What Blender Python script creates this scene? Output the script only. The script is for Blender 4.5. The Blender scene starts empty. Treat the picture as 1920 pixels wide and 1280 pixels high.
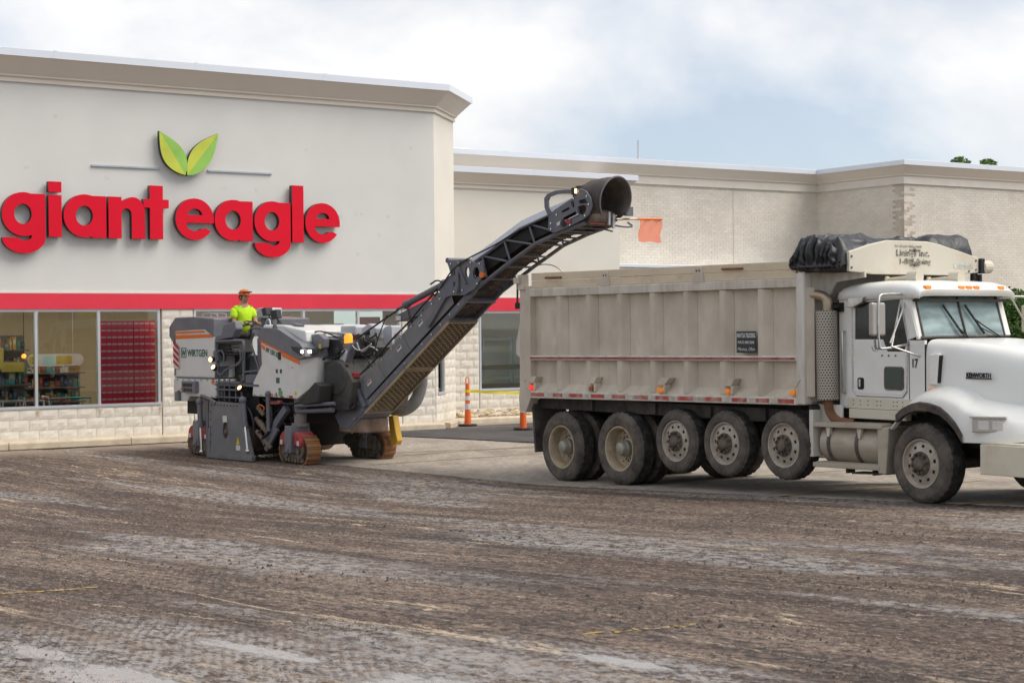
import bpy, bmesh, math, random
import numpy as np
from mathutils import Vector, Matrix, noise as mnoise
R = math.radians
random.seed(7)
SC = bpy.context.scene
COL = SC.collection

# ------------------------------------------------------------------ camera
cd = bpy.data.cameras.new('camera'); cam = bpy.data.objects.new('camera', cd); COL.objects.link(cam)
cd.sensor_width = 36; cd.lens = 3100 / 1920 * 36
cd.clip_start = .1; cd.clip_end = 3000
PITCH = -math.atan(28 / 3100); ROLL = R(0.5)
cam.matrix_world = Matrix.Translation((0, 0, 2.4)) @ Matrix.Rotation(R(90) + PITCH, 4, 'X') @ Matrix.Rotation(-ROLL, 4, 'Z')
cd.dof.use_dof = True; cd.dof.focus_distance = 23.5; cd.dof.aperture_fstop = 4.5
SC.camera = cam

# ------------------------------------------------------------------ sky, sun, exposure
SUN_EL, SUN_AZ = R(52), R(100)            # azimuth clockwise from +Y
sund = Vector((math.sin(SUN_AZ) * math.cos(SUN_EL), math.cos(SUN_AZ) * math.cos(SUN_EL), math.sin(SUN_EL)))
wd = bpy.data.worlds.new('World'); SC.world = wd; wd.use_nodes = True
nt = wd.node_tree; nt.nodes.clear()
def N(nt, t, **k):
    n = nt.nodes.new(t)
    for a, b in k.items(): setattr(n, a, b)
    return n
sky = N(nt, 'ShaderNodeTexSky', sky_type='NISHITA'); sky.sun_disc = False
sky.sun_elevation = SUN_EL; sky.sun_rotation = SUN_AZ; sky.air_density = 1.0; sky.dust_density = .3; sky.ozone_density = 3.0
b1 = N(nt, 'ShaderNodeBackground'); b1.inputs[1].default_value = .065
tn = N(nt, 'ShaderNodeMix', data_type='RGBA', blend_type='MULTIPLY'); tn.inputs[0].default_value = 1; tn.inputs[7].default_value = (.90, .98, 1.08, 1)
nt.links.new(sky.outputs[0], tn.inputs[6]); nt.links.new(tn.outputs[2], b1.inputs[0])
tc = N(nt, 'ShaderNodeTexCoord'); mp = N(nt, 'ShaderNodeMapping'); mp.inputs['Scale'].default_value = (1, 1, 1.7)
mp.inputs['Location'].default_value = (8.47, .66, 1.3); mp.inputs['Rotation'].default_value = (0, 0, R(7))
nt.links.new(tc.outputs['Generated'], mp.inputs[0])
n1 = N(nt, 'ShaderNodeTexNoise'); n1.inputs['Scale'].default_value = 3.4; n1.inputs['Detail'].default_value = 9; n1.inputs['Roughness'].default_value = .53; n1.inputs['Distortion'].default_value = .15
nt.links.new(mp.outputs[0], n1.inputs['Vector'])
r1 = N(nt, 'ShaderNodeValToRGB'); r1.color_ramp.elements[0].position = .42; r1.color_ramp.elements[0].color = (.40, .40, .40, 1)
r1.color_ramp.elements[1].position = .62; r1.color_ramp.elements[1].color = (1, 1, 1, 1)
nt.links.new(n1.outputs[0], r1.inputs[0])
n2 = N(nt, 'ShaderNodeTexNoise'); n2.inputs['Scale'].default_value = 6; n2.inputs['Detail'].default_value = 8
nt.links.new(mp.outputs[0], n2.inputs['Vector'])
r2 = N(nt, 'ShaderNodeValToRGB'); r2.color_ramp.elements[0].position = .35; r2.color_ramp.elements[0].color = (.66, .665, .68, 1)
r2.color_ramp.elements[1].position = .6; r2.color_ramp.elements[1].color = (.76, .755, .75, 1)
nt.links.new(n2.outputs[0], r2.inputs[0])
b2 = N(nt, 'ShaderNodeBackground'); b2.inputs[1].default_value = .84
nt.links.new(r2.outputs[0], b2.inputs[0])
mx = N(nt, 'ShaderNodeMixShader'); nt.links.new(r1.outputs[0], mx.inputs[0]); nt.links.new(b1.outputs[0], mx.inputs[1]); nt.links.new(b2.outputs[0], mx.inputs[2])
wo = N(nt, 'ShaderNodeOutputWorld'); nt.links.new(mx.outputs[0], wo.inputs[0])
sd = bpy.data.lights.new('sun', 'SUN'); sd.energy = 2.0; sd.angle = R(44); sd.color = (1, .93, .83)
so = bpy.data.objects.new('sun', sd); COL.objects.link(so); so.rotation_euler = (-sund).to_track_quat('-Z', 'Y').to_euler(); so.location = (10, -10, 30)
SC.view_settings.view_transform = 'Standard'; SC.view_settings.look = 'None'; SC.view_settings.gamma = 1
SC.view_settings.exposure = 0.72
SC.render.engine = 'CYCLES'; SC.cycles.use_denoising = True; SC.cycles.max_bounces = 6; SC.cycles.transparent_max_bounces = 12

# ------------------------------------------------------------------ materials
MATS = {}
def pm(name, col, rough=.6, metal=0, var=.12, vs=3., dirt=None, damt=.5, ds=2.2, dlo=.45, dhi=.65, bump=0, bs=40, spec=.4, coat=0, stretch=(1, 1, 1), emit=None, es=0, alpha=1):
    if name in MATS: return MATS[name]
    m = bpy.data.materials.new(name); m.use_nodes = True; t = m.node_tree; b = t.nodes['Principled BSDF']
    tc = N(t, 'ShaderNodeTexCoord'); mp = N(t, 'ShaderNodeMapping'); mp.inputs['Scale'].default_value = stretch
    t.links.new(tc.outputs['Object'], mp.inputs[0]); V = mp.outputs[0]
    n = N(t, 'ShaderNodeTexNoise'); n.inputs['Scale'].default_value = vs; n.inputs['Detail'].default_value = 6; t.links.new(V, n.inputs['Vector'])
    mr = N(t, 'ShaderNodeMapRange'); mr.inputs[1].default_value = .3; mr.inputs[2].default_value = .7; mr.inputs[3].default_value = 1 - var; mr.inputs[4].default_value = 1 + var
    t.links.new(n.outputs[0], mr.inputs[0])
    mu = N(t, 'ShaderNodeMix', data_type='RGBA', blend_type='MULTIPLY'); mu.inputs[0].default_value = 1; mu.inputs[6].default_value = (*col, 1)
    t.links.new(mr.outputs[0], mu.inputs[7]); out = mu.outputs[2]
    rough_in = None
    if dirt:
        nd = N(t, 'ShaderNodeTexNoise'); nd.inputs['Scale'].default_value = ds; nd.inputs['Detail'].default_value = 9; nd.inputs['Roughness'].default_value = .65; t.links.new(V, nd.inputs['Vector'])
        rd = N(t, 'ShaderNodeMapRange'); rd.inputs[1].default_value = dlo; rd.inputs[2].default_value = dhi; rd.inputs[3].default_value = 0; rd.inputs[4].default_value = damt
        t.links.new(nd.outputs[0], rd.inputs[0])
        md = N(t, 'ShaderNodeMix', data_type='RGBA'); md.inputs[7].default_value = (*dirt, 1); t.links.new(rd.outputs[0], md.inputs[0]); t.links.new(out, md.inputs[6]); out = md.outputs[2]
        rr = N(t, 'ShaderNodeMapRange'); rr.inputs[3].default_value = rough; rr.inputs[4].default_value = .85; t.links.new(rd.outputs[0], rr.inputs[0]); t.links.new(rr.outputs[0], b.inputs['Roughness'])
    else: b.inputs['Roughness'].default_value = rough
    t.links.new(out, b.inputs['Base Color']); b.inputs['Metallic'].default_value = metal; b.inputs['Specular IOR Level'].default_value = spec
    if coat: b.inputs['Coat Weight'].default_value = coat; b.inputs['Coat Roughness'].default_value = .12
    if bump:
        nb = N(t, 'ShaderNodeTexNoise'); nb.inputs['Scale'].default_value = bs; nb.inputs['Detail'].default_value = 5; t.links.new(V, nb.inputs['Vector'])
        bp = N(t, 'ShaderNodeBump'); bp.inputs['Strength'].default_value = bump; bp.inputs['Distance'].default_value = .02; t.links.new(nb.outputs[0], bp.inputs['Height']); t.links.new(bp.outputs[0], b.inputs['Normal'])
    if emit: b.inputs['Emission Color'].default_value = (*emit, 1); b.inputs['Emission Strength'].default_value = es
    if alpha < 1: b.inputs['Alpha'].default_value = alpha
    MATS[name] = m; return m
def glass(name, tint=(.8, .9, .88), ior=1.5, gl=.02, veil=0, veilcol=(.6, .7, .7)):
    if name in MATS: return MATS[name]
    m = bpy.data.materials.new(name); m.use_nodes = True; t = m.node_tree; t.nodes.clear()
    f = N(t, 'ShaderNodeFresnel'); f.inputs[0].default_value = ior
    a = N(t, 'ShaderNodeBsdfTransparent'); a.inputs[0].default_value = (*tint, 1)
    g = N(t, 'ShaderNodeBsdfGlossy'); g.inputs['Roughness'].default_value = gl
    x = N(t, 'ShaderNodeMixShader'); t.links.new(f.outputs[0], x.inputs[0]); t.links.new(a.outputs[0], x.inputs[1]); t.links.new(g.outputs[0], x.inputs[2])
    o = N(t, 'ShaderNodeOutputMaterial'); out = x.outputs[0]
    if veil:                                       # dust film; on the windscreen also its pale teal light, put into colour
        d = N(t, 'ShaderNodeBsdfDiffuse'); d.inputs[0].default_value = (*veilcol, 1)
        n = N(t, 'ShaderNodeTexNoise'); n.inputs['Scale'].default_value = 3; mr = N(t, 'ShaderNodeMapRange'); mr.inputs[1].default_value = .3; mr.inputs[2].default_value = .7; mr.inputs[3].default_value = veil * .6; mr.inputs[4].default_value = veil * 1.3
        t.links.new(n.outputs[0], mr.inputs[0]); y = N(t, 'ShaderNodeMixShader'); t.links.new(mr.outputs[0], y.inputs[0]); t.links.new(out, y.inputs[1]); t.links.new(d.outputs[0], y.inputs[2]); out = y.outputs[0]
    t.links.new(out, o.inputs[0]); MATS[name] = m; return m

DUST = (.42, .36, .28)
M_ = lambda k: MATS[k]
pm('stucco_grey', (.69, .675, .64), .9, var=.03, vs=.8, dirt=(.62, .61, .585), damt=.35, ds=.5, bump=.15, bs=90)
pm('stucco_cream', (.74, .70, .62), .9, var=.04, vs=.8, bump=.15, bs=90)
pm('block_cream', (.74, .69, .60), .9, var=.06, vs=2, dirt=(.62, .54, .43), damt=.5, ds=1.6, dlo=.5, dhi=.75, bump=.25, bs=45)
pm('mortar', (.67, .62, .53), .95, var=.08, vs=6, bump=.3)
pm('brick_cream', (.72, .67, .585), .9, var=.07, vs=1.4, dirt=(.55, .49, .42), damt=.45, ds=.5, bump=.4, bs=60)
pm('brick_stain', (.53, .455, .37), .95, var=.2, vs=4, bump=.4)
pm('coping', (.74, .77, .82), .35, .2, var=.04, vs=.5)
pm('cornice', (.76, .69, .60), .85, var=.05, vs=.6, dirt=(.66, .59, .51), damt=.4, ds=.6)
pm('trim', (.70, .66, .59), .85, var=.05)
pm('red_band', (.74, .035, .065), .55, var=.06, vs=1.2)
pm('sign_red', (.72, .002, .022), .3, var=.04, vs=2, spec=.25, bump=.12, bs=2.5)
pm('sign_side', (.035, .03, .03), .5)
pm('leaf_lime', (.55, .60, .07), .3); pm('leaf_green', (.30, .55, .10), .3); pm('sign_rule', (.40, .46, .52), .5)
pm('aluminium', (.62, .64, .66), .4, .5, var=.05)
pm('kerb', (.62, .53, .40), .9, var=.12, vs=4, dirt=(.42, .34, .25), damt=.6, ds=2.5, bump=.4, bs=30)
pm('black', (.012, .012, .013), .6); pm('rubber', (.04, .036, .033), .85, var=.2, vs=8, dirt=(.22, .18, .145), damt=.8, ds=3, dlo=.35, dhi=.7, bump=.3, bs=60)
pm('tread', (.022, .021, .02), .9, var=.2, vs=10, dirt=(.12, .10, .085), damt=.6, ds=6, bump=.3, bs=50)
glass('shop_glass', (.84, .90, .88), 1.6)
# ------------------------------------------------------------------ mesh helpers
class MB:
    def __init__(s): s.v = []; s.f = []; s.m = []; s.mi = 0
    def add(s, vs, fs):
        o = len(s.v); s.v += [tuple(v) for v in vs]
        for f in fs: s.f.append(tuple(i + o for i in f)); s.m.append(s.mi)
        return s
    def box(s, x0, x1, y0, y1, z0, z1, T=None):
        vs = [Vector((x, y, z)) for z in (z0, z1) for y in (y0, y1) for x in (x0, x1)]
        if T is not None: vs = [T @ v for v in vs]
        return s.add(vs, [(0, 2, 3, 1), (4, 5, 7, 6), (0, 1, 5, 4), (2, 6, 7, 3), (0, 4, 6, 2), (1, 3, 7, 5)])
    def cbox(s, c, d, rot=(0, 0, 0)):
        T = Matrix.Translation(c) @ Matrix.Rotation(rot[2], 4, 'Z') @ Matrix.Rotation(rot[1], 4, 'Y') @ Matrix.Rotation(rot[0], 4, 'X')
        return s.box(-d[0] / 2, d[0] / 2, -d[1] / 2, d[1] / 2, -d[2] / 2, d[2] / 2, T)
    def prism(s, poly, axis, a, b, T=None):
        n = len(poly)
        def P(p, t):
            v = Vector((p[0], t, p[1])) if axis == 'y' else Vector((t, p[0], p[1])) if axis == 'x' else Vector((p[0], p[1], t))
            return T @ v if T is not None else v
        vs = [P(p, a) for p in poly] + [P(p, b) for p in poly]
        return s.add(vs, [tuple(range(n)), tuple(range(2 * n - 1, n - 1, -1))] + [(i, i + n, (i + 1) % n + n, (i + 1) % n) for i in range(n)])
    def cyl(s, p0, p1, r, n=12, r2=None, cap=True):
        p0, p1 = Vector(p0), Vector(p1); r2 = r if r2 is None else r2
        q = (p1 - p0).to_track_quat('Z', 'Y'); vs = []
        for p, rr in ((p0, r), (p1, r2)):
            for i in range(n):
                a = 2 * math.pi * i / n; vs.append(p + q @ Vector((math.cos(a) * rr, math.sin(a) * rr, 0)))
        fs = [(i, (i + 1) % n, (i + 1) % n + n, i + n) for i in range(n)]
        if cap: fs += [tuple(range(n - 1, -1, -1)), tuple(range(n, 2 * n))]
        return s.add(vs, fs)
    def tube(s, pts, r, n=8, cap=True, smooth=0):
        pts = [Vector(p) for p in pts]
        for _ in range(smooth):
            q = [pts[0]]
            for a, b in zip(pts, pts[1:]): q += [a * .75 + b * .25, a * .25 + b * .75]
            pts = q + [pts[-1]]
        rs = r if isinstance(r, (list, tuple)) else [r] * len(pts)
        vs = []; k = len(pts); up = None
        for i, p in enumerate(pts):
            d = (pts[min(i + 1, k - 1)] - pts[max(i - 1, 0)]).normalized()
            if up is None: up = Vector((0, 0, 1)) if abs(d.z) < .9 else Vector((1, 0, 0))
            a = d.cross(up).normalized(); up = a.cross(d).normalized()
            for j in range(n):
                t = 2 * math.pi * j / n; vs.append(p + (a * math.cos(t) + up * math.sin(t)) * rs[i])
        fs = [(i * n + j, i * n + (j + 1) % n, (i + 1) * n + (j + 1) % n, (i + 1) * n + j) for i in range(k - 1) for j in range(n)]
        if cap: fs += [tuple(range(n - 1, -1, -1)), tuple(range((k - 1) * n, k * n))]
        return s.add(vs, fs)
    def bar(s, p0, p1, w, h=None):
        p0, p1 = Vector(p0), Vector(p1); h = h or w; d = (p1 - p0)
        q = d.to_track_quat('X', 'Z').to_matrix().to_4x4(); L = d.length
        return s.box(0, L, -w / 2, w / 2, -h / 2, h / 2, Matrix.Translation(p0) @ q)
    def lathe(s, prof, n=32, c=(0, 0, 0), axis='y', closed=False):
        k = len(prof); vs = []
        for i in range(n):
            a = 2 * math.pi * i / n; ca, sa = math.cos(a), math.sin(a)
            for r, t in prof:
                if axis == 'y': vs.append((c[0] + r * ca, c[1] + t, c[2] + r * sa))
                elif axis == 'z': vs.append((c[0] + r * ca, c[1] + r * sa, c[2] + t))
                else: vs.append((c[0] + t, c[1] + r * ca, c[2] + r * sa))
        fs = [(i * k + j, i * k + (j + 1) % k, ((i + 1) % n) * k + (j + 1) % k, ((i + 1) % n) * k + j) for i in range(n) for j in range(k if closed else k - 1)]
        return s.add(vs, fs)
    def grid(s, rows):
        k = len(rows[0]); vs = [p for r in rows for p in r]
        return s.add(vs, [(i * k + j, i * k + j + 1, (i + 1) * k + j + 1, (i + 1) * k + j) for i in range(len(rows) - 1) for j in range(k - 1)])
    def sweep(s, path, prof, caps=True):
        # path: plan points, prof: (outward offset, height) closed loop; outward = right of travel
        k = len(prof); vs = []; n = len(path)
        P = [Vector(p) for p in path]
        for i, p in enumerate(P):
            d0 = (P[i] - P[i - 1]).normalized() if i else None; d1 = (P[i + 1] - P[i]).normalized() if i < n - 1 else None
            d0 = d0 or d1; d1 = d1 or d0
            n0 = Vector((d0.y, -d0.x)); n1 = Vector((d1.y, -d1.x)); b = (n0 + n1).normalized(); sc = 1 / max(.3, b.dot(n0))
            for o, h in prof: vs.append((p.x + b.x * o * sc, p.y + b.y * o * sc, h))
        fs = [(i * k + j, i * k + (j + 1) % k, (i + 1) * k + (j + 1) % k, (i + 1) * k + j) for i in range(n - 1) for j in range(k)]
        if caps: fs += [tuple(range(k)), tuple(range((n - 1) * k, n * k))[::-1]]
        return s.add(vs, fs)
    def sphere(s, c, r, n=10, k=6, sc=(1, 1, 1)):
        pr = [(math.sin(math.pi * j / k) * r, -math.cos(math.pi * j / k) * r) for j in range(k + 1)]
        vs = []; 
        for i in range(n):
            a = 2 * math.pi * i / n
            for q, t in pr: vs.append((c[0] + q * math.cos(a) * sc[0], c[1] + q * math.sin(a) * sc[1], c[2] + t * sc[2]))
        m = k + 1
        return s.add(vs, [(i * m + j, ((i + 1) % n) * m + j, ((i + 1) % n) * m + j + 1, i * m + j + 1) for i in range(n) for j in range(k)])
    def build(s, name, mat, parent=None, bevel=0, smooth=None, loc=None, rot=None, seg=2, recalc=True, kind=None):
        me = bpy.data.meshes.new(name); me.from_pydata(s.v, [], s.f)
        for m in (mat if isinstance(mat, (list, tuple)) else [mat]): me.materials.append(MATS[m] if isinstance(m, str) else m)
        me.polygons.foreach_set('material_index', s.m)
        if recalc:
            bm = bmesh.new(); bm.from_mesh(me); bmesh.ops.remove_doubles(bm, verts=bm.verts, dist=1e-5); bmesh.ops.recalc_face_normals(bm, faces=bm.faces); bm.to_mesh(me); bm.free()
        if smooth:
            me.shade_smooth(); me.set_sharp_from_angle(angle=R(smooth))
        o = bpy.data.objects.new(name, me); COL.objects.link(o)
        if parent: o.parent = parent
        if loc: o.location = loc
        if rot: o.rotation_euler = rot
        if bevel:
            b = o.modifiers.new('bevel', 'BEVEL'); b.width = bevel; b.segments = seg; b.limit_method = 'ANGLE'; b.angle_limit = R(35); b.harden_normals = False
        if kind: o['kind'] = kind
        return o
def tag(o, label, cat, group=None):
    o['label'] = label; o['category'] = cat
    if group: o['group'] = group
    return o
def thing(name, label, cat, loc=(0, 0, 0), rz=0, group=None):
    o = bpy.data.objects.new(name, None); COL.objects.link(o); o.location = loc; o.rotation_euler = (0, 0, rz); o.empty_display_size = .3
    return tag(o, label, cat, group)
def dup(o, parent=None, loc=None, rot=None, sub=True):
    c = o.copy(); COL.objects.link(c)
    if parent is not None: c.parent = parent
    if loc is not None: c.location = loc
    if rot is not None: c.rotation_euler = rot
    if sub:
        for ch in o.children: dup(ch, c)
    return c
def curve_mesh(cu):
    o = bpy.data.objects.new('tmp', cu); COL.objects.link(o)
    dg = bpy.context.evaluated_depsgraph_get(); dg.update()
    me = bpy.data.meshes.new_from_object(o.evaluated_get(dg)); bpy.data.objects.remove(o); return me
def text(body, size, mat, parent, loc, rot=(R(90), 0, 0), name='lettering', ext=.002, ax='LEFT', fit=None, bold=0, shear=0, sy=1):
    cu = bpy.data.curves.new(name, 'FONT'); cu.body = body; cu.size = size; cu.extrude = ext; cu.align_x = ax; cu.offset = bold; cu.shear = shear; cu.resolution_u = 3
    me = curve_mesh(cu); me.name = name; me.materials.clear(); me.materials.append(MATS[mat])
    o = bpy.data.objects.new(name, me); COL.objects.link(o); o.parent = parent; o.location = loc; o.rotation_euler = rot
    if fit:
        w = max(v.co.x for v in me.vertices) - min(v.co.x for v in me.vertices); o.scale = (fit / w, sy, 1)
    return o
def outline(name, loops, depth, mats, parent, loc, rot=(R(90), 0, 0), back=None):
    cu = bpy.data.curves.new(name, 'CURVE'); cu.dimensions = '2D'; cu.fill_mode = 'BOTH'; cu.extrude = depth / 2
    for lp in loops:
        sp = cu.splines.new('POLY'); sp.points.add(len(lp) - 1); sp.use_cyclic_u = True
        for p, q in zip(sp.points, lp): p.co = (q[0], q[1], 0, 1)
    me = curve_mesh(cu); me.name = name; me.materials.clear()
    for m in mats: me.materials.append(MATS[m])
    if len(mats) > 1:
        for p in me.polygons: p.material_index = 1 if abs(p.normal.z) < .5 else 0
    me.transform(Matrix.Translation(loc) @ Matrix.Rotation(rot[2], 4, 'Z') @ Matrix.Rotation(rot[1], 4, 'Y') @ Matrix.Rotation(rot[0], 4, 'X'))
    o = bpy.data.objects.new(name, me); COL.objects.link(o); o.parent = parent; return o
def arc(cx, cy, rx, a0, a1, n=24, ry=None):
    ry = rx if ry is None else ry
    return [(cx + rx * math.cos(R(a0 + (a1 - a0) * i / n)), cy + ry * math.sin(R(a0 + (a1 - a0) * i / n))) for i in range(n + 1)]

# ------------------------------------------------------------------ ground
TD = (.568, -.823)
def lot(x, y):                                   # the lot falls towards the shop
    t = (x - .803) * TD[0] + (y - 25.472) * TD[1]
    return .0373 * (t + math.sqrt(t * t + .15)) / 2 - .0035 if t < 30 else .0373 * 30
CUT = Vector((.656, -.755)); CX_ = Vector((.755, .656))          # cutting direction and across it
def milled(x, y):
    z = lot(x, y) - .014
    v = x * CX_.x + y * CX_.y; u = x * CUT.x + y * CUT.y; nz_ = mnoise.noise
    z += .010 * nz_((u * .12, v * .9, 0)) + .006 * nz_((u * .8, v * 2.2, 3.1)) + .004 * nz_((u * 5, v * 8, 7.1)) + .005 * nz_((u * 13, v * 18, 2.7))
    w = .8 * nz_((u * .7, v * .9, 8.8)); z += .0045 * math.sin(u * 52 + w * 3) * math.sin(v * 80 + w * 5)
    k = (v + .12 * nz_((u * .2, 0, 5))) / 1.5; fr = k - math.floor(k)
    z += .008 * math.exp(-((fr - .5) / .03) ** 2) * (.4 + nz_((u * 1.3, 3, 3)))
    return z
def axisvals(lo, hi, step, far):
    a = list(np.arange(lo, hi + 1e-6, step)); g = step
    left, right = [], []
    x = lo
    while x > -far: g *= 1.5; x -= g; left.append(x)
    g = step; x = hi
    while x < far: g *= 1.5; x += g; right.append(x)
    return left[::-1] + a + right
def spaced(lo, hi, f):
    out = [lo]
    while out[-1] < hi: out.append(out[-1] + f(out[-1]))
    return out
xs = [q for q in axisvals(-12.5, 8.5, .12, 700) if q < -7.2] + spaced(-7.2, 6.8, lambda q: .028) + [q for q in axisvals(-12.5, 8.5, .12, 700) if q > 6.95]
ys = [q for q in axisvals(7.6, 34, .12, 700) if q < 7.5] + spaced(7.6, 30, lambda q: .022 + max(0, q - 10) * .0022) + [q for q in axisvals(7.6, 34, .12, 700) if q > 30.2]
vs = [(x, y, milled(x, y) if (-16 < x < 12 and 3 < y < 38) else lot(x, y) - .03 if abs(x) < 60 and -40 < y < 60 else lot(max(-60, min(60, x)), max(-40, min(60, y))) - .03) for y in ys for x in xs]
k = len(xs)
mb = MB(); mb.v = vs; mb.f = [(i * k + j, i * k + j + 1, (i + 1) * k + j + 1, (i + 1) * k + j) for i in range(len(ys) - 1) for j in range(k - 1)]; mb.m = [0] * len(mb.f)

PUDDLES = [(-.35, 8.75, .8, .35), (-3.0, 10.45, .5, .16), (-2.3, 9.4, .9, .30), (-1.6, 10.3, .8, .14), (.6, 9.5, .5, .1)]
def ground_mat():
    m = bpy.data.materials.new('milled_asphalt'); m.use_nodes = True; t = m.node_tree; b = t.nodes['Principled BSDF']; L = t.links.new
    tc = N(t, 'ShaderNodeTexCoord')
    rot = N(t, 'ShaderNodeMapping', vector_type='TEXTURE'); rot.inputs['Rotation'].default_value = (0, 0, math.atan2(CUT.y, CUT.x)); L(tc.outputs['Object'], rot.inputs[0])
    def mapped(sx, sy, off=0):
        mm = N(t, 'ShaderNodeMapping'); mm.inputs['Scale'].default_value = (sx, sy, 1); mm.inputs['Location'].default_value = (off, off * 1.7, 0); L(rot.outputs[0], mm.inputs[0]); return mm.outputs[0]
    def nz(v, sc, det=6, ro=.6, dist=0):
        n = N(t, 'ShaderNodeTexNoise'); n.inputs['Scale'].default_value = sc; n.inputs['Detail'].default_value = det; n.inputs['Roughness'].default_value = ro; n.inputs['Distortion'].default_value = dist; L(v, n.inputs['Vector']); return n.outputs[0]
    def mrg(v, a, b_, c=0., d=1.):
        n = N(t, 'ShaderNodeMapRange', interpolation_type='SMOOTHSTEP'); n.inputs[1].default_value = a; n.inputs[2].default_value = b_; n.inputs[3].default_value = c; n.inputs[4].default_value = d; L(v, n.inputs[0]); return n.outputs[0]
    def mth(op, a, b_=None):
        n = N(t, 'ShaderNodeMath', operation=op)
        for i, q in enumerate((a, b_)):
            if q is None: continue
            if isinstance(q, (int, float)): n.inputs[i].default_value = q
            else: L(q, n.inputs[i])
        return n.outputs[0]
    def mixc(f, a, b_):
        n = N(t, 'ShaderNodeMix', data_type='RGBA')
        if isinstance(f, (int, float)): n.inputs[0].default_value = f
        else: L(f, n.inputs[0])
        for i, q in ((6, a), (7, b_)):
            if isinstance(q, tuple): n.inputs[i].default_value = (*q, 1)
            else: L(q, n.inputs[i])
        return n.outputs[2]
    sx = N(t, 'ShaderNodeSeparateXYZ'); L(rot.outputs[0], sx.inputs[0])
    patch = mrg(nz(mapped(.13, .45), 1, 7, .62, .5), .36, .64)            # worn / dusty areas
    c = mixc(patch, (.098, .058, .041), (.272, .196, .150))
    long_ = nz(mapped(.05, 1.7, 71), 1, 6, .62, .3)
    c = mixc(mth('MULTIPLY', mrg(long_, .42, .56, 1., 0.), .62), c, (.066, .043, .033))
    c = mixc(mth('MULTIPLY', mrg(long_, .52, .66), .38), c, (.32, .245, .185))
    tan_ = mrg(nz(mapped(.12, 1.5, 31), 1.2, 7, .68, .3), .52, .66)
    c = mixc(mth('MULTIPLY', tan_, .6), c, (.40, .305, .215))
    g1 = nz(mapped(.7, 1.1, 1), 12, 6, .76); g2 = nz(mapped(.7, 1.1, 5), 26, 5, .74)
    c = mixc(mth('MULTIPLY', mrg(g1, .49, .57), .88), c, (.042, .030, .025))      # pits and crumbs of aggregate
    c = mixc(mth('MULTIPLY', mrg(g2, .50, .58), .72), c, (.038, .027, .023))
    c = mixc(mth('MULTIPLY', mrg(nz(mapped(.6, 1.2, 3), 24, 5, .74), .54, .62), .50), c, (.54, .43, .33))
    wob = mth('MULTIPLY', mth('SUBTRACT', nz(mapped(.7, .9, 18), 1, 3), .5), 5.0)
    def wavy(coord, k_, a_): return mth('SINE', mth('ADD', mth('MULTIPLY', coord, k_), mth('MULTIPLY', wob, a_)))
    lat = mth('MULTIPLY', wavy(sx.outputs[0], 52, 1.5), wavy(sx.outputs[1], 80, 2.5))      # rows of tool marks
    pit = mth('MULTIPLY', mrg(lat, .15, .75), mrg(nz(mapped(.25, .8, 27), 1, 5, .6), .46, .58))
    c = mixc(mth('MULTIPLY', pit, .70), c, (.060, .045, .038))
    def lines(sv, off, w, lo, hi, amt, col, c):                           # thin broken ridges along the cut
        n_ = mth('ABSOLUTE', mth('SUBTRACT', nz(mapped(.07, sv, off), 1, 3, .5), .5))
        m_ = mth('MULTIPLY', mrg(n_, w, w * .2), mrg(nz(mapped(1.8, 16, off + 4), 1.2, 6, .8), lo, hi))
        return mixc(mth('MULTIPLY', m_, amt), c, col), m_
    st = mrg(nz(mapped(.22, 4.0, 19), 1, 6, .68, .2), .57, .68)
    c = mixc(mth('MULTIPLY', mth('MULTIPLY', st, mrg(nz(mapped(3, 15, 4), 1.5, 6, .78), .48, .62)), .5), c, (.50, .39, .28))
    dk = mrg(nz(mapped(.3, 1.0, 21), 1, 8, .72, .4), .51, .63)            # loose dark millings
    c = mixc(mth('MULTIPLY', mth('MULTIPLY', dk, mrg(g1, .40, .54)), .88), c, (.050, .040, .036))
    wet = mth('MULTIPLY', mrg(nz(mapped(.13, .65, 14), 1, 5, .55, .4), .51, .62), mrg(nz(mapped(.8, 1.3, 2), 9, 6, .75), .42, .54))
    # shallow puddles where the surface dips
    pud = None
    for px_, py_, ru, rv in PUDDLES:
        uu, vv = px_ * CUT.x + py_ * CUT.y, px_ * CX_.x + py_ * CX_.y
        du = mth('DIVIDE', mth('SUBTRACT', sx.outputs[0], uu), ru); dv = mth('DIVIDE', mth('SUBTRACT', sx.outputs[1], vv), rv)
        e = mth('ADD', mth('MULTIPLY', du, du), mth('MULTIPLY', dv, dv)); pud = e if pud is None else mth('MINIMUM', pud, e)
    pn = mth('ADD', pud, mth('MULTIPLY', mth('SUBTRACT', nz(mapped(1.5, 5, 12), 1.6, 6, .7), .5), 3.2))
    pud = mrg(pn, 1.0, .45); damp = mrg(pn, 15.0, 1.0)
    wet = mth('MAXIMUM', wet, mth('MULTIPLY', damp, mth('MULTIPLY', mrg(nz(mapped(.8, 1.2, 7), 9, 5, .72), .58, .46), mth('SUBTRACT', 1, mth('MULTIPLY', mrg(lat, .2, .7), .75)))))
    c = mixc(mth('MULTIPLY', wet, .75), c, (.405, .375, .352))  # pale silt grey, lightened further to paint in the weak sheen
    sep = N(t, 'ShaderNodeSeparateXYZ'); L(tc.outputs['Object'], sep.inputs[0])      # dusty strip swept up against the kerb
    kd = mth('ADD', mth('MULTIPLY', mth('ADD', sep.outputs[0], 10.37), .545), mth('MULTIPLY', mth('SUBTRACT', sep.outputs[1], 33.40), -.839))
    kd = mth('ADD', kd, mth('MULTIPLY', mth('SUBTRACT', nz(mapped(.3, 1.2, 55), 1.2, 5, .6), .5), 2.2))
    c = mixc(mth('MULTIPLY', mrg(kd, 2.6, .5), .8), c, (.36, .285, .225))
    c, l3 = lines(1.3, 63, .010, .42, .58, .85, (.035, .026, .022), c)
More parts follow.
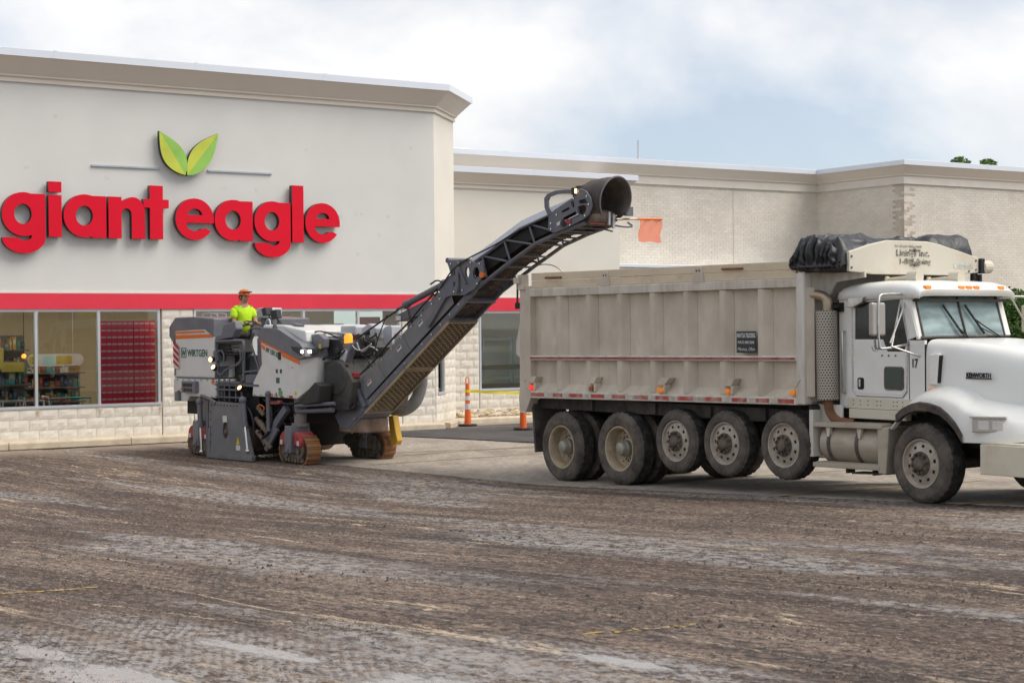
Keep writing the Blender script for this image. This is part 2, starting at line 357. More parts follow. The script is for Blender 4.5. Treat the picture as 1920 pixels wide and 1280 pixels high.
    c, l1 = lines(1.0, 9, .0050, .42, .54, .85, (.60, .47, .33), c)
    c, l2 = lines(1.9, 41, .0045, .46, .58, .8, (.56, .44, .31), c)
    c = mixc(mth('MULTIPLY', pud, .9), c, (.36, .345, .33))  # puddles coloured pale: their sky reflection is put into the colour
    L(c, b.inputs['Base Color'])
    rgh = mth('SUBTRACT', mth('SUBTRACT', .9, mth('MULTIPLY', wet, .60)), mth('MULTIPLY', pud, .22)); L(rgh, b.inputs['Roughness']); b.inputs['Specular IOR Level'].default_value = .5
    wv = N(t, 'ShaderNodeTexWave', wave_type='BANDS', bands_direction='Y'); wv.inputs['Scale'].default_value = 2.6; wv.inputs['Distortion'].default_value = 2.5; wv.inputs['Detail'].default_value = 2; wv.inputs['Detail Scale'].default_value = 1.2; L(mapped(1, 1.0), wv.inputs['Vector'])
    h = mth('ADD', mth('MULTIPLY', nz(mapped(1, 1), 42, 6, .7), 1.0), mth('MULTIPLY', wv.outputs['Fac'], .55))
    h = mth('ADD', h, mth('MULTIPLY', nz(mapped(1, 1.6, 8), 9, 4, .6), .8))
    h = mth('MULTIPLY', h, mth('SUBTRACT', 1, mth('MAXIMUM', mth('MULTIPLY', wet, .45), mth('MULTIPLY', pud, .93))))
    bp = N(t, 'ShaderNodeBump'); bp.inputs['Strength'].default_value = .8; bp.inputs['Distance'].default_value = .035; L(h, bp.inputs['Height']); L(bp.outputs[0], b.inputs['Normal'])
    MATS['milled_asphalt'] = m
ground_mat()
g = mb.build('ground', 'milled_asphalt', recalc=False, smooth=180); g['kind'] = 'structure'

pm('old_asphalt', (.36, .31, .255), .9, var=.22, vs=9, dirt=(.19, .158, .132), damt=.75, ds=.9, dlo=.42, dhi=.66, bump=.5, bs=30, stretch=(1.2, .55, 1))
pm('new_asphalt', (.060, .058, .060), .8, var=.15, vs=1.5, dirt=(.16, .14, .12), damt=.45, ds=.8, bump=.35, bs=90)
pm('yellow_paint', (.50, .33, .07), .8, var=.2, vs=6, dirt=(.27, .23, .18), damt=.9, ds=5, dlo=.38, dhi=.6)
pm('yellow_faded', (.42, .31, .12), .85, var=.2, vs=6, dirt=(.25, .21, .17), damt=.95, ds=4, dlo=.33, dhi=.55)
def slab(name, poly, dz, thick, mat, res=1.0, kind='structure'):
    bm = bmesh.new(); f = bm.faces.new([bm.verts.new((x, y, 0)) for x, y in poly])
    if f.normal.z < 0: f.normal_flip()
    x0 = min(p[0] for p in poly); x1 = max(p[0] for p in poly); y0 = min(p[1] for p in poly); y1 = max(p[1] for p in poly)
    for ax, lo, hi in ((0, x0, x1), (1, y0, y1)):
        n = int((hi - lo) / res)
        for i in range(1, n + 1):
            co = [0, 0, 0]; no = [0, 0, 0]; co[ax] = lo + (hi - lo) * i / (n + 1); no[ax] = 1
            bmesh.ops.bisect_plane(bm, geom=bm.verts[:] + bm.edges[:] + bm.faces[:], plane_co=co, plane_no=no)
    for v in bm.verts: v.co.z = lot(v.co.x, v.co.y) + dz
    if thick:
        e = bmesh.ops.extrude_face_region(bm, geom=bm.faces[:]); 
        for q in e['geom']:
            if isinstance(q, bmesh.types.BMVert): q.co.z += 0
        for v in [q for q in e['geom'] if isinstance(q, bmesh.types.BMVert)]: v.co.z -= 0
        top = set(q for q in e['geom'] if isinstance(q, bmesh.types.BMVert))
        for v in bm.verts:
            if v not in top: v.co.z -= thick
        bmesh.ops.recalc_face_normals(bm, faces=bm.faces)
    me = bpy.data.meshes.new(name); bm.to_mesh(me); bm.free(); me.materials.append(MATS[mat])
    o = bpy.data.objects.new(name, me); COL.objects.link(o)
    if kind: o['kind'] = kind
    return o
edge = []
for i in range(46):                              # the ragged edge of the cut
    s = -1.2 + i * .62; p = Vector((-3.45, 29.52)) + CUT * s + CX_ * (.05 * mnoise.noise((s * 2.1, 4, 1)) + .03 * mnoise.noise((s * 6, 9, 1)))
    edge.append((p.x, p.y))
old = slab('old_pavement', edge + [(60, -2), (60, 60), (-4.5, 60), (-5.2, 38), (-5.0, 33)], 0, .06, 'old_asphalt', 1.6)
lane = slab('new_asphalt_lane', [(-2.6, 36.5), (-.7, 35.0), (.55, 33.9), (6, 29.2), (30, 9), (50, 30), (14, 46), (6, 44), (.6, 41.85), (-1.0, 41.35), (-1.7, 40.4), (-3.4, 38.6)], .022, .03, 'new_asphalt', 2.0)
def stripe(name, p0, p1, w, dz, mat):
    p0, p1 = Vector(p0), Vector(p1); d = (p1 - p0).normalized(); n = Vector((-d.y, d.x)) * w / 2
    return slab(name, [tuple(p0 + n), tuple(p1 + n), tuple(p1 - n), tuple(p0 - n)], dz, 0, mat, .8)
for p0, p1, dz, mt in [((-2.9, 38.40), (1.6, 40.32), .027, 'yellow_paint'), ((-2.52, 28.97), (1.2, 31.76), .005, 'yellow_faded'), ((-2.36, 31.78), (.9, 32.95), .005, 'yellow_faded'),
                       ((-2.9, 30.4), (.6, 33.3), .005, 'yellow_faded'), ((3.42, 21.4), (6.6, 23.1), .005, 'yellow_paint'), ((5.2, 19.30), (8.6, 20.95), .005, 'yellow_paint'), ((1.3, 24.3), (5.5, 26.4), .005, 'yellow_faded')]:
    stripe('parking_line', p0, p1, .10, dz, mt)
rfl = random.Random(14)                          # flakes of old yellow paint left between the grooves
for (p0, p1, n) in [((-4.35, 13.47), (-3.5, 13.74), 90), ((.45, 10.5), (1.2, 10.78), 40)]:
    p0, p1 = Vector(p0), Vector(p1); d = p1 - p0; dn = d.normalized(); nn = Vector((-dn.y, dn.x)); mbb = MB()
    for k in range(n):
        q = p0 + d * rfl.random() + nn * rfl.uniform(-.05, .05); a_, w_ = .015 + .05 * rfl.random() ** 2, .006 + .012 * rfl.random()
        c4 = [q - dn * a_ - nn * w_ * rfl.random(), q + dn * a_ * .7 - nn * w_, q + dn * a_ + nn * w_ * rfl.random(), q - dn * a_ * .6 + nn * w_]
        mbb.add([(c.x, c.y, milled(c.x, c.y) + .006) for c in c4], [(0, 1, 2, 3)])
    o = mbb.build('parking_line', 'yellow_paint', recalc=False); o['kind'] = 'structure'
# loose millings left on the surface
mb = MB(); rnd = random.Random(3)
def crumb(mb, x, y, z, s, rnd):
    a = rnd.random() * 6.28; vs = []
    for i in range(5):
        t = a + i * 1.2566; r = s * (.6 + .6 * rnd.random()); vs.append((x + r * math.cos(t), y + r * math.sin(t), z - .003))
    vs.append((x + s * .3 * (rnd.random() - .5), y + s * .3 * (rnd.random() - .5), z + s * (.5 + .6 * rnd.random())))
    mb.add(vs, [(i, (i + 1) % 5, 5) for i in range(5)])
cnt = 0
while cnt < 30000:
    d = 8.2 + 22 * rnd.random() ** 1.7; x = (rnd.random() - .5) * d * .70; y = d
    u = x * CUT.x + y * CUT.y; v = x * CX_.x + y * CX_.y
    if (Vector((x, y)) - Vector((-3.45, 29.52))).dot(CX_) > -.05: continue
    if mnoise.noise((u * .35, v * 1.3, 2)) + .55 * mnoise.noise((u * 1.4, v * 2.5, 5)) < rnd.random() * .75 + .02: continue
    mb.mi = rnd.randrange(3); crumb(mb, x, y, milled(x, y), .0025 + .010 * rnd.random() ** 5, rnd); cnt += 1
for k in range(520):                             # larger lumps in loose drifts
    cx_, cy_ = rnd.choice([(-1.6, 14.2), (.4, 12.6), (1.2, 14.6), (2.6, 12.4), (-3.4, 15.5), (3.6, 16.5), (-.2, 17.5), (1.6, 10.4)]); q = rnd.gauss(0, 1.1); w_ = rnd.gauss(0, .16); x, y = cx_ + CUT.x * q + CX_.x * w_, cy_ + CUT.y * q + CX_.y * w_
    mb.mi = 0 if rnd.random() < .75 else 1; crumb(mb, x, y, milled(x, y), .007 + .020 * rnd.random() ** 3, rnd)
pm('millings', (.05, .042, .038), .9, var=.4, vs=25); pm('millings_brown', (.10, .08, .065), .9, var=.4, vs=25); pm('millings_pale', (.20, .165, .13), .9, var=.3, vs=25)
o = mb.build('loose_millings', ['millings', 'millings_brown', 'millings_pale'], recalc=False, kind='stuff'); tag(o, 'dark crumbs of loose asphalt millings scattered over the brown lot', 'millings')
# ------------------------------------------------------------------ the shop
BL = (-10.369, 33.402, 0); BRZ = R(33)
shop = thing('supermarket_building', 'long cream and grey shop building with red band above its windows', 'building', BL, BRZ)
FP = [(-5, 0), (10.21, 0), (11.57, 1.36), (11.57, 6)]
mb = MB(); mb.sweep([(-5, 0), (10.21, 0)], [(0, 3.19), (0, 7.6), (-.3, 7.6), (-.3, 3.19)]); mb.build('wall', 'stucco_grey', shop)
mb = MB(); mb.sweep([(10.213, .002), (11.57, 1.36), (11.57, 6)], [(0, 3.19), (0, 7.6), (-.25, 7.6), (-.25, 3.19)]); mb.build('wall', 'stucco_cream', shop)
def cornice(path, top, o, hh, coping=.16, low=.50):
    mb = MB(); mb.sweep(path, [(-.2, top - low - .12), (.05, top - low - .12), (.05, top - low - .06), (.035, top - low - .05), (.035, top - low - .03), (.09, top - low - .01), (.09, top - low + .02), (o - .03, top - coping), (-.2, top - coping)])
    mb.build('cornice', 'cornice', shop)
    P = [Vector(p) for p in path]                       # sheet metal coping in lengths with small joints
    for a, b in zip(range(len(P) - 1), range(1, len(P))):
        L = (P[b] - P[a]).length; n = max(1, round(L / 3.0))
    mb = MB(); mb.sweep(path, [(-.3, top - coping + .002), (o, top - coping + .002), (o, top - .01), (o - .02, top), (-.3, top + .02)]); cp = mb.build('coping', 'coping', shop)
    for i in range(len(P) - 1):
        d = (P[i + 1] - P[i]); L = d.length; d.normalize(); nn = Vector((d.y, -d.x)); n = max(1, round(L / 3.05))
        for j in range(1, n):
            q = P[i] + d * (L * j / n) + nn * o
            mb = MB(); mb.box(-.04, .04, -.003, .004, top - coping + .004, top + .004, Matrix.Translation((q.x, q.y, 0)) @ Matrix.Rotation(math.atan2(d.y, d.x), 4, 'Z')); mb.build('joint_cover', 'coping', cp)
cornice(FP, 8.07, .45, 0)
cornice([(11.3, 2.1), (17.25, 2.1), (17.25, 3.4)], 6.43, .35, 0, .15, .40)
cornice([(11.5, 3.6), (25.87, 3.6), (25.87, .05), (48, .05)], 7.06, .34, 0, .15, .40)
mb = MB(); mb.sweep(FP, [(-.22, 3.188), (.03, 3.188), (.03, 3.165), (-.22, 3.165)]); mb.sweep([(11.57, 2.1), (17.2, 2.1)], [(-.22, 3.163), (.03, 3.163), (.03, 3.138), (-.22, 3.138)]); mb.build('trim_line', 'trim', shop)
mb = MB(); mb.sweep(FP, [(-.2, 2.84), (.04, 2.84), (.04, 3.163), (-.2, 3.163)]); mb.build('red_band', 'red_band', shop)
mb = MB(); mb.sweep([(11.58, 2.1), (17.2, 2.1)], [(-.2, 2.80), (.04, 2.80), (.04, 3.135), (-.2, 3.135)]); mb.build('red_band', 'red_band', shop)
mb = MB(); mb.sweep([(11.58, 2.1), (17.2, 2.1), (17.2, 3.59)], [(0, 3.14), (0, 6.2), (-.25, 6.2), (-.25, 3.14)]); mb.build('wall', 'stucco_cream', shop)
mb = MB(); mb.sweep([(11.7, 3.6), (25.87, 3.6), (25.87, .05), (48, .05)], [(.06, 6.40), (.06, 6.55), (-.1, 6.55), (-.1, 6.40)]); mb.build('frieze', 'trim', shop)
# roofs so that nothing is hollow from above
mb = MB(); mb.add([(-5, .2, 7.7), (10.1, .2, 7.7), (11.4, 1.5, 7.7), (11.4, 14, 7.7), (-5, 14, 7.7)], [(0, 1, 2, 3, 4)]); mb.add([(11.45, 3.7, 6.75), (26, 3.7, 6.75), (26, .3, 6.75), (48, .3, 6.75), (48, 20, 6.75), (11.45, 20, 6.75)], [(0, 1, 2, 3, 4, 5)]); mb.add([(11.6, 2.3, 6.1), (17, 2.3, 6.1), (17, 3.6, 6.1), (11.6, 3.6, 6.1)], [(0, 1, 2, 3)]); mb.build('roof', 'coping', shop, recalc=False)
mb = MB(); mb.cyl((19.55, 4.3, 6.7), (19.55, 4.3, 7.72), .035, 12); mb.build('vent_pipe', 'aluminium', shop)
mb = MB(); mb.box(13.3, 14.1, 4.6, 5.2, 6.75, 7.24); mb.build('roof_box', 'aluminium', shop, bevel=.02)
pm('brick_pale', (.735, .685, .60), .9, var=.07, vs=1.4, dirt=(.6, .54, .46), damt=.4, ds=.5); pm('brick_warm', (.70, .648, .563), .9, var=.07, vs=1.4, dirt=(.52, .46, .39), damt=.4, ds=.5)
# brick walls: coursed geometry behind the truck
def brick_wall(name, x0, x1, h0, h1, O, ang, stain=None):
    mb = MB(); rnd = random.Random(11); row = 0; T = Matrix.Translation((O[0], O[1], 0)) @ Matrix.Rotation(ang, 4, 'Z')
    mb.mi = 1; mb.add([T @ Vector(p) for p in ((x0, .004, h0), (x1, .004, h0), (x1, .004, h1), (x0, .004, h1))], [(0, 1, 2, 3)]); mb.mi = 0
    h = h0
    while h < h1 - .02:
        x = x0 - (row % 2) * .11
        while x < x1:
            a, b = max(x, x0), min(x + .217, x1)
            if b - a > .03:
                d = -.003 * rnd.random(); mb.mi = 2 if stain and stain(a, b, h, rnd) else rnd.choice((0, 0, 3, 4))
                p = [(a, d, h), (b, d, h), (b, d, h + .070), (a, d, h + .070), (a, .004, h), (b, .004, h), (b, .004, h + .070), (a, .004, h + .070)]
                mb.add([T @ Vector(q) for q in p], [(0, 1, 2, 3), (0, 4, 5, 1), (3, 2, 6, 7), (1, 5, 6, 2), (0, 3, 7, 4)])
            x += .222
        h += .078; row += 1
    o = mb.build(name, ['brick_cream', 'mortar', 'brick_stain', 'brick_pale', 'brick_warm'], shop, recalc=False, kind='stuff'); return o
def plainwall(x0, x1, h0, h1, O, ang):
    mb = MB(); mb.box(x0, x1, .0, .25, h0, h1, Matrix.Translation((O[0], O[1], 0)) @ Matrix.Rotation(ang, 4, 'Z')); mb.build('wall', 'brick_cream', shop)
brick_wall('brickwork', 17.0, 25.87, 2.6, 6.4, (0, 3.6), 0); plainwall(11.7, 26.1, 0, 6.45, (0, 3.615), 0)
def corner(a, b, h, rnd):
    L = 3.55 - b; return L < .2 + .18 * (int(h / .078) % 2) and 4.4 < h < 6.35 and rnd.random() < .75
def corner2(a, b, h, rnd): return a < .12 + .18 * (int(h / .078) % 2) and 4.2 < h < 6.35 and rnd.random() < .62
brick_wall('brickwork', 0, 3.55, 2.6, 6.4, (25.87, 3.6), R(-90), corner); plainwall(0, 3.55, 0, 6.45, (25.885, 3.6), R(-90))
brick_wall('brickwork', 0, 9, 2.0, 6.4, (25.87, .05), 0, corner2); plainwall(.05, 22, 0, 6.45, (25.87, .065), 0)
for x, y in ((22.5, 3.6), ): 
    mb = MB(); mb.box(x - .006, x + .006, y - .014, y + .01, 2.6, 6.38); mb.build('control_joint', 'mortar', shop)
# low white-edged canopy against the brick wall
mb = MB(); mb.box(17.3, 24.6, 2.75, 3.585, 3.80, 4.0); mb.build('canopy', 'trim', shop, bevel=.01)
mb = MB(); mb.box(17.28, 24.62, 2.70, 3.58, 4.002, 4.09); mb.build('canopy_coping', 'coping', shop, bevel=.008)
# split-face blocks laid one by one
rb = random.Random(5); BLK = []
for k in range(6):
    mb = MB(); nx, nz = 5, 3; rows = []
    for j in range(nz + 1):
        rows.append([(-.194 + .388 * i / nx, (0 if i in (0, nx) or j in (0, nz) else -.006 - .011 * rb.random()), -.0945 + .189 * j / nz) for i in range(nx + 1)])
    mb.grid(rows); b = rows; n = nx + 1
    mb.add([(-.194, 0, -.0945), (.194, 0, -.0945), (.194, 0, .0945), (-.194, 0, .0945), (-.194, .03, -.0945), (.194, .03, -.0945), (.194, .03, .0945), (-.194, .03, .0945)], [(0, 4, 5, 1), (3, 2, 6, 7), (1, 5, 6, 2), (0, 3, 7, 4)])
    me = bpy.data.meshes.new('block'); me.from_pydata(mb.v, [], mb.f); me.materials.append(MATS['block_cream']); BLK.append(me)
NB = [0]
def blocks(x0, x1, h0, h1, O=(0, 0), ang=0, hole=None):
    T = Matrix.Translation((O[0], O[1], 0)) @ Matrix.Rotation(ang, 4, 'Z'); row = 0; h = h0; par = wallpiece
    n = max(1, round((h1 - h0) / .2)); dh = (h1 - h0) / n
    for r in range(n):
        x = x0 - (.2 if r % 2 else 0)
        while x < x1 - .02:
            a, b = max(x, x0), min(x + .4, x1); c = h0 + (r + .5) * dh
            if b - a > .06 and not (hole and hole(.5 * (a + b), c)):
                o = bpy.data.objects.new('block', rb.choice(BLK)); COL.objects.link(o); o.parent = par
                p = T @ Vector(((a + b) / 2, -.006, c)); o.location = p; o.rotation_euler = (0, 0, ang); o.scale = ((b - a) / .4, 1, dh / .2); NB[0] += 1
            x += .4
def backing(x0, x1, h0, h1, O=(0, 0), ang=0, th=.22):
    global wallpiece
    mb = MB(); mb.box(x0, x1, 0, th, h0, h1, Matrix.Translation((O[0], O[1], 0)) @ Matrix.Rotation(ang, 4, 'Z')); wallpiece = mb.build('block_wall', 'mortar', shop)
for a in [(-2, 3.44, .14, .80), (3.46, 4.16, .14, 2.835), (4.18, 9.30, .14, .80), (9.32, 10.2, .14, 2.835)]:
    backing(*a); blocks(*a)
CHL = 1.92
backing(.01, CHL, .14, .80, (10.213, .002), R(45)); blocks(.01, CHL, .14, .80, (10.213, .002), R(45))
for a in [(.01, .17, .80, 2.835), (.85, CHL, .80, 2.835)]:
    backing(*a, (10.213, .002), R(45)); blocks(*a, (10.213, .002), R(45))
for a in [(11.75, 12.72, .12, 2.795), (12.74, 16.0, .12, .76)]:
    backing(*a, (0, 2.1)); blocks(*a, (0, 2.1))
backing(16.02, 17.2, 0, 2.795, (0, 2.1))
# sloping sills and stained drip marks under the mullions
pm('stain', (.40, .27, .13), .9, var=.3, vs=20, dirt=(.60, .52, .42), damt=.9, ds=9, dlo=.35, dhi=.55)
for x in (.76, 2.08, 3.40):
    mb = MB(); mb.add([(x - .03, -.040, .79), (x + .045, -.040, .79), (x + .02, -.040, .70), (x + .005, -.040, .60), (x - .012, -.040, .72)], [(0, 1, 2, 3, 4)]); mb.build('rust_stain', 'stain', shop, recalc=False)
# windows
def window(x0, x1, h0, h1, mull, O=(0, 0), ang=0, y=.03):
    T = Matrix.Translation((O[0], O[1], 0)) @ Matrix.Rotation(ang, 4, 'Z'); xs = [x0] + mull + [x1]
    mb = MB(); w = .055
    mb.box(x0, x1, y - .03, y + .07, h1 - w, h1, T); mb.box(x0 - .02, x1 + .02, y - .06, y + .07, h0, h0 + w, T)
    for i, x in enumerate(xs):
        a, b = (x, x + w) if i == 0 else (x - w, x) if i == len(xs) - 1 else (x - w / 2, x + w / 2); mb.box(a, b, y - .03, y + .07, h0 + w, h1 - w, T)
    win = mb.build('window', 'aluminium', shop)
    for a, b in zip(xs, xs[1:]):
        mb = MB(); mb.box(a + .03, b - .03, y + .015, y + .023, h0 + w - .01, h1 - w + .01, T); mb.build('pane', 'shop_glass', win)
    return win
window(-2.0, 3.42, .80, 2.84, [-.56, .76, 2.08]); window(4.18, 9.30, .80, 2.84, [5.45, 6.80, 8.18])
window(.19, .83, .80, 2.84, [], (10.213, .002), R(45)); window(12.74, 16.0, .765, 2.80, [14.3, 15.2], (0, 2.1))
mb = MB(); mb.box(9.62, 9.74, -.09, -.02, .62, .80); mb.build('outlet_box', 'aluminium', shop, bevel=.01)
# interior shell
pm('tan_wall', (.34, .25, .15), .8, var=.05); pm('floor_tile', (.25, .23, .21), .35, var=.1); pm('ceiling', (.35, .35, .34), .9); pm('lamp_panel', (.9, .9, .9), .5, emit=(1, .92, .80), es=15)
mb = MB(); mb.add([(-5, .3, .02), (26, .3, .02), (26, 13, .02), (-5, 13, .02)], [(0, 1, 2, 3)]); mb.build('interior_floor', 'floor_tile', shop, recalc=False)
mb = MB(); mb.box(-5, 11.4, 7.6, 7.75, .02, 3.6); mb.box(-5.2, -5, .3, 7.6, .02, 3.6); mb.box(11.9, 17, 5.5, 5.7, .02, 3.6); mb.build('interior_wall', 'tan_wall', shop)
mb = MB(); mb.box(-5, 11.3, .3, 7.6, 3.3, 3.4); mb.box(11.9, 17, 2.4, 5.5, 3.3, 3.4); mb.build('interior_ceiling', 'ceiling', shop)
for x in (-2, 1, 4, 7, 10):
    for y in (.40, 2.6, 5.4):  # front row added close behind the glass to brighten the stacked cartons
        mb = MB(); mb.box(x - .6, x + .6, y - (.08 if y < 1 else .15), y + (.08 if y < 1 else .15), 3.26, 3.298); mb.build('ceiling_and_fill_lamp', 'lamp_panel', shop)
mb = MB(); mb.box(13, 14.4, 3.6, 3.9, 3.26, 3.298); mb.build('ceiling_and_fill_lamp', 'lamp_panel', shop)
def doorframe(x, y, w, h):                        # aluminium inner doors seen through the far window
    mb = MB(); mb.box(x, x + .05, y, y + .05, .02, h); mb.box(x + w - .05, x + w, y, y + .05, .02, h); mb.box(x + .05, x + w - .05, y, y + .05, h - .06, h); mb.box(x + .05, x + w - .05, y, y + .05, .02, .2); mb.box(x + .05, x + w - .05, y, y + .05, 1.0, 1.05)
    mb.build('inner_door', 'aluminium', shop)
doorframe(13.6, 3.3, .9, 2.1); doorframe(14.55, 3.3, .9, 2.1)
mb = MB(); mb.box(12.9, 16, 2.75, 2.8, 1.28, 1.40); mb.box(12.9, 16, 2.75, 2.8, .80, .92); mb.build('wooden_rail', 'tan_wall', shop)
def inshop(x, y, z=0): 
    c, s = math.cos(BRZ), math.sin(BRZ); return (BL[0] + x * c - y * s, BL[1] + x * s + y * c, z)
# red drink cartons stacked behind the third pane
pm('carton_red', (.82, .03, .09), .5, var=.15, vs=4); pm('carton_mark', (.85, .66, .68), .6)
mb = MB(); mb.box(-.058, .058, 0, .24, -.072, .072)
mb.mi = 1
for z in (.018,):
    pts = [(-.050 + .100 * i / 6, z + (.012 if i % 2 else -.012)) for i in range(7)]
    for p, q in zip(pts, pts[1:]): mb.add([(p[0], -.002, p[1] - .016), (q[0], -.002, q[1] - .016), (q[0], -.002, q[1] + .016), (p[0], -.002, p[1] + .016)], [(0, 1, 2, 3)])
c0 = mb.build('drink_carton', ['carton_red', 'carton_mark'], recalc=False); cart = c0.data; bpy.data.objects.remove(c0)
for i in range(10):
    for j in range(14):
        o = bpy.data.objects.new('drink_carton', cart); COL.objects.link(o); o.location = inshop(2.34 + .119 * i + (.012 if i > 5 else 0), .47, .62 + .146 * j); o.rotation_euler = (0, 0, BRZ)
        tag(o, 'red drink carton stacked in the tall display behind the right pane', 'carton', 'red drink cartons stacked behind the window')
t_ = thing('display_stand', 'low dark stand under the stacked red cartons inside the shop window', 'stand', inshop(2.27, .45), BRZ)
mb = MB(); mb.box(0, 1.22, 0, .4, .49, .54); mb.build('deck', 'black', t_)
for a in (0.02, 1.14):
    for b in (.02, .32): mb = MB(); mb.box(a, a + .06, b, b + .06, .02, .489); mb.build('leg', 'black', t_)
# shelves with goods
PC = [(.42, .24, .05), (.07, .15, .07), (.36, .05, .04), (.05, .12, .24), (.46, .42, .34), (.04, .20, .22), (.34, .16, .05), (.16, .08, .04), (.03, .03, .035)]
for i, c in enumerate(PC): pm('goods%d' % i, c, .5, var=.2, vs=6)
GB = []
for i in range(len(PC)):
    mb = MB(); mb.box(-.5, .5, -.5, .5, 0, 1); mb.mi = 1; mb.add([(-.34, -.505, .45), (.34, -.505, .45), (.34, -.505, .8), (-.34, -.505, .8)], [(0, 1, 2, 3)])
    o = mb.build('x', ['goods%d' % i, 'goods%d' % ((i + 4) % 9)], recalc=False); GB.append(o.data); bpy.data.objects.remove(o)
pm('shelf_metal', (.10, .09, .085), .5)
rs = random.Random(9); where = ['left pane', 'middle pane']
def shelf(x, y, L, n, lab, glab, top=2.0):
    t = thing('store_shelf', lab, 'shelf', inshop(x, y), BRZ)
    for k in range(n): mb = MB(); mb.box(0, L, 0, .4, .15 + k * (top - .15) / (n - 1) - .03, .15 + k * (top - .15) / (n - 1)); mb.build('shelf_board', 'shelf_metal', t)
    mb = MB(); mb.box(0, L, .4, .43, .02, top + .3); mb.build('back_panel', 'shelf_metal', t)
    for k in range(n):
        q = .04
        while q < L - .12:
            w = .05 + .09 * rs.random() ** 2; h = .10 + .18 * rs.random()
            o = bpy.data.objects.new('grocery_package', rs.choice(GB)); COL.objects.link(o); o.location = inshop(x + q + w / 2, y + .2, .15 + k * (top - .15) / (n - 1) + .002); o.scale = (w, .2, h); o.rotation_euler = (0, 0, BRZ)
            tag(o, glab, 'package', 'packages on the shop shelves'); q += w + .015
shelf(-.9, 1.6, 2.0, 6, 'dark shop shelf packed with goods behind the left pane', 'small package standing on the shelf behind the left pane')
shelf(1.25, 3.2, 1.6, 5, 'low dark shelf with coloured goods behind the middle pane', 'small package standing on the shelf behind the middle pane', 1.45)
pm('cart_red', (.38, .05, .04), .4); pm('cart_teal', (.05, .32, .30), .4); pm('paper', (.62, .60, .55), .7); pm('poster_yellow', (.55, .40, .06), .6); pm('poster_red', (.55, .10, .08), .6); pm('poster_teal', (.42, .60, .58), .6); pm('lamp_orange', (.9, .35, .05), .4, emit=(1, .30, .04), es=1.6)
t_ = thing('hanging_sign', 'white rounded hanging sign with yellow ends inside the middle pane', 'sign', inshop(1.0, 1.3, 1.62), BRZ)
mb = MB(); mb.prism(arc(.1, .15, .13, 90, 270, 10) + arc(1.05, .15, .13, -90, 90, 10), 'y', 0, .02); mb.build('board', 'paper', t_)
for a, b, m in ((.30, .55, 'poster_teal'), (.58, .92, 'poster_yellow')): mb = MB(); mb.box(a, b, -.006, -.001, .06, .24); mb.build('printed_panel', m, t_)
mb = MB(); mb.lathe([(.0, -.006), (.10, -.006), (.10, -.001)], 20, (.08, 0, .15)); mb.build('number_disc', 'poster_yellow', t_)
text('3', .16, 'black', t_, (.045, -.009, .095), ext=.001)
for a in (.2, .95): mb = MB(); mb.cyl((a, .01, .28), (a, .01, 1.64), .006, 6); mb.build('hanger', 'aluminium', t_)
t_ = thing('globe_lamp', 'small glowing orange globe lamp hanging beside the first mullion', 'lamp', inshop(.98, 1.6, 1.86), BRZ)
mb = MB(); mb.sphere((0, 0, 0), .05, 14, 8); mb.build('globe', 'lamp_orange', t_, smooth=60); mb = MB(); mb.cyl((0, 0, .05), (0, 0, 1.40), .008, 6); mb.build('rod', 'black', t_)
for k, (a, b, h0, h1, y, m, lab) in enumerate([(-.3, .35, 1.6, 2.05, .9, 'poster_yellow', 'yellow and brown poster on the shelf end behind the left pane'), (.28, .75, 1.55, 1.75, .8, 'poster_yellow', 'narrow yellow shelf banner behind the left pane'), (4.75, 5.9, 2.2, 2.60, .2, 'poster_teal', 'pale teal poster high in the window behind the machine'), (8.25, 8.85, 2.05, 2.65, .2, 'poster_red', 'faded red poster in the window behind the conveyor'), (6.62, 7.9, 2.15, 2.5, .2, 'poster_teal', 'pale poster beside the operator in the window behind the machine'), (-.35, .3, 2.15, 2.55, 1.2, 'paper', 'white hanging menu board behind the left pane')]):
    t_ = MB(); t_.box(0, b - a, 0, .012, 0, h1 - h0); o = t_.build('poster', m, loc=inshop(a, y, h0), rot=(0, 0, BRZ)); tag(o, lab, 'poster')
text('day', .2, 'cart_red', bpy.data.objects['poster'], (.1, -.004, .16), ext=.001)
def cart(x, y, m, lab):
    t = thing('shopping_cart', lab, 'cart', inshop(x, y), BRZ)
    mb = MB(); mb.prism([(0, .45), (.75, .52), (.82, .95), (-.05, .95)], 'y', 0, .5); b = mb.build('basket', m, t); w = b.modifiers.new('w', 'WIREFRAME'); w.thickness = .03
    mb = MB(); mb.tube([(.05, .05, .15), (.0, .05, .5), (-.1, .05, 1.0), (-.1, .45, 1.0), (0, .45, .5), (.05, .45, .15)], .015, 6); mb.tube([(.05, .05, .15), (.7, .1, .15), (.7, .4, .15), (.05, .45, .15)], .015, 6); mb.build('frame', 'aluminium', t)
    for a, c in ((.05, .05), (.05, .45), (.7, .1), (.7, .4)): mb = MB(); mb.lathe([(.0, -.012), (.06, -.012), (.06, .012), (0, .012)], 12, (a, c, .08)); mb.build('caster', 'black', t)
cart(.85, .8, 'cart_red', 'red shopping cart at the foot of the middle pane'); cart(1.45, 1.1, 'cart_teal', 'teal shopping cart beside the stacked red cartons')
for k in range(4): cart(-1.0 + .42 * k, .55, 'aluminium', ['grey shopping cart at the far left of the nested row', 'second grey shopping cart from the left in the nested row', 'third grey shopping cart in the nested row behind the left pane', 'grey shopping cart nearest the first mullion'][k])
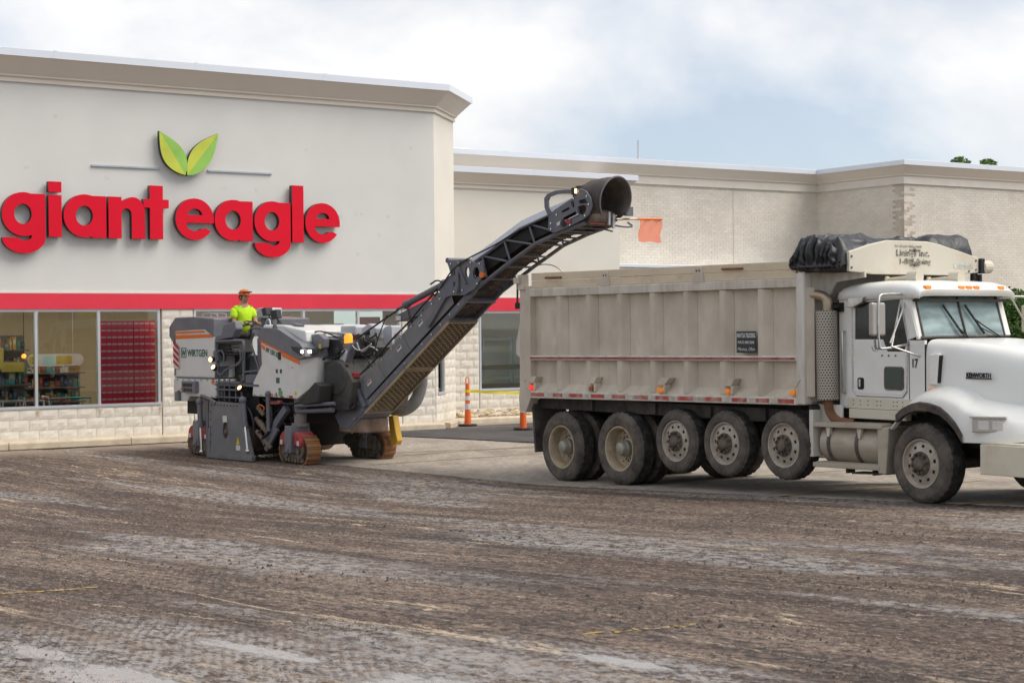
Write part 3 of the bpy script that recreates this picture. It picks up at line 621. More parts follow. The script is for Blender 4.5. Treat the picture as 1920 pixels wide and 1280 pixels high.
# filled fixing holes of older signs
pm('patch_fill', (.655, .64, .605), .9, var=.1, vs=8); rp = random.Random(77)
for x, z in ((8.15, 5.02), (8.30, 5.03), (9.0, 5.0), (9.3, 4.8), (7.75, 4.95), (.6, 5.75), (4.95, 5.50), (5.7, 5.48), (8.75, 4.55), (8.2, 4.1), (2.3, 5.6), (1.2, 6.8), (6.9, 6.4), (9.6, 6.6)):
    mb = MB(); mb.prism([(x + (.03 + .035 * rp.random()) * math.cos(q * .7), z + (.03 + .03 * rp.random()) * math.sin(q * .7)) for q in range(9)], 'y', -.004, .001); mb.build('wall_patch', 'patch_fill', shop)
# kerb in lengths, bed of stones
mbp = [Vector(p) for p in [(-5, 0), (10.32, 0), (11.55, 1.22), (12.1, 1.28), (13.9, 1.16), (17, 1.1), (26, -.9), (40, -1.2)]]
first = None
for i in range(len(mbp) - 1):
    d = mbp[i + 1] - mbp[i]; L = d.length; n = max(1, round(L / 2.4))
    for j in range(n):
        a = mbp[i] + d * (j / n); b = mbp[i] + d * ((j + 1) / n); u = d.normalized() * .006
        mb = MB(); mb.sweep([tuple(a + u), tuple(b - u)], [(-.05, 0), (.26, 0), (.26, .12), (.235, .15), (-.05, .155)])
        if first is None:
            first = mb.build('kerb', 'kerb', None, bevel=.01, loc=BL, rot=(0, 0, BRZ)); first['kind'] = 'structure'
        else: mb.build('kerb_stone', 'kerb', first, bevel=.01)
mb = MB(); mb.add([(11.6, 1.3, .15), (13.9, 1.2, .15), (17, 1.14, .15), (17, 2.1, .27), (11.6, 2.1, .27)], [(0, 1, 2, 3, 4)]); pm('soil', (.30, .23, .15), .95, var=.2, vs=9)
o = mb.build('planting_bed', 'soil', recalc=False, loc=BL, rot=(0, 0, BRZ)); o['kind'] = 'structure'
mb = MB(); rnd = random.Random(8)
for k in range(650):
    x = 11.75 + 5 * rnd.random(); y = 1.30 + .72 * rnd.random(); z = .15 + .12 * (y - 1.25) / .85; s = .03 + .05 * rnd.random()
    mb.mi = rnd.randrange(3); mb.sphere((x, y, z + s * .3), s, 6, 4, (1 + .5 * rnd.random(), .8, .6))
pm('stone_tan', (.50, .38, .22), .9, var=.2); pm('stone_pale', (.58, .52, .42), .9, var=.2); pm('stone_grey', (.34, .28, .22), .9, var=.2)
o = mb.build('river_stones', ['stone_tan', 'stone_pale', 'stone_grey'], recalc=False, smooth=60, kind='stuff', loc=BL, rot=(0, 0, BRZ)); tag(o, 'tan rounded stones along the wall behind the orange posts', 'stones')

# ------------------------------------------------------------------ the sign
sign = thing('store_sign', 'red letters giant eagle with two green leaves on the grey wall', 'sign', inshop(0, 0, 0), BRZ)
LY = -.115; DEP = .14
def letter(ch, x0, x1, zb=4.315):
    w = x1 - x0; r = .445; k = w / .9; cx = .445; X = lambda lp: [(p[0] * k, p[1]) for p in lp]
    st = .30
    if ch in 'ag':
        xs_ = .89 - st; yc = math.sqrt(max(0, r * r - (xs_ - cx) ** 2)); a = math.degrees(math.acos((xs_ - cx) / r))
        body = arc(cx, r, r, a, 360 - a, 40)
        hole = arc(.43, r + .005, .18, 0, 360, 32, .205)[:-1]
        if ch == 'a': lp = [(.89, .865), (xs_, .865)] + body + [(xs_, .0), (.89, 0)]
        else:
            # bowl, stem and hook in one outline
            hk = arc(.445, -.02, .445, 0, -180, 24, .325)          # outer hook
            inn = arc(.46, .015, .155, 200, 345, 12, .10)
            lp = [(.89, .865), (xs_, .865)] + body[:-1] + [(xs_, r - yc - .005), (.60, .03)] + inn[::-1] + [(.30, -.03), (.012, -.03)] + hk[::-1][1:] + [(.89, .02)]
        loops = [X(lp), X(hole)]
    elif ch == 'e':
        lp = arc(cx, r, r, -2, 360 - 22, 60)                        # mouth cut on the lower right
        out = arc(cx, r, r, -3, 326, 56)
        lp = out + [(.70, .255), (.62, .235)] + [(p[0], p[1]) for p in arc(.445, .34, .20, -40, -168, 12, .15)] + [(.26, .365), (.89, .365)]
        eye = [(.27, .535)] + arc(.45, .535, .17, 178, 2, 16, .135) + [(.625, .535)]
        loops = [X(lp), X(eye)]
    elif ch == 'n':
        k = w / .79; X = lambda lp: [(p[0] * k, p[1]) for p in lp]
        lp = [(0, 0), (.28, 0), (.28, .50)] + arc(.39, .50, .11, 180, 0, 12, .13) + [(.50, 0), (.79, 0), (.79, .56)] + arc(.53, .56, .26, 0, 110, 14, .31) + [(.33, .80), (.28, .77), (.28, .865), (0, .865)]
        loops = [X(lp)]
    elif ch == 't':
        loops = [[(.14, 0), (.43, 0), (.43, .66), (.56, .66), (.56, .84), (.43, .84), (.43, 1.13), (.14, 1.13), (.14, .84), (0, .84), (0, .66), (.14, .66)]]
    elif ch == 'l': loops = [[(0, 0), (w, 0), (w, 1.26), (0, 1.26)]]
    elif ch == 'i': loops = [[(0, 0), (w, 0), (w, .855), (0, .855)], [(0, .915), (w, .915), (w, 1.13), (0, 1.13)]]
    return outline('letter', loops, DEP, ['sign_red', 'sign_side'], sign, (x0, LY, zb))
for ch, a, b in [('g', .04, .93), ('i', .99, 1.26), ('a', 1.30, 2.21), ('n', 2.25, 3.04), ('t', 3.01, 3.57), ('e', 3.72, 4.60), ('a', 4.61, 5.51), ('g', 5.54, 6.42), ('l', 6.45, 6.73), ('e', 6.77, 7.64)]: letter(ch, a, b)
def leafshape(base, tip, bl, br, n=14):
    b, t = Vector(base), Vector(tip); d = t - b; nn = Vector((-d.y, d.x)).normalized()
    L = [b + d * (i / n) + nn * bl * math.sin(math.pi * (i / n) ** .85) for i in range(n + 1)]; Rr = [b + d * (i / n) - nn * br * math.sin(math.pi * (i / n) ** .8) for i in range(n + 1)]
    return L, Rr, b, t
for base, tip, bl, br, m1, m2 in [((3.96, 5.70), (3.38, 6.61), .25, .24, 'leaf_lime', 'leaf_green'), ((4.0, 5.69), (4.72, 6.63), .24, .23, 'leaf_lime', 'leaf_green')]:
    L, Rr, b, t = leafshape(base, tip, bl, br)
    o = outline('leaf', [[tuple(p) for p in L] + [tuple(p) for p in Rr[::-1][1:-1]]], .12, ['leaf_green', 'sign_side'], sign, (0, LY, 0))
    outline('leaf_half', [[tuple(p) for p in L]], .006, [m1], o, (0, LY - .0635, 0))
for a, b in ((1.95, 3.44), (4.53, 6.04)): mb = MB(); mb.box(a, b, -.04, -.005, 5.81, 5.845); mb.build('rule', 'sign_rule', sign)
# ------------------------------------------------------------------ dump truck (x forward, y away from the camera side, side plane y = 0)
pm('box_steel', (.60, .53, .43), .6, 0, var=.14, vs=2.2, dirt=(.40, .34, .275), damt=.6, ds=1.6, dlo=.40, dhi=.72, bump=.3, bs=5, stretch=(1.2, 1, .7))
pm('box_bright', (.66, .62, .55), .5, .1, var=.10, vs=1.5, dirt=(.40, .34, .27), damt=.6, ds=2.2, stretch=(2.5, 1, .4))
pm('board_wood', (.66, .55, .40), .8, var=.12, vs=1.5, dirt=(.20, .16, .12), damt=.55, ds=3, dlo=.52, dhi=.8, stretch=(1, 1, 2))
pm('stripe_red', (.33, .045, .055), .6, var=.2, vs=5, dirt=(.35, .27, .22), damt=.5, ds=5)
pm('tape_red', (.45, .06, .045), .5, var=.2, vs=8, dirt=(.42, .33, .27), damt=.8, ds=7, dlo=.45, dhi=.6)
pm('tape_white', (.55, .53, .46), .5, var=.2, vs=8, dirt=(.35, .27, .2), damt=.8, ds=7)
pm('truck_white', (.80, .80, .765), .32, var=.03, vs=1, dirt=(.62, .55, .42), damt=.55, ds=1.2, dlo=.45, dhi=.8, coat=.3)
pm('truck_cream', (.66, .61, .49), .5, var=.06, vs=2, dirt=(.50, .41, .29), damt=.6, ds=2)
pm('chassis', (.035, .031, .028), .8, var=.2, vs=4, dirt=(.12, .10, .08), damt=.6, ds=2.5)
pm('chrome', (.55, .54, .52), .25, .9, var=.08, vs=6, dirt=(.38, .32, .25), damt=.4, ds=4)
pm('rim_alu', (.50, .46, .40), .45, .55, var=.12, vs=6, dirt=(.33, .26, .19), damt=.75, ds=5, dlo=.35, dhi=.65)
pm('rim_tan', (.46, .37, .25), .65, .1, var=.15, vs=5, dirt=(.22, .17, .12), damt=.6, ds=4)
pm('hub_dark', (.10, .085, .07), .6, .3, var=.2, vs=9, dirt=(.28, .22, .16), damt=.6, ds=8)
pm('hub_cap', (.34, .32, .27), .45, .5, var=.1)
pm('amber', (.78, .24, .02), .25, spec=.6, emit=(1, .32, .02), es=.12); pm('lens_red', (.55, .03, .02), .25, emit=(1, .05, .03), es=.5); pm('lens_dull', (.35, .09, .03), .3)
pm('tarp', (.012, .013, .015), .32, var=.25, vs=4, dirt=(.10, .09, .08), damt=.3, ds=3, bump=.6, bs=9, spec=.45)
pm('tarp_panel', (.64, .60, .50), .55, var=.05, vs=1.5, dirt=(.50, .43, .33), damt=.5, ds=1.5)
pm('dark_paint', (.03, .03, .032), .5); pm('ink', (.05, .05, .055), .6, var=.3, vs=30, dirt=(.5, .46, .38), damt=.8, ds=40, dlo=.45, dhi=.55); pm('ink_solid', (.02, .02, .022), .5); pm('plate_black', (.03, .035, .035), .5); pm('plate_white', (.6, .6, .58), .5)
pm('tank_alu', (.47, .42, .34), .45, .35, var=.10, vs=2, dirt=(.38, .31, .23), damt=.7, ds=2, stretch=(1, 1, 3)); pm('rust', (.20, .10, .05), .85, var=.25, vs=8)
pm('pipe_heat', (.42, .34, .25), .4, .7, var=.2, vs=5); pm('mirror_glass', (.7, .7, .7), .05, 1); pm('seat_dark', (.05, .045, .04), .8); pm('lamp_glass', (.75, .75, .72), .12, .3, spec=.8)
glass('cab_glass', (.30, .36, .36), 1.5, .03, .06, (.45, .5, .48)); glass('windscreen', (.70, .86, .84), 1.7, .02, .46, (.62, .78, .77))
def perf_mat():
    m = bpy.data.materials.new('perforated'); m.use_nodes = True; t = m.node_tree; b = t.nodes['Principled BSDF']; L = t.links.new
    tc = N(t, 'ShaderNodeTexCoord'); gr = N(t, 'ShaderNodeSeparateXYZ'); L(tc.outputs['Object'], gr.inputs[0])
    def mth(op, a, c=None):
        n = N(t, 'ShaderNodeMath', operation=op)
        for i, q in enumerate((a, c)):
            if q is None: continue
            if isinstance(q, (int, float)): n.inputs[i].default_value = q
            else: L(q, n.inputs[i])
        return n.outputs[0]
    an = mth('MULTIPLY', mth('ARCTAN2', gr.outputs[1], gr.outputs[0]), 22 / (2 * math.pi)); h = mth('MULTIPLY', gr.outputs[2], 1 / .034)
    row = mth('MODULO', mth('FLOOR', h), 2.0); an = mth('ADD', an, mth('MULTIPLY', row, .5))
    dx = mth('SUBTRACT', mth('FRACT', mth('ADD', an, 50)), .5); dy = mth('SUBTRACT', mth('FRACT', h), .5)
    rr = mth('SQRT', mth('ADD', mth('MULTIPLY', dx, dx), mth('MULTIPLY', dy, dy))); hole = mth('LESS_THAN', rr, .26)
    mx = N(t, 'ShaderNodeMix', data_type='RGBA'); mx.inputs[6].default_value = (.42, .38, .32, 1); mx.inputs[7].default_value = (.012, .01, .01, 1); L(hole, mx.inputs[0]); L(mx.outputs[2], b.inputs['Base Color'])
    b.inputs['Metallic'].default_value = .4; b.inputs['Roughness'].default_value = .45; MATS['perforated'] = m
perf_mat()
TR = thing('dump_truck', 'dusty white tri-axle dump truck with tan ribbed steel box', 'truck', (.803, 25.472, 0), math.atan2(-.823, .568))
sl = lambda a, b, s: a + (b - a) * (s + .9) / 5.96              # the lower rails climb slightly forward
# --- body
mb = MB(); mb.box(-1.15, 5.16, .10, .14, 1.42, 3.0); mb.box(-1.15, 5.16, 2.36, 2.40, 1.42, 3.0); mb.box(-1.1, 5.16, .14, 2.36, 1.36, 1.42); mb.box(5.12, 5.17, .14, 2.36, 1.42, 3.05)
body = mb.build('dump_body', 'box_steel', TR)
for yy, sg in ((0, 1), (2.5, -1)):
    for i in range(8):
        x = -.20 + .757 * i - (.02 if i > 3 else 0); f = lambda y: yy + sg * y
        mb = MB(); mb.prism([(x - .025, f(.10)), (x, f(.0)), (x + .10, f(.0)), (x + .20, f(.10))] if sg > 0 else [(x - .025, f(.10)), (x + .20, f(.10)), (x + .10, f(0)), (x, f(0))], 'z', sl(1.40, 1.46, x), 2.87); mb.build('side_rib', 'box_steel', body, bevel=.012)
    mb = MB(); mb.prism([(-.9, 2.865), (5.06, 2.875), (5.06, 2.985), (-.9, 3.0)], 'y', f(-.012), f(.10)); mb.build('top_rail', 'box_bright', body, bevel=.012)
    for q in (2.90, 2.93, 2.96): mb = MB(); mb.prism([(-.88, q), (5.04, q + .008), (5.04, q + .014), (-.88, q + .006)], 'y', f(-.016), f(-.011)); mb.build('rail_groove', 'box_steel', body)
    mb = MB(); mb.add([(-.9, f(0), 1.385), (5.06, f(0), 1.455), (5.06, f(.1), 1.55), (-.9, f(.1), 1.50)], [(0, 1, 2, 3)]); mb.build('floor_ledge', 'box_steel', body, recalc=False)
    mb = MB(); mb.prism([(-.9, 1.265), (5.06, 1.355), (5.06, 1.455), (-.9, 1.385)], 'y', f(-.01), f(.09)); mb.build('bottom_rail', 'box_bright', body, bevel=.012)
    mb = MB(); mb.prism([(-.9, 1.865), (5.06, 1.92), (5.06, 1.99), (-.9, 1.94)], 'y', f(-.022), f(.10)); mb.build('stripe_rail', 'box_bright', body, bevel=.015)
mb = MB(); mb.prism([(-.88, 1.885), (5.04, 1.94), (5.04, 1.968), (-.88, 1.916)], 'y', -.027, -.0215); mb.build('red_stripe', 'stripe_red', body)
rt = random.Random(2); x = -.88; k = 0
while x < 5.0:
    w = (.30 if k % 2 == 0 else .19) * (.8 + .4 * rt.random()); b = min(x + w, 5.03); a0, b0 = sl(1.295, 1.375, x), sl(1.295, 1.375, b)
    mb = MB(); mb.prism([(x, a0), (b, b0), (b, b0 + .055), (x, a0 + .055)], 'y', -.0135, -.0095); mb.build('reflective_strip', 'tape_red' if k % 2 == 0 else 'tape_white', body); x = b + .006; k += 1
# timber side boards with brackets and grab rods
for i, (a, b) in enumerate([(0, .115), (.12, .235)]):
    mb = MB(); mb.prism([(-.86, 3.003 + a), (5.04, 2.988 + a * .95), (5.04, 2.988 + b * .95), (-.86, 3.003 + b)], 'y', .0, .045); mb.build('side_board', 'board_wood', body, bevel=.006)
    mb = MB(); mb.prism([(-.86, 3.003 + a), (5.04, 2.988 + a * .95), (5.04, 2.988 + b * .95), (-.86, 3.003 + b)], 'y', 2.455, 2.5); mb.build('side_board', 'board_wood', body)
for x in (1.05, 3.15, 4.9):
    mb = MB(); mb.prism([(x - .12, 2.985), (x + .12, 2.985), (x + .10, 3.10), (x + .055, 3.205), (x - .055, 3.205), (x - .10, 3.10)], 'y', -.016, -.001)
    if x < 4.5: bk = mb.build('stake_bracket', 'box_steel', body, bevel=.004)
    for dx, dz in ((-.03, 3.15), (.03, 3.15)): 
        if x < 4.5: mb = MB(); mb.cyl((x + dx, -.022, dz), (x + dx, -.012, dz), .014, 8); mb.build('bolt', 'hub_dark', bk) if False else mb.build('bolt', 'hub_dark', body)
for x in (-.25, 3.85):
    mb = MB(); mb.tube([(x - .19, 0, 3.155), (x - .19, -.03, 3.155), (x + .19, -.03, 3.15), (x + .19, 0, 3.15)], .016, 8); mb.build('grab_rod', 'rust', body)
# corner posts, tailgate
mb = MB(); mb.prism([(-1.17, 3.04), (-.885, 3.04), (-.885, 1.27), (-1.03, 1.03), (-1.19, 1.06), (-1.22, 1.25), (-1.19, 1.4)], 'y', -.015, .16); mb.build('rear_post', 'box_steel', body, bevel=.012); mb = MB(); mb.prism([(-1.17, 3.04), (-.885, 3.04), (-.885, 1.27), (-1.03, 1.03), (-1.19, 1.06)], 'y', 2.34, 2.5); mb.build('rear_post', 'box_steel', body, bevel=.012)
mb = MB(); mb.box(-1.165, -1.10, .165, 2.335, 1.25, 3.02); mb.build('tailgate', 'box_steel', body)
mb = MB(); mb.box(-1.18, -1.0, -.05, .05, 2.98, 3.22); mb.cbox((-1.16, -.03, 3.13), (.16, .12, .10)); mb.cyl((-1.25, -.02, 3.13), (-1.05, -.02, 3.13), .035, 10); mb.build('tailgate_hinge', 'box_steel', body, bevel=.01)
mb = MB(); mb.tube([(-1.2, -.03, 3.1), (-1.21, -.03, 2.78)], .018, 6); mb.cyl((-1.21, -.03, 2.78), (-1.21, -.03, 2.68), .04, 8); mb.build('chain_hook', 'chassis', body)
mb = MB(); mb.prism([(-1.30, 2.15), (-1.20, 2.45), (-1.20, 1.9), (-1.30, 1.95)], 'y', 0, .1); mb.build('tailgate_ear', 'box_bright', body, bevel=.01)
mb = MB(); mb.box(5.05, 5.20, -.02, .13, 1.36, 3.06); mb.build('front_post', 'box_bright', body, bevel=.02); mb = MB(); mb.box(5.05, 5.20, 2.37, 2.52, 1.36, 3.06); mb.build('front_post', 'box_bright', body, bevel=.02)
mb = MB(); mb.box(5.175, 5.20, .13, 2.37, 1.40, 3.06); mb.build('bulkhead', 'box_bright', body)
mb = MB(); mb.prism([(5.20, 3.05), (5.95, 3.05), (5.95, 2.98), (5.45, 2.93), (5.20, 2.55)], 'y', .30, .33); mb.build('shield_gusset', 'box_bright', body); mb = MB(); mb.prism([(5.20, 3.05), (5.95, 3.05), (5.95, 2.98), (5.45, 2.93), (5.20, 2.55)], 'y', 2.1, 2.13); mb.build('shield_gusset', 'box_bright', body)
# marker lights under little steel hoods
for x, m, w in [(-.86, 'lens_red', .03), (.70, 'lens_dull', .03), (2.32, 'amber', .095), (3.74, 'amber', .03), (4.985, 'amber', .03)]:
    z = sl(1.44, 1.52, x)
    mb = MB(); mb.prism([(x - .06, z + .065), (x + .07 + w * .3, z + .065), (x + .12 + w, z + .17), (x + .02, z + .17)], 'y', -.03, .09); mb.prism([(x + .07, z - .05), (x + .10, z - .05), (x + .12, z + .07), (x + .07, z + .07)], 'y', -.025, .09); g_ = mb.build('light_hood', 'box_steel', body, bevel=.004)
    mb = MB(); mb.prism(arc(x - w * .3, z - .005, .034, 90, 270, 8) + arc(x + w * .6, z - .005, .034, -90, 90, 8), 'y', -.04, .06); lt = mb.build('marker_light', m, body, bevel=.01)
# name plate
mb = MB(); mb.box(3.91, 4.285, -.004, .01, 2.02, 2.31); pl = mb.build('name_plate', 'plate_black', body, bevel=.003)
text('MANTUA TRUCKING', .085, 'plate_white', pl, (3.922, -.007, 2.225), ext=.0015, fit=.36, bold=.002); text('PUCO 00512245', .05, 'plate_white', pl, (3.94, -.007, 2.145), ext=.0015, fit=.32, bold=.001); text('Mantua, Ohio', .065, 'plate_white', pl, (3.93, -.007, 2.05), ext=.0015, fit=.34, shear=.4)
mb = MB(); mb.prism([(-1.06, 1.62), (-.99, 1.64), (-1.02, 1.50), (-1.05, 1.52)], 'y', -.019, -.0155); mb.build('decal', 'tape_white', body)
# --- tarp housing and tarp
mb = MB(); mb.box(5.06, 5.86, .02, .10, 3.07, 3.20); mb.box(5.06, 5.86, 2.40, 2.48, 3.07, 3.20); mb.box(5.06, 5.10, .1, 2.4, 3.07, 3.2); mb.box(5.10, 5.86, .1, 2.4, 3.06, 3.08); th = mb.build('tarp_tray', 'dark_paint', TR, bevel=.008)
for x in (5.12, 5.42, 5.80): mb = MB(); mb.lathe([(.0, -.02), (.045, -.02), (.055, 0), (.055, .03), (0, .03)], 16, (x, -.005, 3.12 + (.02 if x > 5.7 else 0))); mb.build('roller', 'hub_dark', th, smooth=40)
mb = MB(); mb.tube([(5.0, -.03, 3.25), (5.10, -.04, 3.15), (5.14, -.03, 3.09)], .015, 6); mb.tube([(5.30, -.03, 3.30), (5.36, -.04, 3.18), (5.42, -.03, 3.1)], .015, 6); mb.build('strap_arm', 'dark_paint', th)
mb = MB(); mb.prism([(.06, 3.05), (.50, 3.02), (1.95, 3.02), (2.50, 3.06), (2.50, 3.26), (1.75, 3.42), (1.50, 3.455), (.75, 3.455), (.45, 3.40), (.06, 3.30)], 'x', 5.87, 5.92); tp = mb.build('tarp_shield', 'tarp_panel', TR, bevel=.012)
FX = 5.9265; FR = (R(90), 0, R(90))
text('For all your lining needs', .045, 'ink', tp, (FX, .88, 3.372), FR, fit=.50, ext=.001); text('Linings Inc.', .115, 'ink', tp, (FX, .90, 3.262), FR, fit=.62, ext=.001, bold=.002); text('1-888-lining', .095, 'ink', tp, (FX, .95, 3.16), FR, fit=.58, ext=.001, bold=.002)
mb = MB(); mb.prism(arc(2.03, 3.15, .035, 90, 270, 8) + arc(2.36, 3.15, .035, -90, 90, 8), 'x', 5.9205, 5.924); st = mb.build('sticker', 'tape_white', tp); text('LINING CO', .04, 'poster_teal', st, (5.926, 2.06, 3.135), FR, fit=.28, ext=.0008)
for z, w in ((3.335, .10), (3.145, .09), (3.055, .10)): mb = MB(); mb.box(5.921, 5.935, 1.25 - w, 1.25 + w, z - .006, z + .006); mb.cyl((5.92, 1.25, z), (5.94, 1.25, z), .02, 8); mb.build('hinge_bracket', 'hub_dark', tp)
for y, z in ((.10, 3.10), (.10, 3.24), (2.44, 3.10), (2.44, 3.22), (2.3, 3.08)): mb = MB(); mb.cyl((5.918, y, z), (5.93, y, z), .014, 8); mb.build('bolt', 'hub_dark', tp)
mb = MB(); mb.box(5.78, 5.96, 2.50, 2.58, 3.05, 3.25); mb.build('motor_box', 'black', tp, bevel=.01); mb = MB(); mb.cyl((5.90, 2.56, 3.14), (5.90, 2.74, 3.14), .09, 14); mb.build('tarp_motor', 'tarp_panel', tp, bevel=.02); mb = MB(); mb.box(5.84, 5.90, 2.42, 2.50, 2.7, 3.05); mb.box(5.80, 5.95, 2.50, 2.53, 2.72, 3.04); mb.tube([(5.92, 2.1, 3.03), (5.94, 2.15, 2.92), (5.94, 2.3, 2.84), (5.93, 2.44, 2.86)], .012, 6, smooth=2); mb.build('motor_post', 'dark_paint', tp)
# crumpled tarp: folds running across the truck
rows = []; nx, ny = 46, 66
for j in range(ny + 1):
    y = -.06 + 2.6 * j / ny; row = []
    arch = .115 * math.sin(math.pi * min(1, max(0, y / 2.45))) ** .6
    for i in range(nx + 1):
        t = i / nx; x = 4.98 + .90 * t
        h = 3.20 + .33 * math.sin(math.pi * min(1, t * 1.0)) ** .55 * (1 - .25 * t) * (.80 + .2 * math.exp(-(y / .5) ** 2)) + arch * .6
        n_ = mnoise.noise((x * 5.5 + .35 * math.sin(y * 2.2), y * 1.1, 1.7)); n2_ = mnoise.noise((x * 11, y * 3.2, 4.2))
        rid = 1 - abs(n_) * 2.2
        h += .065 * rid ** 3 + .035 * n2_ + (.07 * math.exp(-((y - .02) / .12) ** 2) * math.sin(t * 9))
        if i in (0, nx): h = 3.14
        e = min(1, (y + .06) / .10); h = 3.12 + (h - 3.12) * max(.0, e) ** .5; e2 = min(1, (2.54 - y) / .06); h = 3.12 + (h - 3.12) * max(0, e2) ** .5
        row.append((x + .04 * mnoise.noise((y * 2.5, t * 4, 8)), y + .03 * mnoise.noise((x * 6, y * 2, 3)), h))
    rows.append(row)
mb = MB(); mb.grid(rows); tarp = mb.build('tarp', 'tarp', TR, recalc=False, smooth=70); sm = tarp.modifiers.new('s', 'SUBSURF'); sm.levels = 1; sm.render_levels = 1
rf = random.Random(12)
rws = []
for i in range(91):                                 # pleated edge hanging over the near end
    t = i / 90; x = 4.965 + .92 * t; nn_ = mnoise.noise((x * 6, 1.2, 3.3)); n3 = mnoise.noise((x * 14, 5.1, 0))
    top = 3.215 + .25 * math.sin(math.pi * min(1, t * 1.05)) ** .6 + .07 * nn_ + .11 * math.exp(-((x - 5.40) / .07) ** 2)
    pl = .5 + .5 * math.sin(x * 58 + 5 * nn_ + 3 * n3); row = []
    for r_ in range(13):
        q = r_ / 12; z = top + (3.095 - top) * q + .012 * n3
        y = .02 - .02 * q - .105 * (math.sin(math.pi * (.12 + .8 * q)) ** .8) * (.25 + .75 * pl) + .02 * mnoise.noise((x * 9, q * 5, 7))
        row.append((x + .035 * mnoise.noise((q * 3.5, x * 5, 2)) + .03 * (q - .5) * nn_, y, z))
    rws.append(row)
mb = MB(); mb.grid(rws); fo = mb.build('tarp_edge', 'tarp', tarp, recalc=False, smooth=80); s_ = fo.modifiers.new('t', 'SOLIDIFY'); s_.thickness = .008
mb = MB(); rws = []
for a in range(6): rws.append([(5.50 + .02 * math.sin(a * 2 + b), 2.46 + .05 * math.sin(b * 1.7 + a), 3.20 + .075 * a) for b in range(4)])
rws = []
for a in range(13):
    prof = [(5.84, 3.15), (5.80, 3.36), (5.74, 3.52), (5.62, 3.565), (5.48, 3.55), (5.38, 3.40), (5.34, 3.15)]
    y = 1.62 + .88 * a / 12; k_ = min(1, .55 + a / 5)
    rws.append([(x + .02 * mnoise.noise((y * 5, z * 6, 2)), y, 3.15 + (z - 3.15) * k_ + .025 * mnoise.noise((x * 7, y * 6, 5))) for x, z in prof])
mb.grid(rws); mb.add(rws[-1], [tuple(range(7))]); mb.build('tarp_roll', 'tarp', tarp, recalc=False, smooth=50)
# --- chassis and wheels
mb = MB()
for y in (.82, 1.60): mb.prism([(-1.0, .80), (7.9, .98), (7.9, 1.22), (-1.0, 1.08)], 'y', y, y + .08)
mb.box(-.9, 5.0, .55, 1.95, 1.16, 1.34); mb.box(-.95, 5.05, .2, .26, 1.10, 1.28); mb.box(-.95, 5.05, 2.24, 2.3, 1.10, 1.28); mb.box(5.2, 6.9, .5, 2.0, 1.05, 1.20); mb.box(6.6, 8.4, .95, 1.55, .75, 1.6)
for x in (.4, 1.9, 3.1, 4.2): mb.box(x, x + .1, .15, 2.35, 1.12, 1.27)
ch = mb.build('chassis_frame', 'chassis', TR)
mb = MB(); mb.prism([(-1.0, 1.24), (-.95, 1.24), (-.88, .42), (-.92, .40)], 'y', .08, .72); mb.build('mud_flap', 'rubber', TR); mb = MB(); mb.prism([(-1.0, 1.24), (-.95, 1.24), (-.88, .42), (-.92, .40)], 'y', 1.78, 2.42); mb.build('mud_flap', 'rubber', TR)
def tyre_mesh(Rr, w, rim, nseg=90):
    k = []; sw = (Rr - rim)
    prof = [(rim - .01, .03), (rim + .012, .008), (rim + sw * .14, -.001), (rim + sw * .16, -.006), (rim + sw * .28, -.007), (rim + sw * .50, -.010), (rim + sw * .66, -.006), (rim + sw * .68, -.001), (rim + sw * .80, .004), (Rr - .022, .022), (Rr - .004, .045)]
    gro = []; tw = w - .09; nb = 4
    for i in range(nb):
        a = .045 + tw * i / nb; b = .045 + tw * (i + 1) / nb; gro += [(Rr, a + .006), (Rr, b - .006), (Rr - .014, b - .004), (Rr - .014, b + .003)]
    gro = gro[:-2]
    back = [(r, w - t) for r, t in prof[::-1]]; P = prof + gro + back; vs = []; fs = []; m = len(P); mi = []
    for i in range(nseg):
        a = 2 * math.pi * i / nseg
        for j, (r, t) in enumerate(P):
            if r > Rr - .006 and i % 3 == 0: r -= .012
            elif Rr - .03 < r < Rr - .015 and (j < 11) and i % 3 == 0: r -= .006
            vs.append((r * math.cos(a), t, r * math.sin(a)))
    mb = MB(); mb.v = vs
    for i in range(nseg):
        for j in range(m - 1): mb.f.append((i * m + j, i * m + j + 1, ((i + 1) % nseg) * m + j + 1, ((i + 1) % nseg) * m + j)); mb.m.append(0 if j < 10 or j > m - 12 else 1)
    return mb
def rim_steer(rr):
    mb = MB(); mb.lathe([(rr - .012, .05), (rr + .010, .012), (rr + .006, .0), (rr - .010, .004), (rr - .022, .028), (rr - .03, .034)], 48)
    n = 60; rad = [rr - .03, rr - .062, rr - .095, rr - .13, .13]; off = [.034, .026, .020, .014, .006]
    for j in range(4):
        for i in range(n):
            if j == 1 and i % 6 in (2, 3): continue
            a0, a1 = 2 * math.pi * i / n, 2 * math.pi * (i + 1) / n; P = lambda r, t, a: (r * math.cos(a), t, r * math.sin(a))
            mb.add([P(rad[j], off[j], a0), P(rad[j], off[j], a1), P(rad[j + 1], off[j + 1], a1), P(rad[j + 1], off[j + 1], a0)], [(0, 1, 2, 3)])
    mb.mi = 1; mb.lathe([(rr - .03, .05), (.1, .06)], 30); return mb
def hub_steer(big=True):
    mb = MB(); mb.lathe([(.145, .012), (.145, -.004), (.10, -.008), (.085, -.025), (.075, -.045), (.05, -.055), (.0, -.058)], 24)
    for i in range(10):
        a = 2 * math.pi * (i + .5) / 10; c, s_ = math.cos(a), math.sin(a); mb.cyl((.118 * c, -.005, .118 * s_), (.118 * c, -.032, .118 * s_), .024, 6, .020); mb.cyl((.118 * c, -.03, .118 * s_), (.118 * c, -.045, .118 * s_), .013, 6)
    return mb
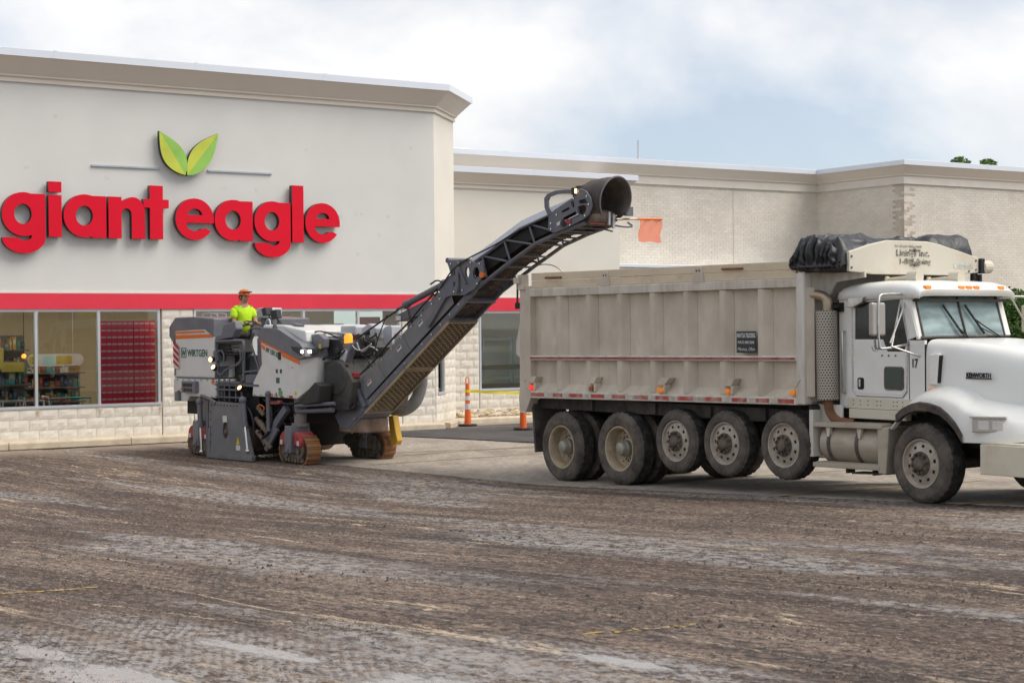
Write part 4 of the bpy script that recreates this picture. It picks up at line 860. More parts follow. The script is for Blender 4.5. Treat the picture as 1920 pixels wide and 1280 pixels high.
def rim_drive(rr):
    mb = MB(); mb.lathe([(rr - .008, .05), (rr + .012, .012), (rr + .008, .0), (rr - .014, .004), (rr - .025, .03), (rr - .035, .06), (rr - .04, .17), (rr - .06, .195), (.235, .20)], 48)
    n = 60; rad = [.235, .20, .165, .12]; 
    for j in range(3):
        for i in range(n):
            if j == 1 and i % 12 in (2, 3, 4): continue
            a0, a1 = 2 * math.pi * i / n, 2 * math.pi * (i + 1) / n; P = lambda r, a: (r * math.cos(a), .20 - (.235 - r) * .1, r * math.sin(a))
            mb.add([P(rad[j], a0), P(rad[j], a1), P(rad[j + 1], a1), P(rad[j + 1], a0)], [(0, 1, 2, 3)])
    mb.mi = 1; mb.lathe([(.25, .21), (.05, .22)], 24); return mb
def hub_drive():
    mb = MB(); mb.lathe([(.15, .20), (.15, .165), (.125, .16), (.12, .10), (.105, .085), (.10, .03), (.09, .012), (.05, .0), (.0, -.004)], 28)
    for i in range(10):
        a = 2 * math.pi * i / 10; c, s_ = math.cos(a), math.sin(a); mb.cyl((.17 * c, .20, .17 * s_), (.17 * c, .165, .17 * s_), .018, 6)
    return mb
protos = {}
def wheel(kind, x, y, z, Rr, w, rr, flip=False, yaw=0):
    key = (kind, Rr)
    rot = (0, random.random() * 6, yaw + (math.pi if flip else 0))
    if key not in protos:
        rm = (rim_steer(rr) if kind == 'steer' else rim_drive(rr)).build('wheel', ['rim_alu' if kind == 'steer' else 'rim_tan', 'hub_dark'], TR, smooth=35, loc=(x, y, z), rot=rot)
        tyre_mesh(Rr, w, rr).build('tyre', ['rubber', 'tread'], rm, smooth=40, recalc=True)
        (hub_steer() if kind == 'steer' else hub_drive()).build('hub', 'hub_dark' if kind == 'steer' else 'hub_cap', rm, smooth=40); protos[key] = rm; return rm
    return dup(protos[key], TR, (x, y, z), rot)
for x, z in ((-.10, .535), (1.335, .585)):
    wheel('drive', x, .0, z, .545, .27, .325); wheel('drive', x, .62, z, .545, .27, .325, True); wheel('drive', x, 2.50, z, .545, .27, .325, True); wheel('drive', x, 1.88, z, .545, .27, .325)
for x, z in ((2.62, .765), (3.65, .785), (4.79, .82)):
    wheel('steer', x, .0, z, .455, .26, .285); wheel('steer', x, 2.5, z, .455, .26, .285, True)
wheel('steer', 7.06, .05, .725, .485, .29, .288, yaw=R(-3)); wheel('steer', 7.06, 2.45, .725, .485, .29, .288, True, R(-3))
mb = MB()
for x, z in ((-.10, .535), (1.335, .585), (2.62, .765), (3.65, .785), (4.79, .82), (7.06, .70)): mb.cyl((x, .25, z), (x, 2.25, z), .075, 12)
for x, z in ((-.10, .535), (1.335, .585)): mb.sphere((x, 1.25, z), .22, 14, 8)
for x, z in ((2.62, .765), (3.65, .785), (4.79, .82)): mb.box(x - .12, x + .12, .55, .75, z, 1.1); mb.box(x - .12, x + .12, 1.75, 1.95, z, 1.1)
mb.build('axles', 'chassis', TR, smooth=40)
# --- cab
def sidewall(y0, y1):
    mb = MB()
    mb.prism([(5.56, 1.33), (6.965, 1.33), (6.965, 2.19), (6.70, 2.19), (6.64, 2.05), (6.36, 2.05), (6.29, 2.20), (5.56, 2.20)], 'y', y0, y1)
    mb.prism([(5.56, 2.20), (5.82, 2.20), (5.83, 2.66), (5.83, 2.80), (5.56, 2.80)], 'y', y0, y1)
    mb.prism([(5.83, 2.66), (6.575, 2.695), (6.69, 2.19), (6.85, 2.24), (6.70, 2.73), (6.70, 2.80), (5.83, 2.80)], 'y', y0, y1)
    return mb
mb = sidewall(.25, .30); cab = mb.build('cab', 'truck_white', TR); mb = sidewall(2.20, 2.25); mb.build('side_wall', 'truck_white', cab)
mb = MB(); mb.box(5.56, 5.60, .30, 2.20, 1.33, 2.80); mb.build('rear_wall', 'truck_white', cab)
# rounded roof with visor peak
rows = []
for t in range(13):
    th_ = math.pi * t / 12; row = []
    for x, top, w in [(5.555, 2.72, .985), (5.56, 2.80, .99), (5.62, 2.855, 1.0), (5.75, 2.885, 1.005), (6.1, 2.905, 1.005), (6.45, 2.905, 1.005), (6.70, 2.885, 1.01), (6.82, 2.855, 1.01), (6.88, 2.80, 1.01), (6.86, 2.74, 1.0)]:
        c_, s_ = math.cos(th_), math.sin(th_); y = 1.25 - w * (abs(c_) ** .28) * (1 if c_ > 0 else -1); z = 2.70 + (top - 2.70) * (abs(s_) ** .45)
        row.append((x, y, z))
    rows.append(row)
mb = MB(); mb.grid(rows); rf_ = mb.build('roof', 'truck_white', cab, recalc=True, smooth=60); rf_.modifiers.new('t', 'SOLIDIFY').thickness = -.03
mb = MB(); mb.box(5.6, 6.84, .3, 2.2, 2.66, 2.69); mb.build('headliner', 'seat_dark', cab)
mb = MB(); mb.box(5.60, 6.96, .30, 2.20, 1.30, 1.36); mb.box(6.72, 6.96, .30, 2.20, 1.36, 2.12); mb.build('dashboard', 'seat_dark', cab)
for y in (.45, 1.55):
    mb = MB(); mb.box(5.75, 6.2, y, y + .5, 1.6, 1.75); mb.box(5.68, 5.82, y, y + .5, 1.75, 2.42); mb.box(5.68, 5.80, y + .12, y + .38, 2.42, 2.6); mb.build('seat', 'seat_dark', cab, bevel=.04)
mb = MB(); mb.lathe([(.22, -.015), (.235, 0), (.22, .015), (.205, 0)], 24, (0, 0, 0), 'x', True); mb.box(-.01, .01, -.2, .2, -.015, .015); mb.build('steering_wheel', 'black', cab, loc=(6.48, 1.80, 2.12), rot=(0, R(-35), 0))
mb = MB(); 
for y0, y1 in ((.37, 1.225), (1.255, 2.08)):
    mb.add([(6.855, y0, 2.235), (6.855 + .02, y1, 2.235), (6.715, y1, 2.735), (6.70, y0, 2.735)], [(0, 1, 2, 3)]) if False else mb.add([(6.855, y0, 2.235), (6.87, y1, 2.235), (6.715, y1, 2.735), (6.70, y0, 2.735)], [(0, 1, 2, 3)])
ws = mb.build('windscreen', 'windscreen', TR, recalc=False)
mb = MB()
def strip(pts, r=.016): mb.tube(pts, r, 6)
strip([(6.86, .31, 2.22), (6.88, 1.24, 2.225), (6.86, 2.19, 2.22)], .022); strip([(6.71, .31, 2.745), (6.725, 1.24, 2.745), (6.71, 2.19, 2.745)], .022); strip([(6.862, .36, 2.22), (6.712, .36, 2.745)], .024); strip([(6.862, 2.09, 2.22), (6.712, 2.09, 2.745)], .024); strip([(6.88, 1.24, 2.225), (6.725, 1.24, 2.745)])
mb.build('seal', 'rubber', ws, smooth=50)
for y0, y1 in ((.98, 1.10), (1.45, 1.80)):
    mb = MB(); mb.tube([(6.93, y1 + .12, 2.215), (6.875, (y0 + y1) / 2, 2.36), (6.83, y0, 2.46)], .009, 6); mb.bar((6.895, y0 + .16, 2.26), (6.775, y0 - .10, 2.62), .016, .024); mb.tube([(6.93, y1 + .05, 2.22), (6.87, y0 + .05, 2.36)], .006, 6); mb.build('wiper', 'black', ws)
mb = MB(); mb.prism([(5.82, 2.20), (6.29, 2.20), (6.36, 2.05), (6.64, 2.05), (6.69, 2.19), (6.575, 2.695), (5.83, 2.66)], 'y', .268, .274); mb.build('side_window', 'cab_glass', cab); mb = MB(); mb.prism([(5.82, 2.20), (6.29, 2.20), (6.36, 2.05), (6.64, 2.05), (6.69, 2.19), (6.575, 2.695), (5.83, 2.66)], 'y', 2.225, 2.231); mb.build('side_window', 'cab_glass', cab)
# door: raised outline, lower window, handle
mb = MB(); out = [(5.79, 1.56), (5.85, 1.49), (6.62, 1.49), (6.685, 1.56), (6.705, 2.19), (6.60, 2.715), (5.83, 2.69), (5.79, 2.6)]
for a, b in zip(out, out[1:] + out[:1]): mb.tube([(a[0], .249, a[1]), (b[0], .249, b[1])], .011, 6, cap=True)
door = mb.build('door', 'chrome', TR, smooth=50)
mb = MB(); mb.prism([(5.83, 1.55), (5.88, 1.52), (6.60, 1.52), (6.65, 1.57), (6.675, 2.03), (6.34, 2.03), (6.27, 2.185), (5.83, 2.185)], 'y', .243, .2505); mb.build('door_skin', 'truck_white', door, bevel=.004)
mb = MB(); mb.prism(arc(6.37, 1.62, .045, 180, 270, 5) + arc(6.60, 1.62, .045, 270, 360, 5) + arc(6.60, 1.82, .045, 0, 90, 5) + arc(6.37, 1.82, .045, 90, 180, 5), 'y', .232, .2435); mb.build('window_surround', 'hub_dark', door); mb = MB(); mb.prism(arc(6.385, 1.635, .035, 180, 270, 5) + arc(6.585, 1.635, .035, 270, 360, 5) + arc(6.585, 1.805, .035, 0, 90, 5) + arc(6.385, 1.805, .035, 90, 180, 5), 'y', .226, .2325); pm('peep', (.03, .06, .05), .08, spec=.7); mb.build('peep_window', 'peep', door)
mb = MB(); mb.prism(arc(5.905, 1.60, .03, 180, 270, 4) + arc(5.955, 1.60, .03, 270, 360, 4) + arc(5.955, 1.69, .03, 0, 90, 4) + arc(5.905, 1.69, .03, 90, 180, 4), 'y', .2385, .2435); hd = mb.build('handle_pocket', 'black', door); mb = MB(); mb.box(5.905, 5.935, .22, .239, 1.60, 1.70); mb.build('handle', 'chrome', door, bevel=.006)
for x in (6.29, 6.40, 6.51): mb = MB(); mb.cyl((x, .234, 2.0), (x, .2435, 2.0), .012, 8); mb.build('bolt', 'hub_dark', door)
text('17', .15, 'ink_solid', cab, (6.76, .243, 1.86), ext=.002, fit=.085, bold=.003)
mb = MB(); mb.box(6.718, 6.728, .246, .252, 1.36, 2.18); mb.build('cowl_seam', 'hub_dark', cab)
mb = MB(); mb.box(5.74, 6.70, .22, .32, 1.205, 1.325); mb.build('rocker_panel', 'truck_cream', cab, bevel=.008)
mb = MB(); mb.box(5.70, 6.96, .243, .2495, 1.335, 1.465); mb.build('sill_panel', 'truck_cream', cab)
rr_ = random.Random(4)
for x in (5.80, 5.92, 6.05, 6.20, 6.26, 6.47, 6.53, 6.62): 
    for z in (1.38, 1.43): mb = MB(); mb.cyl((x, .238, z), (x, .2435, z), .008, 6); mb.build('rivet', 'hub_dark', cab)
mb = MB(); mb.tube([(5.66, .25, 2.30), (5.66, .19, 2.30), (5.66, .19, 1.52), (5.66, .25, 1.52)], .016, 8); mb.build('grab_handle', 'chrome', cab, smooth=60)
mb = MB(); mb.prism([(5.78, 2.72), (6.05, 2.735), (6.02, 2.66), (5.86, 2.60), (5.75, 2.60)], 'y', .16, .255); mb.build('window_visor', 'chrome', cab, bevel=.01)
# roof lamps, horns, tray under them
mb = MB(); mb.box(6.855, 6.872, .35, 2.15, 2.795, 2.835); mb.build('lamp_strip', 'hub_dark', cab)
for y in (.42, 1.12, 1.28, 1.44, 1.98): mb = MB(); mb.prism(arc(y - .03, 2.83, .026, 90, 270, 6) + arc(y + .04, 2.83, .026, -90, 90, 6), 'x', 6.84, 6.905); mb.build('roof_lamp', 'amber', cab, bevel=.008)
for y in (.66, 1.55): mb = MB(); mb.cyl((6.42, y, 2.97), (6.58, y, 2.97), .085, 14); mb.cyl((6.05, y + .02, 2.955), (6.42, y, 2.965), .018, 8, .03); mb.cyl((6.05, y + .02, 2.955), (6.02, y + .02, 2.955), .04, 10); mb.box(6.45, 6.5, y - .02, y + .02, 2.87, 2.93); mb.build('air_horn', 'truck_cream', cab, smooth=50)
mb = MB(); mb.cyl((6.30, .33, 2.78), (6.30, .25, 2.78), .025, 10); mb.build('side_lamp', 'black', cab)
# mirrors
pm('mirror_shell', (.40, .37, .34), .35, .4, var=.08); mb = MB(); mb.box(6.565, 6.635, -.30, -.06, 2.25, 2.65); mi = mb.build('mirror', 'mirror_shell', TR, bevel=.025, seg=3)
mb = MB(); mb.tube([(6.56, .40, 2.755), (6.62, -.10, 2.755), (6.64, -.20, 2.72), (6.64, -.20, 2.12), (6.66, -.16, 2.085), (6.64, .38, 2.15)], .016, 8, smooth=1); mb.tube([(6.58, .38, 2.72), (6.66, -.02, 2.16)], .013, 8); mb.tube([(6.48, .39, 2.75), (6.66, .0, 2.10)], .013, 8); mb.tube([(6.66, .0, 2.12), (6.86, .38, 1.97)], .012, 8); mb.build('mirror_bracket', 'chrome', mi, smooth=60)
mb = MB(); mb.lathe([(0, -.03), (.05, -.025), (.075, -.005), (.075, .01), (0, .012)], 18, (6.60, -.20, 2.13), 'x'); mb.build('round_mirror', 'chrome', mi, smooth=50)
mb = MB(); mb.box(6.50, 6.60, 2.62, 2.72, 2.27, 2.62); m2 = mb.build('mirror', 'truck_cream', TR, bevel=.025, seg=3); mb = MB(); mb.tube([(6.56, 2.10, 2.73), (6.60, 2.70, 2.73), (6.60, 2.74, 2.70), (6.60, 2.74, 2.2), (6.62, 2.70, 2.16), (6.66, 2.12, 2.16)], .016, 8, smooth=1); mb.tube([(6.64, 2.27, 2.70), (6.62, 2.70, 2.22)], .013, 8); mb.sphere((6.62, 2.62, 2.17), .05, 10, 6); mb.build('mirror_bracket', 'chrome', m2, smooth=60)
mb = MB(); mb.tube([(6.60, 2.80, 2.2), (6.60, 2.81, 3.05)], .009, 6); mb.build('antenna', 'rust', m2)
# hood: lofted
rows = []
for x, W_, top, hb in [(6.975, .985, 2.205, 1.42), (7.15, .965, 2.20, 1.42), (7.4, .935, 2.185, 1.42), (7.7, .895, 2.155, 1.35), (8.1, .84, 2.10, 1.1), (8.5, .78, 2.03, 1.0), (8.8, .70, 1.94, 1.0), (8.95, .62, 1.84, 1.0)]:
    row = []
    for t in range(25):
        a = math.pi * t / 24; c_, s_ = math.cos(a), math.sin(a); tp_ = 1 - .10 * abs(s_) ** 2
        e_ = min(1, (x - 6.975) / 1.1); row.append((x, 1.25 - W_ * (abs(c_) ** (.14 + .12 * e_)) * (1 if c_ > 0 else -1), hb + (top - hb) * abs(s_) ** (.20 + .14 * e_)))
    rows.append(row)
mb = MB(); mb.grid(rows); mb.add(rows[-1], [tuple(range(25))]); hood = mb.build('hood', 'truck_white', TR, recalc=True, smooth=50)
mb = MB(); mb.prism([(7.05, 2.02), (7.20, 2.03), (7.165, 1.66), (7.04, 1.66)], 'y', .225, .39); mb.build('air_intake', 'truck_white', hood, bevel=.012); mb = MB(); mb.prism([(7.165, 1.68), (7.195, 2.01), (7.215, 2.01), (7.185, 1.68)], 'y', .24, .40); mb.build('intake_slot', 'black', hood)
mb = MB(); mb.box(7.53, 7.91, .328, .336, 1.735, 1.75, Matrix.Rotation(0, 4, 'Z')); bd = mb.build('badge', 'ink_solid', hood); text('KENWORTH', .075, 'ink_solid', bd, (7.54, .327, 1.756), ext=.004, fit=.36, bold=.003)
mb = MB(); mb.box(6.966, 6.974, .252, .30, 1.36, 2.14); mb.build('hood_seam', 'black', hood)
mb = MB(); mb.box(7.06, 7.16, .20, .30, 1.50, 1.62); mb.build('turn_lamp', 'amber', hood, bevel=.012); mb = MB(); mb.box(7.05, 7.13, .22, .40, 1.49, 1.63); mb.build('lamp_bracket', 'truck_white', hood, bevel=.01)
# fenders
def fender(sg):
    f = lambda y: y if sg > 0 else 2.5 - y
    st = [(6.60, 1.11, 1.14), (6.70, 1.21, 1.27), (6.80, 1.29, 1.38), (6.92, 1.345, 1.465), (7.06, 1.375, 1.515), (7.22, 1.365, 1.53), (7.38, 1.325, 1.51), (7.50, 1.25, 1.475), (7.60, 1.16, 1.44), (7.67, 1.07, 1.40), (7.71, 1.01, 1.37), (7.9, 1.015, 1.33), (8.1, 1.02, 1.30), (8.3, 1.03, 1.265), (8.5, 1.05, 1.20), (8.68, 1.07, 1.12)]
    rows = []
    for x, a, b in st:
        nose = max(0, x - 7.85) ** 2 * .55; rows.append([(x, f(.12 + nose), a), (x, f(.045 + nose), a), (x, f(.04 + nose), a + (b - a) * .4), (x, f(.055 + nose), b - .03), (x, f(.10 + nose), b + .025), (x, f(.20 + nose), b + .07), (x, f(.44), b + .15), (x, f(.66), b + .22)])
    mb = MB(); mb.grid(rows); o = mb.build('fender', 'truck_white', TR, recalc=True, smooth=65)
    mb = MB(); arc_ = st[1:11]; mb.grid([[(x, f(.10), a - .005), (x, f(.022), a - .012), (x, f(.016), a + .085 - .002 * i), (x, f(.05), a + .09)] for i, (x, a, b) in enumerate(arc_)]); mb.build('fender_trim', 'rubber', o, recalc=True, smooth=50)
    return o, f
fo, f = fender(1); fender(-1)
for o_ in (cab, ws, door, hood): o_.scale = (1, .87, 1); o_.location = (-.065, .10, 0)
for yy in (.31, 2.15):
    mb = MB(); mb.bar((6.845, yy, 2.20), (6.695, yy, 2.76), .10, .05); mb.build('windscreen_pillar', 'truck_white', cab, bevel=.02)
T_ = Matrix.Translation((8.02, .085, 1.225)) @ Matrix.Rotation(R(28), 4, 'Z')
mb = MB(); mb.box(-.16, .20, -.05, .1, -.085, .085, T_); hl = mb.build('headlight', 'chrome', TR, bevel=.012)
for a in (-.09, .07): mb = MB(); mb.box(a, a + .125, -.062, -.045, -.055, .05, T_); mb.build('lamp', 'lamp_glass', hl, bevel=.012)
mb = MB(); mb.box(-.18, .23, -.085, .08, .082, .10, T_); mb.build('lamp_brow', 'chrome', hl)
plan = [(7.99, .0), (8.55, .0), (8.80, .08), (8.98, .30), (9.05, .8), (9.05, 1.7), (8.98, 2.2), (8.80, 2.42), (8.55, 2.5), (7.99, 2.5)]
mb = MB(); mb.sweep(plan, [(0, .665), (0, 1.01), (-.03, 1.01), (-.03, .665)]); mb.build('bumper', 'truck_cream', TR, smooth=40, bevel=.008)
mb = MB(); mb.sweep([(7.99, .03), (8.55, .03), (8.95, .32), (9.0, .8), (9.0, 1.7), (8.95, 2.18), (8.55, 2.47), (7.99, 2.47)], [(0, 1.012), (-.35, 1.012), (-.35, 1.03), (0, 1.03)]); mb.build('bumper_top', 'truck_cream', TR)
mb = MB(); mb.box(8.955, 8.975, .72, 1.78, 1.06, 1.74); gr = mb.build('grille', 'black', TR)
mb = MB(); mb.box(8.95, 9.0, .68, .73, 1.04, 1.78); mb.box(8.95, 9.0, 1.77, 1.82, 1.04, 1.78); mb.box(8.95, 9.0, .73, 1.77, 1.735, 1.78); mb.build('grille_frame', 'chrome', gr, bevel=.01)
for k in range(13): mb = MB(); mb.box(8.976, 8.992, .77 + .076 * k, .79 + .076 * k, 1.07, 1.733); mb.build('grille_bar', 'chrome', gr)
T2_ = Matrix.Translation((8.02, 2.415, 1.225)) @ Matrix.Rotation(R(-28), 4, 'Z')
mb = MB(); mb.box(-.16, .20, -.1, .05, -.085, .085, T2_); hl2 = mb.build('headlight', 'chrome', TR, bevel=.012)
for a in (-.09, .07): mb = MB(); mb.box(a, a + .125, .045, .062, -.055, .05, T2_); mb.build('lamp', 'lamp_glass', hl2, bevel=.012)
mb = MB(); mb.cyl((7.72, .35, .74), (8.1, .35, .74), .03, 10); mb.tube([(7.75, .5, 1.0), (7.8, .45, .95), (8.0, .4, .97)], .04, 8); mb.box(7.6, 8.6, .55, .62, .62, 1.05); mb.build('tow_rod', 'chassis', TR, smooth=50)
mb = MB(); mb.box(6.64, 7.74, .46, .48, .92, 1.52); mb.build('inner_fender', 'black', TR)
# exhaust
mb = MB(); mb.cyl((0, 0, -.57), (0, 0, .57), .137, 40); mu = mb.build('muffler_shield', 'perforated', TR, smooth=40, loc=(5.40, .19, 2.0)); mu.rotation_euler = (0, R(-1.2), 0)
mb = MB(); mb.tube([(5.41, .20, 2.55), (5.41, .20, 2.66), (5.38, .19, 2.74), (5.28, .15, 2.77), (5.20, .11, 2.765)], .062, 16, smooth=2, cap=False); ex = mb.build('exhaust_stack', 'pipe_heat', TR, smooth=60); ex.modifiers.new('t', 'SOLIDIFY').thickness = -.006
mb = MB(); mb.lathe([(.0, .06), (.055, .06)], 16, (5.215, .115, 2.7), 'x') if False else mb.cyl((5.235, .128, 2.766), (5.24, .13, 2.766), .054, 16); mb.build('stack_bore', 'black', ex)
mb = MB(); mb.tube([(5.41, .19, 1.44), (5.42, .20, 1.30), (5.48, .22, 1.20), (5.60, .24, 1.15), (5.75, .30, 1.13)], .062, 14, smooth=2); mb.build('exhaust_pipe', 'rust', TR, smooth=60)
mb = MB(); mb.box(5.42, 5.58, .28, .33, 2.55, 2.67); mb.box(5.50, 5.57, .20, .30, 2.60, 2.64); mb.build('stack_clamp', 'black', TR)
mb = MB(); mb.box(5.21, 5.62, .22, .26, 1.14, 1.37); mb.box(5.21, 5.28, .05, .25, .70, 1.30); mb.build('step_bracket', 'box_bright', TR, bevel=.008)
# fuel tank and steps
mb = MB(); mb.lathe([(0, -.50), (.25, -.50), (.268, -.48), (.268, .50), (.25, .52), (0, .52)], 36, (5.83, .37, .885), 'x'); tk = mb.build('fuel_tank', 'tank_alu', TR, smooth=35)
for x in (5.50, 5.98): mb = MB(); mb.lathe([(.270, -.025), (.280, -.025), (.280, .025), (.270, .025)], 36, (x, .37, .885), 'x', True); mb.build('tank_strap', 'hub_dark', tk, smooth=30)
for x in (5.47, 6.0): mb = MB(); mb.prism([(x, 1.09), (x + .07, 1.09), (x + .05, .97), (x + .02, .97)], 'y', .09, .14); mb.build('step_stay', 'box_bright', tk)
for nm, a, b, z0, z1 in (('upper_step', 5.29, 6.44, 1.085, 1.14), ('lower_step', 5.27, 6.40, .575, .635)):
    mb = MB(); mb.prism([(a, z0), (b, z0 + .02), (b, z1 + .02), (a, z1)], 'y', .05, .30); s_ = mb.build(nm, 'tank_alu', TR, bevel=.008)
    for q in range(5): mb = MB(); mb.prism([(a + .04, z1 + .004), (b - .04, z1 + .022), (b - .04, z1 + .030), (a + .04, z1 + .012)], 'y', .07 + .045 * q, .085 + .045 * q); mb.build('tread_bar', 'tank_alu', s_)
mb = MB(); mb.box(5.75, 5.79, .15, .28, .52, .58); mb.box(6.2, 6.24, .15, .28, .52, .58); mb.prism([(5.9, .52), (6.5, .55), (6.5, .57), (5.9, .545)], 'y', .1, .3); mb.build('step_hanger', 'chassis', TR)
mb = MB(); mb.prism([(6.37, .56), (6.50, .55), (6.55, 1.10), (6.60, 1.15), (6.36, 1.10)], 'y', .06, .5); mb.build('splash_guard', 'truck_cream' if False else 'tank_alu', TR, bevel=.015)
mb = MB(); mb.prism([(5.2, .72), (5.24, .72), (5.24, 1.35), (5.2, 1.35)], 'y', .06, .6); mb.build('guard_plate', 'chassis', TR)
# ------------------------------------------------------------------ cold milling machine (x forward, y away from the camera side)
pm('mill_white', (.68, .68, .65), .38, var=.04, vs=2, dirt=(.48, .44, .37), damt=.45, ds=2, coat=.2)
pm('mill_grey', (.15, .155, .18), .42, var=.06, vs=3, dirt=(.26, .23, .20), damt=.35, ds=3, coat=.2)
pm('mill_light', (.44, .46, .50), .35, .1, var=.05, vs=2, dirt=(.4, .37, .32), damt=.3, ds=3, coat=.2)
pm('mill_steel', (.125, .13, .155), .45, .1, var=.10, vs=4, dirt=(.22, .19, .165), damt=.45, ds=3.5, dlo=.42, dhi=.7)
pm('mill_plate', (.155, .16, .17), .5, .2, var=.10, vs=3, dirt=(.27, .245, .22), damt=.6, ds=2.2)
pm('mill_orange', (.72, .17, .025), .4, var=.04); pm('mill_red', (.36, .03, .035), .5, var=.15, vs=4, dirt=(.26, .18, .15), damt=.5, ds=4)
pm('pad_rust', (.34, .16, .06), .75, .2, var=.3, vs=7, dirt=(.13, .10, .085), damt=.7, ds=6); pm('belt', (.06, .048, .04), .85, var=.25, vs=5, dirt=(.18, .13, .095), damt=.6, ds=3)
pm('mesh_tan', (.36, .28, .175), .6, .3, var=.15, vs=4); pm('dusty_brown', (.17, .115, .08), .9, var=.25, vs=4, dirt=(.30, .24, .19), damt=.5, ds=4); pm('yellow_steel', (.60, .36, .04), .55, var=.15, vs=4, dirt=(.25, .18, .1), damt=.6, ds=4)
pm('hose', (.025, .025, .027), .55); pm('hose_grey', (.22, .225, .22), .6, var=.1, vs=5); pm('cyl_rod', (.6, .6, .6), .18, .95); pm('lamp_white', (.9, .9, .9), .3, emit=(1, .97, .9), es=7); pm('lamp_warm', (.9, .6, .3), .3, emit=(1, .60, .25), es=2.2); pm('lamp_amber', (.9, .3, .02), .3, emit=(1, .30, .02), es=.7)
pm('mill_dark', (.05, .048, .047), .6, .1, var=.2, vs=4, dirt=(.14, .12, .10), damt=.5, ds=3)
pm('flag_orange', (.80, .17, .06), .7, var=.05, alpha=.72); pm('sticker_yellow', (.7, .5, .03), .5); pm('sticker_green', (.10, .35, .12), .5); pm('sticker_black', (.03, .03, .03), .5); pm('hazard_white', (.6, .58, .55), .5); pm('hazard_red', (.45, .03, .03), .5); pm('tank_brown', (.20, .175, .155), .7, var=.15, vs=3)
MLOC = (-3.966, 29.461, 0); MRZ = R(-45)
MM = thing('milling_machine', 'white and grey cold milling machine with orange stripes and raised conveyor', 'milling machine', MLOC, MRZ)
def mw(x, y, z=0):
    c, s = math.cos(MRZ), math.sin(MRZ); return (MLOC[0] + x * c - y * s, MLOC[1] + x * s + y * c, z)
YW = 2.25
# rear body
mb = MB(); mb.prism([(-3.62, 1.48), (-2.31, 1.48), (-2.28, 1.70), (-2.34, 2.40), (-3.62, 2.40)], 'y', 0, YW); rb_ = mb.build('rear_body', 'mill_white', MM, bevel=.025)
mb = MB(); mb.prism([(-3.62, 2.365), (-2.62, 2.40), (-2.55, 2.36), (-2.32, 2.25), (-2.30, 2.60), (-3.0, 2.64), (-3.60, 2.63), (-3.81, 2.45), (-3.81, 2.27), (-3.63, 2.09)], 'y', -.012, YW + .01); mb.build('top_cover', 'mill_grey', rb_, bevel=.02)
mb = MB(); mb.tube([(-3.2, .35, 2.63), (-3.2, .35, 2.70), (-2.7, .35, 2.70), (-2.7, .35, 2.63)], .014, 6, smooth=1); mb.tube([(-3.2, .55, 2.63), (-3.2, .55, 2.70), (-2.7, .55, 2.70), (-2.7, .55, 2.63)], .014, 6, smooth=1); mb.sphere((-3.68, .1, 2.60), .035, 8, 6); mb.build('top_handle', 'mill_light', rb_, smooth=50)
mb = MB(); mb.prism([(-3.60, 2.315), (-2.58, 2.345), (-2.66, 2.375), (-3.60, 2.355)], 'y', -.017, -.0005); mb.prism([(-3.60, 2.215), (-2.345, 2.245), (-2.345, 2.31), (-3.60, 2.285)], 'y', -.006, -.0005); mb.build('orange_stripe', 'mill_orange', rb_)
mb = MB(); mb.box(-3.66, -3.60, .0, YW, 1.5, 2.12); mb.box(-3.63, -2.30, -.004, .02, 1.465, 1.485); mb.prism([(-2.31, 1.49), (-2.27, 1.70), (-2.25, 1.70), (-2.29, 1.49)], 'y', -.006, .3); mb.build('panel_edge', 'mill_grey', rb_)
hz = MB(); hz.prism([(-3.655, 2.09), (-3.47, 2.07), (-3.455, 1.66), (-3.49, 1.64), (-3.645, 1.64)], 'y', -.026, -.0075); hp = hz.build('hazard_board', 'hazard_white', rb_, bevel=.005)
for i in range(4):
    z = 1.66 + .12 * i; mb = MB(); mb.prism([(-3.65, z + .10), (-3.462, z - .02 if i else z), (-3.462, z + .05), (-3.65, z + .165)], 'y', -.0295, -.0255); mb.build('hazard_stripe', 'hazard_red', hp)
pm('logo_green', (.04, .13, .09), .5)
lg = outline('emblem', [[(0, 0), (.17, 0), (.17, .19), (0, .19)], [(.016, .016), (.154, .016), (.154, .174), (.016, .174)]], .004, ['logo_green'], rb_, (-3.405, -.0045, 1.855))
text('W', .17, 'logo_green', rb_, (-3.385, -.0055, 1.885), ext=.001, fit=.13, bold=.003); text('WIRTGEN', .185, 'logo_green', rb_, (-3.195, -.0055, 1.885), ext=.001, fit=.66, bold=.004)
# chassis under it
mb = MB(); mb.prism([(-3.70, 1.46), (-2.27, 1.46), (-2.27, 1.10), (-3.15, 1.12), (-3.25, 1.02), (-3.70, 1.01)], 'y', .005, YW - .005); cs = mb.build('rear_chassis', 'mill_white', MM, bevel=.02)
mb = MB(); mb.box(-3.29, -2.84, -.09, .004, 1.19, 1.41); cb = mb.build('control_box', 'mill_grey', cs, bevel=.012)
mb = MB()
for i in range(4): mb.box(-3.22 + .08 * i, -3.17 + .08 * i, -.10, -.091, 1.31, 1.37)
for i in range(3): mb.box(-3.20 + .1 * i, -3.13 + .1 * i, -.10, -.091, 1.22, 1.27)
mb.build('control_switches', 'sticker_black', cb); mb = MB(); mb.box(-3.30, -3.24, -.105, -.091, 1.24, 1.28); mb.build('warning_tag', 'mill_orange', cb)
mb = MB(); mb.box(-3.56, -3.44, -.06, .004, 1.02, 1.2); mb.cyl((-3.46, -.04, 1.19), (-3.46, -.04, 1.23), .03, 8); mb.build('hook_bracket', 'mill_grey', cs, bevel=.01); mb = MB(); mb.box(-2.40, -2.33, -.012, .004, 1.37, 1.45); mb.build('side_marker', 'mill_orange', cs)
